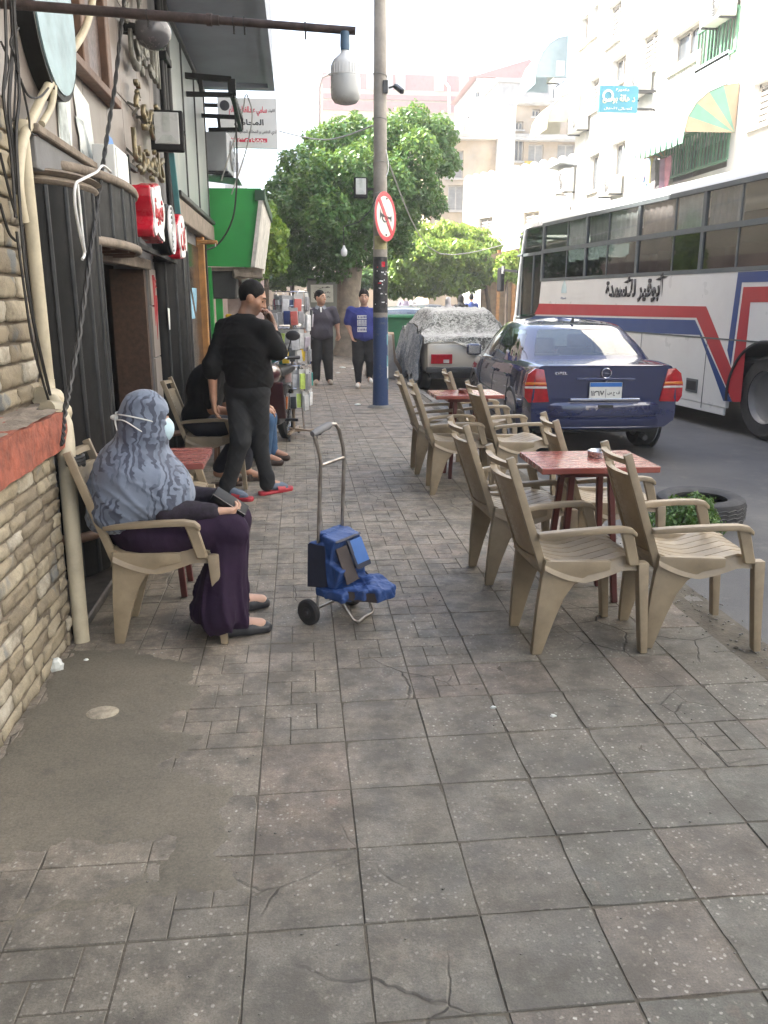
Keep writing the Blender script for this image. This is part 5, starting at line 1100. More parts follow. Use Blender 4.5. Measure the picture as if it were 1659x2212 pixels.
# ================================================================== plastic armchairs
M_CHAIR = mat('beige_plastic', (.315,.25,.165), .45, var=.16, scale=7, bump=.06, bscale=90, dirt=.42, dcol=(.15,.115,.075), dscale=11, rnd=.3)
def make_chair():
    t = thing('armchair', 'x', 'chair', (0,0,0))
    def lp(nm, mb, par=t, **kw): return link(nm, mb.mesh(nm, **kw), M_CHAIR, par)
    def seatz(x): return .415+.045*((x-.20)/.20)**2 if x < .2 else .415+.05*((x-.2)/.2)-.028*max(0,(x-.36)/.06)
    # seat shell with slats
    sh = MB(); n = 16
    for sy in (-1, 1): sh.grid(lambda u, v: (.0+.43*u, sy*(.19+.028*v), seatz(.43*u)-.004-(.045+.02*math.sin(u*math.pi))*v), n, 2)
    sh.grid(lambda u, v: (.43+.006*v, -.218+.436*u, seatz(.43)-.004-.05*v), 8, 2); sh.grid(lambda u, v: (.0-.01*v, -.218+.436*u, seatz(0)-.004-.07*v), 8, 2)
    s_ = lp('seat', sh, smooth=50)
    W = .40
    for k in range(6):
        y0 = -W/2+W*k/6+.003; y1 = -W/2+W*(k+1)/6-.003; m = MB()
        m.grid(lambda u, v: (.43*u, y0+(y1-y0)*v, seatz(.43*u)+.004-(.0015 if v in (0,1) else 0)), 12, 2); m.grid(lambda u, v: (.43*u, y0+(y1-y0)*v, seatz(.43*u)-.008), 12, 1)
        for yy in (y0, y1): m.grid(lambda u, v: (.43*u, yy, seatz(.43*u)+.0025-.0105*v), 12, 1)
        lp('seat_slat', m, s_, smooth=50)
    def shape(nm, poly, y0, y1, bev=.006, par=t):
        m = MB(); m.prism(poly, lambda u, v, w_: (u, w_(v) if callable(w_) else w_, v), y0, y1); return lp(nm, m, par, bevel=bev, seg=2, smooth=40)
    for sy in (-1, 1):
        # rear leg: broad tapering panel sweeping down from the seat
        m = MB(); out = [(-.03,0,.185),(.014,0,.185),(.060,.16,.195),(.098,.27,.202),(.138,.335,.207),(.20,.378,.212),(.30,.400,.216),(.30,.44,.216),(.0,.45,.205),(-.006,.40,.205),(-.022,.2,.195)]
        N = len(out); vs = [(x, sy*y, z) for x, z, y in out]+[(x, sy*(y-.035), z) for x, z, y in out]
        m.add(vs, [tuple(range(N)), tuple(range(2*N-1, N-1, -1))]+[(k, (k+1) % N, N+(k+1) % N, N+k) for k in range(N)]); lp('leg', m, bevel=.005, seg=2, smooth=40)
        # front leg: L-section flaring outwards, with the step at its top
        m = MB(); fx = [(.445,.43),(.46,.22),(.478,0.)]
        secs = []
        for i, (x, z) in enumerate(fx):
            w1 = .050-.009*i; y = .232-.006*i*0-.015*(2-i)*0
            yy = .222+.004*i
            secs.append([(x-w1/2, sy*(yy-.035), z), (x+w1/2, sy*(yy-.035), z), (x+w1/2, sy*(yy+.012), z), (x-w1/2, sy*(yy+.012), z)])
        vs = [p for s2 in secs for p in s2]; fs = [(0,1,2,3), (8,9,10,11)]+[(i*4+k, i*4+(k+1) % 4, i*4+4+(k+1) % 4, i*4+4+k) for i in range(2) for k in range(4)]
        m.add(vs, fs); lp('leg', m, bevel=.006, seg=2, smooth=40)
        # arm with its front support
        m = MB(); pts = [(-.035,.575,.19),(.03,.588,.215),(.12,.597,.228),(.24,.603,.232),(.33,.603,.231),(.375,.594,.23),(.398,.572,.229)]; th = [.024,.026,.028,.028,.028,.026,.022]
        sec = []
        for (x, z, y), h in zip(pts, th): sec += [(x, sy*(y-.021), z-h), (x, sy*(y+.021), z-h), (x, sy*(y+.021), z), (x, sy*(y-.021), z)]
        fs = [(0,1,2,3), tuple(len(sec)-4+k for k in (3,2,1,0))]+[(i*4+k, i*4+(k+1) % 4, i*4+4+(k+1) % 4, i*4+4+k) for i in range(len(pts)-1) for k in range(4)]
        m.add(sec, fs); a = lp('armrest', m, bevel=.008, seg=2, smooth=45)
        m = MB(); vs = []
        for x0, x1, z in ((.328,.384,.578), (.352,.404,.50), (.375,.425,.42)): vs += [(x0, sy*.214, z), (x1, sy*.214, z), (x1, sy*.238, z), (x0, sy*.238, z)]
        m.add(vs, [(0,1,2,3), (8,9,10,11)]+[(i*4+k, i*4+(k+1) % 4, i*4+4+(k+1) % 4, i*4+4+k) for i in range(2) for k in range(4)]); lp('arm_support', m, a, bevel=.005, smooth=40)
        # back post
        m = MB(); m.bar((.005, sy*.178, .40), (-.165, sy*.168, .905), .026, .036, up=(1,0,.3)); lp('back_post', m, bevel=.005, seg=2, smooth=40)
    def bk(t_, y, d=0): x = .0-.17*t_; return (x-.030*(1-(y/.17)**2)+d, y, .42+.485*t_)
    for nm, t0, t1 in (('top_rail', .905, .955), ('back_rail', .775, .808), ('back_rail', .03, .075)):
        m = MB(); n = 10; m.grid(lambda u, v: bk(t0+(t1-t0)*v, -.168+.336*u, .014), n, 1); m.grid(lambda u, v: bk(t0+(t1-t0)*v, -.168+.336*u, -.014), n, 1)
        for tt in (t0, t1): m.grid(lambda u, v: bk(tt, -.168+.336*u, -.014+.028*v), n, 1)
        lp(nm, m, smooth=40)
    m = MB(); nu, nv = 9, 12; t0, t1 = .08, .77; hs = .24
    for d in (.005, -.005):
        for i in range(nu):
            for j in range(nv):
                u0, u1 = i/nu, (i+1)/nu; v0, v1 = j/nv, (j+1)/nv; P = lambda u, v: bk(t0+(t1-t0)*v, -.165+.33*u, d)
                cu, cv_ = (u0+u1)/2, (v0+v1)/2; hu, hv = hs/nu/1.3, hs/nv/1.3
                if 0 < j < nv-1 and 0 < i < nu-1:
                    o = [P(u0,v0), P(u1,v0), P(u1,v1), P(u0,v1)]; q = [P(cu-hu,cv_-hv), P(cu+hu,cv_-hv), P(cu+hu,cv_+hv), P(cu-hu,cv_+hv)]
                    m.add(o+q, [(0,1,5,4),(1,2,6,5),(2,3,7,6),(3,0,4,7)])
                else: m.add([P(u0,v0), P(u1,v0), P(u1,v1), P(u0,v1)], [(0,1,2,3)])
    lp('perforated_back', m, smooth=60); return t
CH = make_chair()
chairs = [((1.03,3.495), 2.5, 'empty beige armchair in front of red table, on the pavement side', 'chairs round the kerbside tables'),
 ((1.575,3.51), -3.5, 'empty beige armchair in front of red table, on the kerb side', 'chairs round the kerbside tables'),
 ((1.02,4.42), 4., 'empty beige armchair pushed in at the pavement end of the nearer red table', 'chairs round the kerbside tables'),
 ((1.575,4.52), -5., 'empty beige armchair behind the nearer red table, before the blue car', 'chairs round the kerbside tables'),
 ((1.07,6.60), -3., 'empty beige armchair before the further red table, on the pavement side', 'chairs round the kerbside tables'),
 ((1.05,7.40), -1., 'empty beige armchair nearest the lamp pole at the further red table', 'chairs round the kerbside tables'),
 ((1.54,6.50), 5., 'empty beige armchair between the two red tables beside blue car bumper', 'chairs round the kerbside tables'),
 ((1.53,7.62), -1., 'empty beige armchair behind the further red table', 'chairs round the kerbside tables'),
 ((-.86,3.81), 0., 'beige armchair carrying the woman in grey headscarf', 'chairs along the cafe wall'),
 ((-1.02,4.86), 0., 'empty beige armchair half hidden behind the woman in headscarf', 'chairs along the cafe wall'),
 ((-.95,7.02), -2., 'beige armchair carrying the seated man in black', 'chairs along the cafe wall')]
for i, ((x, y), a, lab, grp) in enumerate(chairs):
    c = CH if i == 0 else copy_tree(CH); c.location = (x, y, .002); c.rotation_euler = (0, 0, R(a)); tag(c, lab, 'chair', grp)
# ================================================================== tables
def m_top():
    s = NT('red_table_top'); co = s.coord('Object', (1,3,1)); c = s.mix(s.noise(co, 6, 5), (.20,.055,.045), (.30,.09,.07)); c = s.mix(s.ramp(s.noise(co, 3, 4), [(.55,0.),(.7,.4)]), c, (.36,.16,.13)); return s.done(c, s.ramp(s.noise(co, 8, 4), [(.3,.16),(.7,.36)]))
M_TOP = m_top(); M_TLEG = mat('dark_red_metal', (.10,.025,.022), .4, .2, var=.2)
def make_table(w_=.60, d=.46, h=.75):
    t = thing('cafe_table', 'x', 'table')
    def lp(nm, mb, m, par=t, **kw): return link(nm, mb.mesh(nm, **kw), m, par)
    lp('tabletop', MB().box((0,0,h-.016), (w_,d,.032)), M_TOP, bevel=.005, seg=2)
    lp('apron', MB().box((0,0,h-.05), (w_*.6,d*.6,.035)), M_TLEG)
    for sx in (-1, 1):
        for sy in (-1, 1): lp('leg', MB().bar((sx*.10,sy*.08,h-.04), (sx*.15,sy*.13,.0), .032), M_TLEG, bevel=.004)
    for sx in (-1, 1):
        m = MB(); m.tube([(sx*.15,-.13,.22),(sx*.10,-.07,.30),(sx*.08,0,.33),(sx*.10,.07,.30),(sx*.15,.13,.22)], .012, 8); lp('hoop_stretcher', m, M_TLEG, smooth=60)
    return t
TB1 = make_table()
for i, ((x, y), a, lab) in enumerate((((1.475,4.05), -1, 'red topped cafe table with steel ashtray, nearer to the kerb break'), ((1.45,7.15), 1, 'red topped cafe table with glass ashtray beside blue car'), ((-.80,4.36), 0, 'red topped cafe table by the wall behind the woman'))):
    c = TB1 if i == 0 else copy_tree(TB1); c.location = (x, y, .001); c.rotation_euler = (0,0,R(a)); tag(c, lab, 'table', 'red cafe tables')
M_STEEL = mat('brushed_steel', (.55,.53,.50), .28, .9, var=.1, scale=20)
def ashtray(label, c, m):
    mb = MB(); mb.lathe([(0,.004),(.045,.004),(.05,.03),(.054,.034),(.058,.032),(.056,0),(0,0)], (0,0,0), 20)
    o = link('ashtray', mb.mesh('ashtray', smooth=40), m, None, c); return tag(o, label, 'ashtray')
ashtray('round steel ashtray on the nearer red table', (1.555,4.10,.752), M_STEEL); ashtray('small dark red ashtray on the further red table', (1.44,7.12,.752), mat('brown_glass', (.16,.06,.045), .2))
# ================================================================== lamp pole with the no-horn sign
PX, PY = 1.17, 12.0
def m_pole():
    s = NT('painted_pole'); co = s.coord('World'); z = s.n('SeparateXYZ', i_0=co).outputs[2]
    z = s.math('ADD', z, s.math('MULTIPLY', s.noise(co, 9, 3), .05))
    blue = s.mix(s.ramp(s.noise(co, 8, 6, .75), [(.56,0.),(.66,.7)]), (.022,.048,.13), (.10,.11,.13)); conc = s.mix(s.ramp(s.noise(co, 3, 6, .7), [(.3,0.),(.7,1.)]), (.20,.18,.155), (.34,.31,.27))
    c = s.mix(s.ramp(s.math('MULTIPLY', z, .2), [(.262,0.),(.266,1.)]), blue, conc); return s.done(c, .7, 0., s.bump(s.noise(co, 40, 5), .5, .006))
LP = thing('lamp_pole', 'tall concrete lamp pole painted blue at its foot on the pavement', 'pole', (PX, PY, 0))
mb = MB(); mb.lathe([(.125,0),(.118,.02),(.112,.3),(.104,1.4),(.098,2.4),(.088,4.2),(.076,6.2),(.06,9.)], (PX,PY,0), 24, cap=True); part('shaft', mb, m_pole(), LP, smooth=50)
mb = MB(); mb.lathe([(.20,.0),(.19,.012),(.15,.03),(.113,.04)], (PX,PY,.0), 20); part('base_mortar', mb, M_KERB, LP, smooth=60)
rz_ = lambda z: .112-(.112-.088)*min(1, z/4.2)
mb = MB(); mb.lathe([(rz_(1.36)+.002,1.36),(rz_(2.1)+.003,2.12)], (PX,PY,0), 24); bl = part('black_poster', mb, mat('black_sticker', (.02,.02,.022), .45, var=.4, scale=9, dirt=.3, dcol=(.2,.2,.2), dscale=14, coords='World'), LP, smooth=60)
g = random.Random(8); 
for k in range(15):
    a = -math.pi/2+g.uniform(-.9,.9); z = g.uniform(1.45,2.0); r = rz_(z)+.005; m = MB(); w_ = g.uniform(.12,.5)
    m.grid(lambda u, v: (PX+r*math.cos(a+(u-.5)*w_), PY+r*math.sin(a+(u-.5)*w_), z+(v-.5)*g.choice((.012,.02))), 4, 1); part('sticker_line', m, M_WHITEP if k > 1 else M_RED, bl)
m = MB(); a = -1.25; r = rz_(2.05)+.006; m.grid(lambda u, v: (PX+r*math.cos(a+(u-.5)*.5), PY+r*math.sin(a+(u-.5)*.5), 2.02+(v-.5)*.07), 4, 1); part('red_sticker', m, M_RED, bl)
m = MB(); m.lathe([(rz_(2.15)+.002,2.22),(rz_(2.4)+.002,2.40)], (PX,PY,0), 20, a0=-2.6, a1=-.6); part('yellow_paper', m, mat('faded_yellow_paper', (.42,.38,.20), .8, var=.3, scale=9, coords='World'), LP, smooth=60)
for k in range(7):
    a = -.25+g.uniform(-.25,.2); z = .35+.16*k; r = rz_(z)+.004; m = MB(); m.grid(lambda u, v: (PX+r*math.cos(a+(u-.5)*.5), PY+r*math.sin(a+(u-.5)*.5), z+(v-.5)*g.uniform(.12,.2)), 4, 2); part('torn_paper', m, M_PAPER if k % 2 else mat('torn_blue_paper', (.18,.36,.42), .8), LP)
for z in (2.95, 3.35, 3.9, 4.45): m = MB(); r = rz_(z)+.004; m.tube([(PX+r*math.cos(k*.4), PY+r*math.sin(k*.4), z+.02*math.sin(k*.4+z)) for k in range(16)], .006, 5, closed=True); part('wire_band', m, M_GCABLE, LP)
# no-horn sign
sc = ony(832, 468, PY-.16); SR = .325; ang = R(57)
NS = thing('road_sign', 'round red and white no-horn sign bolted to the lamp pole', 'sign', sc); NS.rotation_euler = (R(-2), R(6), ang)
def sp(nm, mb, m, par=NS, **kw): return link(nm, mb.mesh(nm, **kw), m, par)
disc = lambda r0, r1, y0, y1: MB().lathe([(r0,y0),(r1,y0),(r1,y1),(r0,y1),(r0,y0)], (0,0,0), 48, rotm(math.pi/2,0,0))
sp('plate', disc(0, SR, 0, .006), mat('sign_white', (.66,.65,.60), .5, var=.06, dirt=.15, dcol=(.5,.45,.38))); sp('red_ring', disc(SR*.82, SR, .0065, .009), mat('sign_red', (.50,.035,.05), .5, var=.1))
sp('red_slash', MB().bar((-.20,-.010,.20), (.20,-.010,-.20), .006, .065, up=(1,0,1)), _mc['sign_red'])
hm = mat('sign_black', (.02,.02,.022), .5); m = MB()
m.lathe([(.012,-.05),(.014,.08),(.03,.12),(.055,.145),(.058,.147)], (-.02,-.009,0), 12, rotm(0,-math.pi/2,0) @ Matrix.Diagonal((1,.08,1)))
horn = [(-.175,.075),(-.15,.03),(-.10,.016),(.10,.014),(.14,.014),(.15,.035),(.165,.04),(.175,.03),(.175,-.03),(.165,-.04),(.15,-.035),(.14,-.014),(-.10,-.016),(-.15,-.03),(-.175,-.075)]
m = MB(); m.prism(horn[::-1], lambda u, v, t_: (u, -.0095-t_, v), 0, .002); m.tube([(-.06+.07*math.cos(a)+.03, -.010, -.035+.038*math.sin(a)) for a in [k*math.pi/10 for k in range(20)]], .008, 5, closed=True); sp('horn_symbol', m, hm)
for zz in (.24, -.24): sp('bolt', MB().ball((.02,-.012,zz), .012, 8, 5), M_GREYM)
sp('mount', MB().bar((0,.03,.1), (0,.0,.1), .04).bar((0,.03,-.1), (0,.0,-.1), .04), M_GREYM)
# flood light, camera and hanging bulb on the pole
c = ony(779, 406, PY-.12); flood('floodlight', 'square floodlight mounted on the lamp pole above hanging bulb', c, .19, .27, .06, R(3))
solo('lamp_bracket', MB().bar(c+Vector((.05,.09,0)), (PX-.05,PY,c.z), .03), M_BLACKM, 'short bracket joining floodlight and lamp pole', 'bracket', loc=c)
CM = thing('security_camera', 'small security camera on its box high on the lamp pole', 'camera', ony(838,190,PY-.1)); cc = CM.location.copy()
part('mount_box', MB().box(ony(832,188,PY-.06), (.07,.08,.16)), M_GREYM, CM, bevel=.006); part('camera_arm', MB().tube([ony(840,190,PY-.06), ony(852,186,PY-.1), ony(858,190,PY-.14)], .012, 6), M_GREYM, CM); part('camera_body', MB().bar(ony(854,186,PY-.1), ony(869,198,PY-.34), .06), M_GREYM, CM, bevel=.012)
HB = thing('hanging_bulb', 'small white bulb hanging on a wire beside the lamp pole', 'bulb', ony(743,545,PY-.3)); cable_pts = [ony(815,420,PY-.05), ony(800,455,PY-.15), ony(775,480,PY-.25), ony(742,490,PY-.3), ony(743,530,PY-.3)]
part('flex', MB().tube(cable_pts, .008, 5), M_CABLE, HB, smooth=60); b = cable_pts[-1]; part('bulb', MB().lathe([(.012,0),(.02,-.03),(.042,-.06),(.045,-.11),(.03,-.14),(0,-.145)], b, 16), M_WHITEP, HB, smooth=60)
cable('pole_wire', [ony(826,395,PY-.05), ony(838,370,PY-.05), ony(836,335,PY-.05), ony(825,300,PY-.05)], .008, M_WCABLE, 'loose white wire curling off the lamp pole', 'wire', 5)
cable('overhead_wire', [ony(590,280,20), ony(700,302,16), ony(815,268,PY)], .012, M_GCABLE, 'slack overhead wire from lamp pole into the ficus', 'wire', 4)
cable('overhead_wire', [Vector((PX,PY,3.6)), ony(950,548,22), ony(1120,520,30)], .015, M_GCABLE, 'slack overhead wire from lamp pole towards the timber stall', 'wire', 4)
# ================================================================== jersey barriers, skip, litter
M_CONC = mat('rough_concrete', (.36,.335,.30), .9, var=.2, scale=4, bump=.6, bscale=30, dirt=.4, dcol=(.2,.17,.14))
def barrier(label, c, rz, L=.9, m=M_CONC):
    prof = [(-.28,0),(.28,0),(.28,.12),(.15,.34),(.11,.86),(-.11,.86),(-.15,.34),(-.28,.12)]; t = thing('concrete_barrier', label, 'barrier', c, rz, 'concrete barriers by the skip')
    link('block', MB().prism(prof, lambda u, v, s_: (u, s_, v), -L/2, L/2).mesh('block', bevel=.02, seg=2), m, t); link('lifting_slot', MB().box((0,-L/2-.002,.62), (.05,.01,.22)).mesh('lifting_slot'), M_DARK, t); return t
barrier('pale concrete barrier by the lamp pole with a lifting slot', (1.66,16.7,0), R(8), .8); barrier('sandy brown concrete barrier beside the covered car', (1.86,17.3,0), R(-6), .8, mat('sandy_concrete', (.30,.22,.15), .9, var=.2, scale=4, bump=.6, bscale=30))
SK = thing('rubbish_skip', 'green metal rubbish skip behind the concrete barriers', 'skip', (2.9,22.4,-.1)); a, b = ony(834,690,21.6), ony(915,690,21.6)
m = MB(); m.prism([(a.x-.02,1.08),(a.x+.12,-.02),(b.x+.1,-.02),(b.x+.25,1.08)], lambda u, v, t_: (u, t_, v), 21.6, 23.); part('body', m, mat('dark_green_metal', (.012,.13,.05), .55, var=.25, dirt=.35, dcol=(.05,.06,.03), coords='World'), SK, bevel=.02); part('rim', MB().box2((a.x-.08,21.52,1.06), (b.x+.3,23.05,1.13)), mat('green_rim', (.02,.17,.07), .5), SK, bevel=.01)
for x_ in (a.x+.3, b.x-.2): part('wheel', MB().lathe([(0,-.04),(.09,-.04),(.09,.04),(0,.04)], (x_,21.8,-.01), 14, rotm(0,math.pi/2,0)), M_CABLE, SK)
def crumple(name, label, cat, c, r, m, seed, flat=.6):
    g = random.Random(seed); mb = MB(); mb.ball((0,0,0), (r,r*g.uniform(.5,.9),r*flat), 9, 7)
    mb.v = [tuple(Vector(p)*(1+.45*mnoise.noise(Vector(p)*(2.2/r)+Vector((seed,0,0))))) for p in mb.v]; o = link(name, mb.mesh(name, smooth=20), m, None, (c[0],c[1],c[2]+r*flat*.7)); return tag(o, label, cat)
crumple('paper_tissue', 'crumpled white tissue lying against the stone wall', 'tissue', onz(120,1448), .036, M_PAPER, 3, .9); o = crumple('paper_tissue', 'small white tissue scrap by the bigger tissue', 'tissue', onz(122,1432), .018, M_PAPER, 4)
for i, (x, y, r, lab) in enumerate(((773,875,.05,'flat white paper scrap on the pavement beside the lamp pole'), (712,797,.09,'white litter on the pavement near the tree trunk'), (740,795,.07,'pale litter right beside the tree trunk'), (730,806,.05,'small paper scrap between the walking men'), (765,797,.06,'cream litter in front of the ficus roots'))): crumple('litter', lab, 'litter', onz(x, y), r, M_PAPER, 20+i, .25)
crumple('litter', 'red plastic litter beside the pale barrier', 'litter', onz(838,803), .11, M_RED, 31, .6)
for i, (x, y, lab) in enumerate(((187,1427,'white grit speck beside wall base'), (1195,1548,'white chip on the worn tile joint'), (1590,1400,'dark twig by the broken kerb'), (1065,1530,'small white chip on plain grey tile'), (210,1540,''))):
    if lab: crumple('pebble', lab, 'pebble', onz(x, y), .012, M_PAPER if 'white' in lab else M_DIRT, 40+i, .5)
mb = MB(); p = onz(222,1541); mb.lathe([(0,.0075),(.055,.0072),(.062,.004)], (p.x,p.y,0), 24, Matrix.Diagonal((1,.85,1))); solo('drain_cover', mb, mat('chipped_cement', (.33,.29,.22), .9, var=.3, scale=30, bump=.6), 'small oval cement cap set in the grey screed', 'cap', loc=Vector((p.x,p.y,0)), smooth=60)
# ================================================================== shopping trolley with the slumped blue bag
TR = thing('shopping_trolley', 'two wheeled steel shopping trolley with grey handle', 'trolley', (.14,3.88,0)); M_TUBE = mat('dull_steel_tube', (.33,.30,.27), .35, .85, var=.25, scale=20)
wl, wr = Vector((.012,3.775,.066)), Vector((.235,4.02,.066)); ax = (wr-wl).normalized(); fwd = Vector((ax.y,-ax.x,0))     # axle and the way the stand leans
NL, NR = Vector((.062,3.845,.16)), Vector((.200,3.985,.16))
TLc = [Vector((.062,3.845,.14)), Vector((.070,3.845,.45)), Vector((.088,3.845,.80)), Vector((.080,3.84,.85)), Vector((.060,3.83,.925)), Vector((.062,3.835,.945))]
TRc = [Vector((.190,3.97,.14)), Vector((.192,3.97,.45)), Vector((.206,3.97,.80)), Vector((.20,3.965,.86)), Vector((.182,3.955,.94)), Vector((.165,3.94,.968)), Vector((.14,3.915,.972))]
m = MB(); m.tube(TLc, .0095, 10); part('side_tube', m, M_TUBE, TR, smooth=60); m = MB(); m.tube(TRc, .0095, 10); part('side_tube', m, M_TUBE, TR, smooth=60)
part('cross_tube', MB().tube([TLc[2]-Vector((0,0,.015)), TRc[2]-Vector((0,0,.0))], .009, 10), M_TUBE, TR, smooth=60)
h0, h1 = TLc[-1], TRc[-1]; part('grip', MB().tube([h0-Vector((.012,.014,.004)), h0.lerp(h1,.1), h0.lerp(h1,.85), h1], [.014,.018,.019,.013], 12), mat('grey_foam_grip', (.16,.16,.165), .6, var=.15), TR, smooth=60)
part('axle', MB().tube([wl, wr], .007, 8), M_TUBE, TR, smooth=60)
for c, nm in ((wl, 'wheel'), (wr, 'wheel')):
    rot = ax.to_track_quat('Z', 'Y').to_matrix(); w_ = part(nm, MB().lathe([(.030,-.016),(.056,-.017),(.065,-.010),(.066,0),(.065,.010),(.056,.017),(.030,.016)], c, 28, rot), mat('black_rubber', (.028,.026,.025), .75, var=.2, scale=20), TR, smooth=40)
    part('hub', MB().lathe([(0,-.020),(.008,-.021),(.010,-.017),(.030,-.013),(.031,.013),(.010,.017),(0,.02)], c, 20, rot), mat('dark_hub', (.055,.05,.048), .5, .2), w_, smooth=40)
f0, f1 = Vector((.245,3.755,.012)), Vector((.335,3.875,.012))
part('stand_loop', MB().tube([Vector((.165,3.80,.135)), Vector((.20,3.78,.07)), Vector((.232,3.757,.022)), f0+Vector((.012,.004,-.003)), f0.lerp(f1,.5), f1-Vector((.006,.004,.003)), f1+Vector((.006,.008,.014)), Vector((.325,3.90,.07)), Vector((.315,3.93,.135))], .0085, 8), M_TUBE, TR, smooth=60)
part('base_frame', MB().tube([NL, Vector((.165,3.80,.145)), Vector((.315,3.93,.145)), NR], .008, 8), M_TUBE, TR, smooth=60)
part('lower_strut', MB().tube([wl.lerp(wr,.2), Vector((.062,3.845,.14))], .007, 8).tube([wl.lerp(wr,.8), Vector((.19,3.97,.14))], .007, 8), M_TUBE, TR, smooth=60)
M_BAG = mat('blue_nylon', (.024,.066,.21), .55, var=.22, scale=6, bump=.15, bscale=220, dirt=.2, dcol=(.02,.03,.09)); M_BAGD = mat('dark_navy_nylon', (.022,.026,.045), .6, var=.2); M_MESH = mat('brown_mesh_panel', (.06,.045,.04), .7, var=.2)
BG_ = thing('blue_bag', 'slumped blue nylon bag with dark side panels strapped to the trolley', 'bag', (.18,3.9,.14))
tilt = rotm(0,0,math.atan2(ax.y, ax.x))
def bl(x, y, z): return Vector((.13,3.90,0))+ax*x+fwd*y+Vector((0,0,z))
Rb = np.array(tilt)
F3 = np.array(fwd); A3 = np.array(ax); Rl = lambda a: np.stack([A3, F3*math.cos(a)+np.array((0,0,1))*math.sin(a), -F3*math.sin(a)+np.array((0,0,1))*math.cos(a)], 1)
up1 = [rbox(bl(0,.045,.335), (.092,.036,.100), Rl(-.22), .008, .012), rbox(bl(.0,.075,.25), (.100,.050,.055), Rl(-.38), .008, .02), rbox(bl(-.085,.0,.29), (.016,.040,.105), Rl(.05), .006, .012), rbox(bl(.01,.015,.428), (.082,.028,.012), Rl(-.15), .008, .012), cone(bl(-.10,.05,.22), bl(-.04,.12,.19), .022, .014, .02), cone(bl(.10,.06,.40), bl(.10,.13,.20), .012, .016, .012)]
def bagfold(a, sd): 
    f1, f2 = folds(55, a, (1,1,.5), sd), folds(120, a*.45, (1,1,1), sd+1); return lambda P: f1(P)+f2(P)
soft('upper_bag', up1, M_BAG, BG_, vox=.0045, k=.012, disp=bagfold(.013, 3), dispamp=.018)
lo1 = [rbox(bl(-.01,.09,.162), (.112,.082,.014), Rl(.0), .008, .012), rbox(bl(.02,.20,.172), (.092,.066,.018), Rl(.10), .008, .02), rbox(bl(.03,.285,.178), (.060,.034,.020), Rl(-.12), .010, .02), rbox(bl(.055,.14,.205), (.035,.10,.014), Rl(.06), .012, .02), cone(bl(-.10,.02,.15), bl(-.095,.16,.148), .014, .012, .012), cone(bl(-.04,.10,.19), bl(.02,.26,.205), .014, .010, .015), cone(bl(.09,.10,.20), bl(.10,.26,.19), .012, .012, .015)]
soft('slumped_bag', lo1, M_BAG, BG_, vox=.0045, k=.012, disp=bagfold(.014, 5), dispamp=.018)
def patch(nm, pts, m, off=.004, sub_=6):
    a, b, c, d = [Vector(p) for p in pts]; n = (b-a).cross(d-a).normalized(); mb = MB(); mb.grid(lambda u, v: (a.lerp(b,u)).lerp(d.lerp(c,u),v)+n*(off*.6+.005*math.sin(u*7+v*2)*math.sin(v*6+1)), sub_, sub_); mb.grid(lambda u, v: (a.lerp(b,u)).lerp(d.lerp(c,u),v)-n*.004, sub_, sub_); return part(nm, mb, m, BG_, smooth=60)
patch('pocket_flap', [bl(-.015,.128,.415), bl(.085,.122,.415), bl(.09,.172,.30), bl(-.01,.178,.30)], mat('lighter_blue_nylon', (.045,.13,.36), .5, var=.1)); patch('flap_edge', [bl(-.022,.178,.305), bl(.094,.172,.305), bl(.092,.180,.282), bl(-.02,.186,.282)], M_BAGD, .010); patch('flap_edge', [bl(-.030,.126,.42), bl(-.012,.128,.42), bl(-.006,.180,.29), bl(-.026,.182,.29)], M_BAGD, .010)
patch('side_mesh', [bl(-.085,.105,.385), bl(-.03,.125,.40), bl(-.012,.185,.235), bl(-.075,.165,.215)], M_MESH, .010); patch('tip_panel', [bl(-.09,.17,.188), bl(-.055,.31,.195), bl(-.045,.325,.150), bl(-.092,.18,.145)], M_MESH, .012)
patch('back_panel', [bl(-.122,-.04,.40), bl(-.118,.055,.40), bl(-.128,.08,.20), bl(-.132,-.04,.18)], M_BAGD, .010); patch('seam', [bl(-.10,.115,.43), bl(.10,.105,.43), bl(.10,.112,.422), bl(-.10,.122,.422)], M_BAGD, .006)
part('buckle', MB().box(bl(-.115,.10,.165), (.03,.012,.018), tilt), M_WHITEP, BG_, bevel=.003); part('drawcord', MB().tube([bl(-.06,.15,.21), bl(.0,.17,.228), bl(.06,.2,.225), bl(.09,.15,.235)], .004, 5), M_BAGD, BG_)
# ================================================================== tyre with a plant
TY = thing('planter_tyre', 'old car tyre lying on the asphalt by the kerb', 'tyre', (3.0,5.75,ROADZ)); tc = Vector((3.02,5.78,ROADZ)); M_TYRE = mat('old_tyre', (.035,.035,.037), .8, var=.25, scale=12, dirt=.3, dcol=(.11,.105,.1))
m = MB(); m.lathe([(.185,.03),(.20,.015),(.27,.0),(.315,.02),(.325,.06),(.326,.14),(.318,.19),(.28,.212),(.215,.20),(.192,.185),(.20,.16),(.26,.13),(.26,.08),(.20,.05),(.185,.03)], tc, 48); part('carcass', m, M_TYRE, TY, smooth=45)
for zz in (.065,.095,.125,.155): m = MB(); m.tube([tc+Vector((.327*math.cos(a),.327*math.sin(a),zz+.006*math.sin(a*24))) for a in [k*math.pi/36 for k in range(72)]], .0045, 4, closed=True); part('tread_groove', m, M_GREYM, TY)
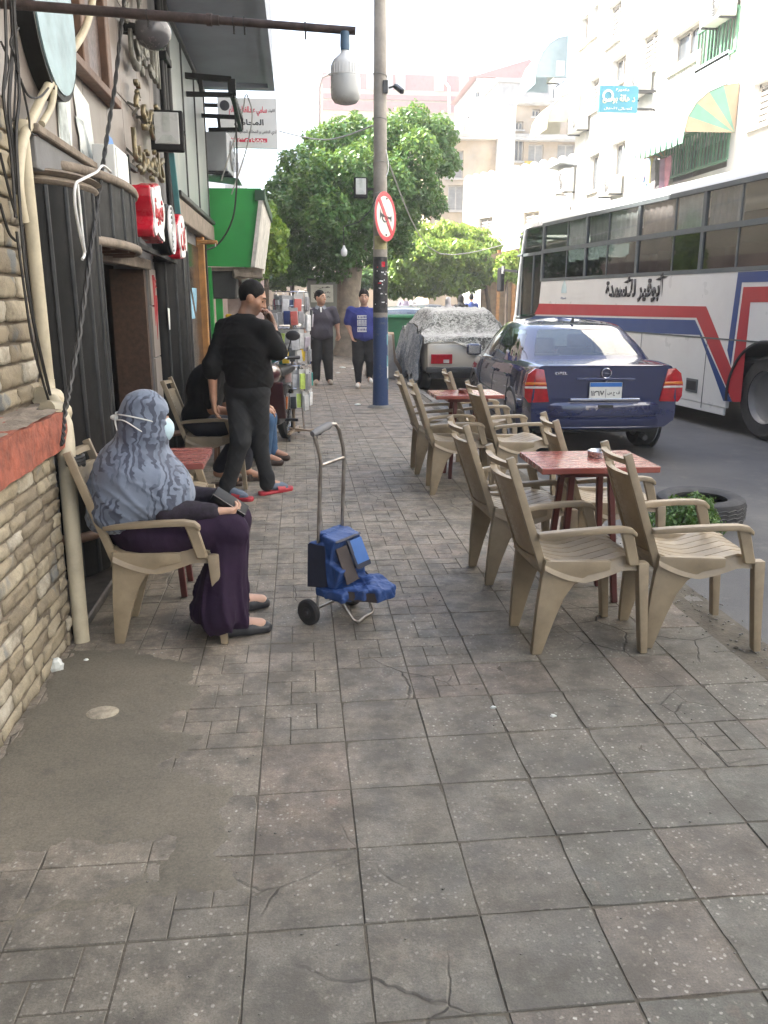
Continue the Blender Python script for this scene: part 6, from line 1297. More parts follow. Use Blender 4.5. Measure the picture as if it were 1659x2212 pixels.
TP = thing('potted_plant', 'bushy green plant growing in front of the tyre', 'plant', (2.66,5.38,ROADZ)); me = leaves([((0,0,.15), (.19,.15,.14), 1, .35), ((.18,.08,.18), (.14,.12,.12), 1, .4), ((-.16,-.05,.11), (.15,.13,.11), 1, .45), ((.14,-.1,.11), (.15,.11,.10), 1, .5)], 4200, .015, 17, .2); o = link('foliage', me, LF3, TP); o['kind'] = 'stuff'
m = MB(); g = random.Random(2)
for k in range(9): a = g.uniform(0,6.3); m.tube([(0,0,0), (.05*math.cos(a),.05*math.sin(a),.1), (.14*math.cos(a),.12*math.sin(a),.2)], .004, 4)
o = link('stem', m.mesh('stem'), M_BARK2, TP)
crumple('litter', 'bright yellow wrapper lying below the plant', 'litter', (2.36,5.15,ROADZ), .03, mat('yellow_wrapper', (.65,.52,.01), .4), 55, .6)
# ================================================================== vehicles
def crom(P, n, closed=False):
    """dense Catmull-Rom samples of a list of vectors"""
    P = [Vector(p) for p in P]; N = len(P); out = []
    for i in range(N if closed else N-1):
        g = (lambda k: P[k % N]) if closed else (lambda k: P[min(max(k, 0), N-1)])
        p0, p1, p2, p3 = g(i-1), g(i), g(i+1), g(i+2)
        for t in range(n): t /= n; out.append(.5*((2*p1)+(p2-p0)*t+(2*p0-5*p1+4*p2-p3)*t*t+(3*p1-p0-3*p2+p3)*t**3))
    if not closed: out.append(P[-1])
    return out
M_RUB = mat('tyre_rubber', (.022,.022,.023), .8, var=.2, scale=12, dirt=.25, dcol=(.08,.075,.07)); M_RIM = mat('alloy_rim', (.36,.36,.36), .35, .8, var=.1)
M_BLKP = mat('black_plastic', (.02,.02,.022), .55, var=.2); M_CHROME = mat('chrome_trim', (.65,.65,.66), .12, .95, var=.03)
M_TLR = mat('tail_light_red', (.33,.006,.012), .12, var=.25, scale=18, coat=.8); M_TLA = mat('tail_light_amber', (.50,.14,.02), .12, var=.2, scale=18, coat=.8); M_TLW = mat('tail_light_clear', (.50,.45,.42), .12, var=.15, scale=18, coat=.8)
M_SEAT = mat('dark_seat_cloth', (.05,.06,.075), .9, var=.2, scale=20)
def paint(n, c, metal=.3, rough=.32):
    s = NT('paint_'+n); co = s.coord('Object'); z = s.n('SeparateXYZ', i_0=co).outputs[2]; d = s.math('MULTIPLY', s.ramp(z, [(.2,.30),(.62,.015)]), s.ramp(s.noise(co, 9, 6, .7), [(.3,.2),(.8,1.)]))
    s.done(s.mix(d, c, (.09,.083,.073)), s.math('ADD', s.math('MULTIPLY', d, .5), rough), metal, None, Coat_Weight=1., Coat_Roughness=.02, Coat_IOR=1.6); _mc['paint_'+n] = s.m; return s.m
def wheel(t, c, r, w_, nm='wheel', spokes=7):
    rot = rotm(0, math.pi/2, 0)
    o = link(nm, MB().lathe([(r*.62,-w_/2),(r*.9,-w_/2),(r*.985,-w_*.36),(r,0),(r*.985,w_*.36),(r*.9,w_/2),(r*.62,w_/2)], (0,0,0), 32, rot).mesh(nm, smooth=40), M_RUB, t, c)
    m = MB(); m.lathe([(r*.62,-w_*.46),(r*.6,-w_*.2),(r*.18,-w_*.25),(0,-w_*.3)], (0,0,0), 28, rot); m.lathe([(r*.62,w_*.46),(r*.6,w_*.2),(r*.18,w_*.25),(0,w_*.3)], (0,0,0), 28, rot); link('rim', m.mesh('rim', smooth=40), M_RIM, o)
    m = MB()
    for k in range(spokes):
        a = 2*math.pi*k/spokes
        for sx in (-1, 1): m.bar((sx*w_*.3, r*.12*math.cos(a), r*.12*math.sin(a)), (sx*w_*.3, r*.58*math.cos(a), r*.58*math.sin(a)), .05, .02, up=(1,0,0))
    s_ = link('spoke', m.mesh('spoke', bevel=.005), M_RIM, o); s_['kind'] = 'stuff'; return o
def sedan(name, label, loc, rz, pm, full=True, L=4.2, W=1.66, H=1.40, belt=.93, deck=.985, boxy=0.):
    t = thing(name, label, 'car', loc, rz)
    def lp(nm, mb, m, par=t, **kw): return link(nm, mb.mesh(nm, **kw), m, par)
    hw = W/2; k = L/4.2
    # lower body: half profiles (x, z) at stations along the car
    st = {-2.06: (.93,.34,.985,.955), -1.9: (.975,.33,.99,.97), -1.5: (.995,.30,1.,.985), -.6: (1.,.20,.99,.97), .3: (1.,.20,.965,.945), 1.1: (.99,.20,.94,.955), 1.6: (.96,.22,.90,.90), 1.95: (.90,.26,.82,.80), 2.1: (.78,.30,.70,.68)}
    ys = sorted(st); rows = []
    for y in ys:
        f, zb, zs, zc = st[y]; w_ = hw*f; zs = zs*deck/.985 if y < -1 else zs*belt/.93 if y < 1 else zs; zc = zc*deck/.985 if y < -1 else zc
        rows.append([Vector((x, y*k, z)) for x, z in ((w_*.86,zb), (w_*.965,zb+.06), (w_*.99,.42), (w_,.58), (w_*.985,.72), (w_*.955,zs-.10), (w_*.92,zs-.035), (w_*.84,zs), (w_*.45,zc+.02), (0.,zc+.028))])
    nP = len(rows[0]); cols = [crom([r[i] for r in rows], 5) for i in range(nP)]; grid_ = [crom([cols[i][j] for i in range(nP)], 3) for j in range(len(cols[0]))]
    m = MB(); nJ, nI = len(grid_), len(grid_[0])
    for sx in (1, -1): m.grid(lambda u, v: (sx*grid_[round(u*(nJ-1))][round(v*(nI-1))].x, grid_[round(u*(nJ-1))][round(v*(nI-1))].y, grid_[round(u*(nJ-1))][round(v*(nI-1))].z), nJ-1, nI-1)
    for j in (0, nJ-1):
        r = grid_[j]; ring = [Vector((p.x, p.y, p.z)) for p in r]+[Vector((-p.x, p.y, p.z)) for p in reversed(r[:-1])]; c = sum(ring, Vector())/len(ring)
        m.add(ring+[c], [(i, (i+1) % len(ring), len(ring)) for i in range(len(ring))])
    body = lp('body', m, pm, smooth=38)
    lp('underbody', MB().box((0,0,.31), (W*.80,L*.90,.10)), M_BLKP)
    # greenhouse rings, from the rear centre round the right side to the front centre, mirrored
    zb = belt; b = boxy
    bot = [(0,-1.50,deck+.01), (.66,-1.40,deck), (.765,-1.05,zb+.03), (.775,-.1,zb+.005), (.755,.75,zb), (.66,1.18,zb), (0,1.38,zb+.03)]
    top = [(0,-.86-b*.2,H-.055), (.46+b*.1,-.80-b*.2,H-.058), (.575+b*.06,-.62,H-.055), (.59+b*.06,-.1,H-.03), (.56+b*.05,.38,H-.045), (.47,.56,H-.055), (0,.68,H-.045)]
    sx_ = hw/.83
    def full_ring(R_): a = [Vector((x*sx_, y*k, z)) for x, y, z in R_]; return a+[Vector((-p.x, p.y, p.z)) for p in reversed(a[1:-1])]
    rb, rt = crom(full_ring(bot), 8, True), crom(full_ring(top), 8, True); NS_ = len(rb)
    def S(i, v, off=0):
        p = rb[i % NS_].lerp(rt[i % NS_], v); out = Vector((p.x*.8, p.y*.25, .25)); out = out.normalized(); return p+out*(.028*math.sin(v*math.pi)+off)
    NV = 8; win = {}
    def zone(i, v):                       # which window a cell belongs to
        ph = i/8.; u = ph if ph <= 6 else 12-ph
        if not .10 < v < .90: return None
        if u < .93: return 'rear_window'
        if 1.25 < u < 1.95 and v < .9-.5*max(0,1.6-u): return 'quarter_window'
        if 2.02 < u < 2.97: return 'rear_door_window'
        if 3.08 < u < 4.25: return 'front_door_window'
        if u > 5.02: return 'windscreen'
    m = MB()
    for i in range(NS_):
        for j in range(NV):
            z = zone(i+.5, (j+.5)/NV); q = [S(i,j/NV), S(i+1,j/NV), S(i+1,(j+1)/NV), S(i,(j+1)/NV)]
            if z is None: m.add(q, [(0,1,2,3)])
            else: win.setdefault((z, 0 if z in ('rear_window','windscreen') else 1 if i < NS_/2 else -1), []).append((i, j))
    n = 10                                 # roof skin
    for a in range(n):
        for i in range(NS_):
            f = lambda ii, s_: Vector((rt[ii % NS_].x*(1-s_), rt[ii % NS_].y*(1-s_)+(-.1)*s_, rt[ii % NS_].z+.05*(1-(1-s_)**2)))
            m.add([f(i,a/n), f(i+1,a/n), f(i+1,(a+1)/n), f(i,(a+1)/n)], [(0,1,2,3)])
    cab = lp('cabin', m, pm, smooth=50)
    GL = glass('car_glass', (.34,.42,.42), .13)
    for (z, s_), cs in win.items():
        m = MB()
        for i, j in cs: m.add([S(i,j/NV,-.004), S(i+1,j/NV,-.004), S(i+1,(j+1)/NV,-.004), S(i,(j+1)/NV,-.004)], [(0,1,2,3)])
        lp(z, m, GL, cab, smooth=180)
    lp('interior', MB().box((0,-.05*k,.55), (W*.82,2.6*k,.5)), M_SEAT)
    for y in (-.75*k, .35*k):
        for x in (-.36, .36): 
            s_ = lp('seat', MB().box((x,y,.82), (.46,.16,.42), rotm(-.2,0,0)), M_SEAT, bevel=.05, seg=3, smooth=50); lp('headrest', MB().box((x,y-.06,1.12), (.26,.10,.18), rotm(-.15,0,0)), M_SEAT, s_, bevel=.04, seg=3, smooth=50)
    for y in (-1.25*k, 1.32*k):
        for sx in (-1, 1): 
            wheel(t, (sx*(hw-.11), y, .31), .31, .20); lp('wheel_arch', MB().lathe([(.30,-.004),(.36,.004),(.37,-.02)], (sx*(hw-.002), y, .33), 24, rotm(0,sx*math.pi/2,0), 0, math.pi*2), M_BLKP, smooth=40)
    # rear bumper
    def bump(x, s_): return -2.06*k-.075*(1-abs(x/hw)**3.2)+.0
    prof = [(-.01,.315),(.035,.33),(.052,.36),(.050,.43),(.030,.445),(.030,.455),(.052,.468),(.055,.53),(.048,.575),(.02,.60),(-.05,.605)]
    m = MB(); nx = 28
    def bp_(u, v):
        x = -1.012+2.024*u; e = abs(x)**5; i = v*(len(prof)-1); i0 = min(int(i), len(prof)-2); f = i-i0; d = prof[i0][0]*(1-f)+prof[i0+1][0]*f; z = prof[i0][1]*(1-f)+prof[i0+1][1]*f
        return (x*hw*1.0+math.copysign(min(abs(d),.05)*.35*e, x), (-2.075+.34*e)*k-d*(1-e*.4), z)
    m.grid(bp_, nx, len(prof)-1); lp('rear_bumper', m, pm, smooth=32)
    lp('bumper_lip', MB().grid(lambda u, v: (lambda p: (p[0]*.99, p[1]-.012*math.sin(v*math.pi), .325+.035*v))(bp_(u,.12)), nx, 3), pm, smooth=60)
    y0 = -2.066*k
    lid = [(-.56,.625),(.56,.625),(.60,.70),(.615,.86),(.60,.945),(.3,.957),(-.3,.957),(-.60,.945),(-.615,.86),(-.60,.70)]; s0 = hw/.83
    d = lp('boot_lid', MB().prism([(x*s0, z*deck/.985) for x, z in lid], lambda u, v, w_: (u, w_+.055*abs(u/hw)**3+.10*max(0,v-.78), v), y0-.012, y0+.03), pm, bevel=.006, seg=2, smooth=40)
    lp('boot_edge', MB().prism([(-.62*s0,0), (.62*s0,0), (.6*s0,.016), (-.6*s0,.016)], lambda u, v, w_: (u, y0+.03+w_*(1)+.05*abs(u/hw)**3, deck-.012+v+.012*w_*10), -.05, .05), pm, d, bevel=.004, smooth=40)
    for sx in (-1, 1):
        poly = [(.588,.61),(.80,.60),(.84,.66),(.842,.78),(.81,.90),(.74,.955),(.655,.945),(.625,.80)]
        def lens(a, b2, off, nm, mm, par):
            P = [(x, z) for x, z in poly]
            # clip the outline between two heights
            def clip(pts, zc, keep_above):
                out = []
                for i in range(len(pts)):
                    p, q = pts[i], pts[(i+1) % len(pts)]; ip, iq = (p[1] >= zc) == keep_above, (q[1] >= zc) == keep_above
                    if ip: out.append(p)
                    if ip != iq: f = (zc-p[1])/(q[1]-p[1]); out.append((p[0]+(q[0]-p[0])*f, zc))
                return out
            P = clip(clip(P, a, True), b2, False)
            return lp(nm, MB().prism([(sx*x*s0, z*deck/.985) for x, z in P], lambda u, v, w_: (u, w_+.16*max(0,(abs(u)/s0-.66))**1.3*2+.02+(.05*max(0,v-.8)), v), y0-.035-off, y0+.10), mm, par, bevel=.008, seg=2, smooth=40)
        tl = lens(.60, .96, 0, 'tail_light', M_TLR, t); lens(.785, .815, .006, 'indicator_lens', M_TLA, tl); lens(.748, .772, .006, 'reverse_lens', M_TLW, tl)
    if full:
        lp('boot_strip', MB().box((0,y0-.028,.845), (.60,.02,.018)), pm, bevel=.006); lp('boot_strip', MB().box((0,y0-.026,.635), (.74,.02,.022)), M_CHROME, bevel=.005)
        lp('lock', MB().lathe([(0,-.005),(.012,-.005),(.012,.01)], (0,y0-.03,.82), 14, rotm(math.pi/2,0,0)), M_CHROME)
        pl = lp('licence_plate', MB().box((.0,y0-.026,.725), (.345,.012,.175)), M_WHITEP, bevel=.003); pl.data.materials[0] = mat('plate_white', (.62,.62,.58), .4)
        lp('plate_band', MB().box((0,y0-.033,.789), (.335,.004,.042)), mat('plate_blue', (.02,.13,.42), .4), pl)
        for txt, cx, w_ in (('١٢٦٧', -.085, .14), (arabic('ف ج س'), .085, .13)):
            o = lettering('plate_lettering', txt, M_LB, None, (cx, y0-.0335, .70), (1,0,0), (0,0,1), 1, width=w_, height=.055, depth=-.002, bold=.03); o.parent = pl
        lp('plate_divider', MB().box((0,y0-.033,.70), (.004,.003,.09)), M_LB, pl)
        m = MB(); m.tube([(.05*math.cos(a), y0-.018, .905+.05*math.sin(a)) for a in [q*math.pi/14 for q in range(28)]], .0055, 6, closed=True); m.prism([(-.062,.911),(.005,.911),(-.012,.903),(.062,.899),(-.005,.899),(.012,.907)], lambda u, v, w_: (u, w_, v), y0-.024, y0-.016); lp('badge', m, M_CHROME)
        o = lettering('lettering', 'OPEL', M_CHROME, None, (-.47, y0+.003, .905), (1,0,0), (0,0,1), 1, width=.13, height=.028, depth=-.004, bold=.02)
        o.parent = t
        lp('tow_cover', MB().box((0,-2.118*k,.565), (.16,.03,.035)), M_BLKP, bevel=.006)
        lp('aerial', MB().prism([(0,0),(.10,0),(.015,.06)], lambda u, v, w_: (w_, -.75*k+u, H-.02+v), -.012, .012), M_BLKP)
        mi = lp('door_mirror', MB().box((-hw-.11,.68*k,belt+.06), (.19,.12,.15)), pm, bevel=.04, seg=3, smooth=50); lp('mirror_glass', MB().box((-hw-.115,.615*k,belt+.06), (.15,.012,.11)), M_CHROME, mi)
        for sx in (-1, 1):
            for y in (-.22, -.98): lp('door_handle', MB().box((sx*(hw+.004),y*k,.80), (.025,.17,.035)), pm, bevel=.008)
            for y in (-.12, .82, -1.02): 
                m = MB(); m.tube([(sx*(hw*.972+.0055), y*k, z) for z in (.34,)]+[(sx*(hw*x+.001), y*k, z) for x, z in ((.997,.44), (1.,.58), (.986,.72), (.955,.85))], .004, 4); lp('door_seam', m, M_BLKP)
            lp('side_strip', MB().box((sx*(hw+.004),-.1*k,.52), (.016,1.9*k,.04)), pm, bevel=.005)
        lp('exhaust', MB().tube([(.45,-2.0*k,.24), (.45,-2.12*k,.23)], .028, 12), M_GREYM)
    return t
P_NAVY = paint('navy', (.005,.013,.070), .1, .25)
CAR = sedan('blue_sedan', 'dark blue sedan with red tail lights parked by the kerbside tables', (3.26,10.36,ROADZ), R(-2.6), P_NAVY)
# far cars
CF = sedan('white_car', 'pale car facing the street behind the green skip', (3.4,27.5,ROADZ), R(178), paint('silver_white', (.55,.56,.56), .1), False)
sedan('red_car', 'red car driving away beyond the covered car', (6.3,33.,ROADZ), R(-4), paint('red', (.26,.025,.03), .1), False)
sedan('grey_car', 'dark grey car parked under the bright green tree', (6.2,41.,ROADZ), R(80), paint('grey', (.10,.10,.095), .2), False)
# ================================================================== old car under a camouflage cover
OC = sedan('covered_car', 'old cream saloon under a grey camouflage cover', (3.03,16.5,ROADZ), R(-1), paint('old_cream', (.50,.46,.38), 0, .45), False, 4.05, 1.60, 1.36, .92, .93, .8)
for ch in list(OC.children):
    if ch.name.startswith(('tail_light', 'boot_lid', 'rear_bumper', 'bumper_lip', 'boot_edge')):
        for g_ in list(ch.children): bpy.data.objects.remove(g_)
        bpy.data.objects.remove(ch)
def op(nm, mb, m, **kw): return link(nm, mb.mesh(nm, **kw), m, OC)
op('rear_panel', MB().box((0,-2.0,.66), (1.50,.10,.44)), _mc['paint_old_cream'], bevel=.03, seg=2, smooth=40)
for sx in (-1, 1): 
    o = op('tail_light', MB().box((sx*.50,-2.06,.62), (.38,.05,.17)), M_TLR, bevel=.012, seg=2); link('reverse_lens', MB().box((sx*.42,-2.087,.58), (.10,.012,.06)).mesh('reverse_lens'), M_TLW, o)
op('rear_bumper', MB().box((0,-2.10,.43), (1.56,.12,.10)), M_GREYM, bevel=.02, seg=2); op('bumper_bar', MB().box((0,-2.03,.34), (1.4,.06,.12)), M_BLKP)
def m_camo(name, hang=False):
    s = NT(name); co = s.coord('Object'); d = s.mix(.5, co, s.noise(co, 7, 3, out='Color'))
    n = s.noise(d, 9, 2, .5); c = s.ramp(n, [(.30,(.07,.07,.06)), (.42,(.20,.20,.18)), (.50,(.40,.40,.36)), (.58,(.09,.095,.08)), (.66,(.48,.48,.45))])
    for n_ in s.t.nodes:
        if n_.type == 'VALTORGB': n_.color_ramp.interpolation = 'CONSTANT'
    if hang: c = s.mix(.55, c, (.24,.28,.34))
    c = s.mix(s.ramp(s.n('SeparateXYZ', i_0=s.n('NewGeometry').outputs['Normal']).outputs[2], [(.6,0.),(.95,.5)]), c, (.5,.49,.46))   # paler where the cloth lies level
    return s.done(c, .9, 0., s.bump(s.noise(co, 60, 4), .5, .006))
MCM = m_camo('camouflage_cloth'); MCH = m_camo('camouflage_cloth_side', True)
CV = thing('camouflage_cover', 'grey leaf-patterned camouflage sheet draped over the old cream saloon', 'car cover', (3.03,16.5,ROADZ), R(-1))
# drape: outer envelope along and across the car
def env(y):           # roof line of the covered car
    pts = [(-2.02,.80),(-1.98,.99),(-1.52,1.02),(-1.42,1.09),(-1.12,1.42),(-.7,1.47),(.55,1.46),(1.05,1.25),(1.45,1.05),(1.95,.93),(2.05,.75)]
    for (a, za), (b, zb_) in zip(pts[:-1], pts[1:]):
        if a <= y <= b: f = (y-a)/(b-a); f = f*f*(3-2*f)*.4+f*.6; return za+(zb_-za)*f
    return pts[0][1] if y < -2 else pts[-1][1]
def nz(x, y, z): return mnoise.noise(Vector((x*7, y*7, z*7)))*.018+mnoise.noise(Vector((x*19, y*19, z*19)))*.008
m = MB()
def cover(u, v):
    y = -2.0+4.05*u; x = -.80+1.62*v; z = env(y); half = .66 if z > 1.15 else .80; e = min(1, max(0,(abs(x)-half+.14)/.30)); z -= .34*e*e*(1 if z > 1.1 else .25)
    return (x*(1 if z < 1.2 else .93)+nz(x,y,1), y, z+.012+nz(x,y,0)*1.4)
m.grid(cover, 60, 34); link('cover_top', m.mesh('cover_top', smooth=180), MCM, CV)
m = MB()
def flap(u, v):       # triangular corner hanging over the boot
    x = -.40+1.22*u; drop = .04+.42*max(0,1-abs(u-.62)*1.9)+.02*math.sin(u*17); return (x, -2.05-.07*v-.02*math.sin(u*11+v*4), .985-drop*v+nz(x,0,v))
m.grid(flap, 40, 14); link('boot_flap', m.mesh('boot_flap', smooth=180), MCM, CV)
m = MB()
def side(u, v):
    p = cover(.02+.96*u, 0); zb_ = .10+.16*abs(math.sin(u*9+1.3))+.1*mnoise.noise(Vector((u*30,1,1))); x = p[0]-.02-(.88+p[0])*min(1, v*1.6); a = min(1, v*1.5)
    return (x-.045*math.sin(u*52+3*math.sin(u*9))*a-.02*math.sin(u*150)*a-.02*mnoise.noise(Vector((u*60,v*5,0))), p[1]-.06*v*math.sin(u*20), p[2]-.01-(p[2]-zb_)*v)
m.grid(side, 150, 16); link('hanging_side', m.mesh('hanging_side', smooth=180), MCH, CV)
m = MB()
def side2(u, v): y = -1.9+.9*u; zt = 1.02; return (-.86-.10*v-.03*math.sin(u*40), y, zt-(.75+.1*math.sin(u*12))*v)
m.grid(side2, 60, 14); link('hanging_strip', m.mesh('hanging_strip', smooth=180), MCH, CV)
# ================================================================== bus
BA = R(5.6); bd = Vector((-math.sin(BA), math.cos(BA), 0)); bn = Vector((math.cos(BA), math.sin(BA), 0)); BP = Vector((5.45,9.25,ROADZ))
def bt(x, y):         # pixel -> (distance ahead of the rear wheel, height) on the bus side
    r = ray(x, y); p = _O+r*((BP-_O).dot(bn)/r.dot(bn)); return (p-BP).dot(bd), p.z-ROADZ
BUS = thing('coach_bus', 'white coach with red and blue zigzag stripes driving away along the street', 'bus', BP+bn*1.25, BA)
P_BUSW = mat('bus_white', (.66,.67,.66), .32, var=.04, scale=1.2, dirt=.16, dcol=(.36,.35,.33), dscale=2, coat=.3); M_BUSR = mat('bus_red', (.40,.025,.035), .35, var=.06, scale=2, coat=.3); M_BUSB = mat('bus_blue', (.018,.055,.20), .35, var=.06, scale=2, coat=.3); M_BFR = mat('window_frame_grey', (.10,.115,.12), .5, var=.1)
XS = -1.25; FT = 8.15; RT = -3.0
def bpart(nm, mb, m, par=BUS, **kw): return link(nm, mb.mesh(nm, **kw), m, par)
arch = [(.66*math.cos(a), .50+.66*math.sin(a)) for a in [math.pi-k*math.pi/16 for k in range(17)]]; arch = [(y, max(z,.28)) for y, z in arch if z > .2]
side_poly = [(FT+.30,.34),(FT+.28,1.18),(7.30,1.30),(7.12,1.52),(7.05,1.98),(RT,1.98),(RT,.34),(-.66,.30)]+arch+[(.66,.30)]
for sx in (-1, 1):
    bpart('side_panel', MB().prism(side_poly, lambda u, v, w_: (sx*w_, u, v+(-.0)), 1.20, 1.25), P_BUSW, bevel=.006)
bpart('skirt', MB().prism([(.70,.20),(FT+.2,.20),(FT+.2,.36),(.70,.36)], lambda u, v, w_: (w_, u, v), XS-.004+.01, XS+.04), P_BUSW, bevel=.008)
# roof: lofted arch over the length
sec = [(1.25,3.03),(1.24,3.10),(1.19,3.17),(1.08,3.215),(.8,3.25),(.4,3.27),(0,3.275)]; sec = sec+[(-x, z) for x, z in reversed(sec[:-1])]
m = MB(); ysr = [RT, RT+.1, 0, 3, FT-.6, FT-.1, FT+.25, FT+.5]; sc_ = [(.97,0),(1,0),(1,0),(1,0),(1,0),(.995,0),(.97,-.07),(.90,-.30)]
m.add([(x*s_, y, z+dz) for y, (s_, dz) in zip(ysr, sc_) for x, z in sec], [(i*len(sec)+k, i*len(sec)+k+1, (i+1)*len(sec)+k+1, (i+1)*len(sec)+k) for i in range(len(ysr)-1) for k in range(len(sec)-1)]); bpart('roof', m, P_BUSW, smooth=50)
bpart('rear_wall', MB().box2((-1.22,RT,.3), (1.22,RT+.06,3.1)), P_BUSW); bpart('floor', MB().box2((-1.2,RT,.9), (1.2,FT,.95)), M_BLKP); bpart('far_dark_sheet', MB().box2((1.14,RT,.95), (1.18,FT,3.05)), mat('bus_dark_sheet', (.07,.07,.072), .9))  # dark sheet added on the far side to keep the interior dark
# window band
piers = [7.02, 5.11, 3.29, 1.56, -.2, -1.9, RT+.05]
for sx in (-1,):
    for a in piers[1:-1]+[RT+.05]: bpart('window_pillar', MB().box2((sx*1.252,a-.035,1.98), (sx*1.20,a+.035,3.05)), M_BFR)
    for z0, z1, nm in ((1.975,2.03,'window_rail'), (2.50,2.57,'window_rail'), (3.0,3.06,'window_rail')): bpart(nm, MB().box2((sx*1.256,RT,z0), (sx*1.20,7.10,z1)), M_BFR)
    bpart('cab_window', MB().prism([(7.10,2.02),(7.17,1.55),(7.34,1.36),(FT+.24,1.25),(FT+.10,2.2),(FT-.14,3.0),(7.06,3.0)], lambda u, v, w_: (sx*w_, u, v), 1.225, 1.232), glass('bus_glass', (.40,.44,.44), .10, .03)); bpart('cab_rail', MB().box2((-1.25,7.08,2.49), (-1.20,FT+.04,2.55)).box2((-1.25,7.5,1.36), (-1.21,7.54,2.5)), M_BFR); bpart('cab_frame', MB().tube([(-1.24,FT+.27,1.22),(-1.24,FT+.12,2.2),(-1.24,FT-.13,3.02)], .03, 6), P_BUSW)
    bpart('front_pillar', MB().prism([(7.02,1.98),(7.11,1.98),(7.07,3.05),(6.98,3.05)], lambda u, v, w_: (sx*w_, u, v), 1.2, 1.254), M_BFR)
    GB = glass('bus_glass', (.40,.44,.44), .10, .03)
    MCU = [mat('bus_curtain_%d' % i, c, .9, var=.2, scale=5, bump=.3, bscale=9) for i, c in enumerate(((.40,.42,.42), (.24,.20,.19), (.46,.48,.48), (.20,.205,.215)))]
    for i in range(len(piers)-1):
        a, b = piers[i+1]+.035, piers[i]-.035; md = (a+b)/2+(.1 if i % 2 else -.15)
        for z0, z1, row in ((2.03,2.50,0), (2.57,3.0,1)):
            p = bpart('window_pane', MB().box2((sx*1.232,a,z0), (sx*1.228,b,z1)), glass('bus_glass_clear', (.86,.88,.88), .07, .05) if row else GB); bpart('pane_divider', MB().box2((sx*1.24,md-.015,z0), (sx*1.22,md+.015,z1)), M_BFR, p)
            if row:
                for q, (u0, u1) in enumerate(((a,md), (md,b))):
                    if (i*3+q) % 4 == 1: continue
                    m = MB(); m.grid(lambda u, v: (sx*(1.19-.015*math.sin(u*38)), u0+(u1-u0)*u, z0+(z1-z0)*v), 26, 1); bpart('curtain', m, MCU[(i*2+q) % 4], p, smooth=180)
    for i in range(8):
        y = FT-1.5-i*.95; s_ = bpart('seat', MB().box((-.75,y,1.75), (.95,.14,1.1), rotm(-.15,0,0)), mat('bus_seat', (.09,.03,.045), .9, var=.3), bevel=.06, seg=3, smooth=50); bpart('antimacassar', MB().box((-.75,y-.09,2.2), (.9,.03,.25)), M_MESH, s_)
# curved front with the windscreen and side cab window
m = MB(); fr = [(1.25,FT-.05),(1.22,FT+.35),(1.05,FT+.62),(.6,FT+.75),(0,FT+.8)]; fr = [(-x, y) for x, y in fr]+[(x, y) for x, y in reversed(fr[:-1])]
m.add([(x, y, z) for z in (.3, 1.25) for x, y in fr], [(k, k+1, len(fr)+k+1, len(fr)+k) for k in range(len(fr)-1)]); bpart('front_panel', m, P_BUSW, smooth=50)
m = MB(); zs = [1.25, 1.9, 2.5, 2.98]; inn = [0, .04, .12, .22]
m.add([(x*.998, FT-.05+(y-FT+.05)*(1-i_*1.4), z) for z, i_ in zip(zs, inn) for x, y in fr], [(i*len(fr)+k, i*len(fr)+k+1, (i+1)*len(fr)+k+1, (i+1)*len(fr)+k) for i in range(3) for k in range(len(fr)-1)]); bpart('windscreen', m, glass('bus_screen', (.30,.34,.34), .14), smooth=60)
for z in (1.27, 2.52, 2.9): m = MB(); i_ = .0 if z < 2 else .12 if z < 2.6 else .2; m.tube([(x*1.004, FT-.05+(y-FT+.05)*(1-i_*1.4), z) for x, y in fr[:5]], .03, 6); bpart('screen_rail', m, M_BFR)
m = MB(); m.bar((-1.25,FT+.2,2.2), (-1.40,FT+.75,2.25), .05); mi = bpart('mirror_arm', m, M_BLKP); bpart('mirror', MB().box((-1.42,FT+.80,2.05), (.10,.26,.5)), M_BLKP, mi, bevel=.04, seg=2)
bpart('mirror_face', MB().box((-1.42,FT+.66,2.25), (.08,.01,.16)), M_CHROME, mi)
bpart('post', MB().bar((-1.26,FT+.40,.35), (-1.24,FT+.28,1.3), .05), P_BUSW)
# wheel and arch lining
wheel(BUS, (-1.05,0,.51), .51, .30, spokes=0).rotation_euler = (0,0,0); wheel(BUS, (1.05,0,.51), .51, .30, spokes=0); wheel(BUS, (-1.05,5.7,.51), .51, .30, spokes=0); wheel(BUS, (1.05,5.7,.51), .51, .30, spokes=0)
m = MB(); m.lathe([(.66,-.25),(.665,.0)], (-1.22,0,.50), 24, rotm(0,math.pi/2,0) ); bpart('arch_lining', MB().grid(lambda u, v: (-1.24+.6*v, .655*math.cos(math.pi*u), .50+.655*math.sin(math.pi*u)), 24, 2), M_BLKP, smooth=60)
bpart('arch_rim', MB().tube([(-1.252, .66*math.cos(a), .50+.66*math.sin(a)) for a in [k*math.pi/20-.15 for k in range(24)]], .022, 6), M_BLKP, smooth=60)
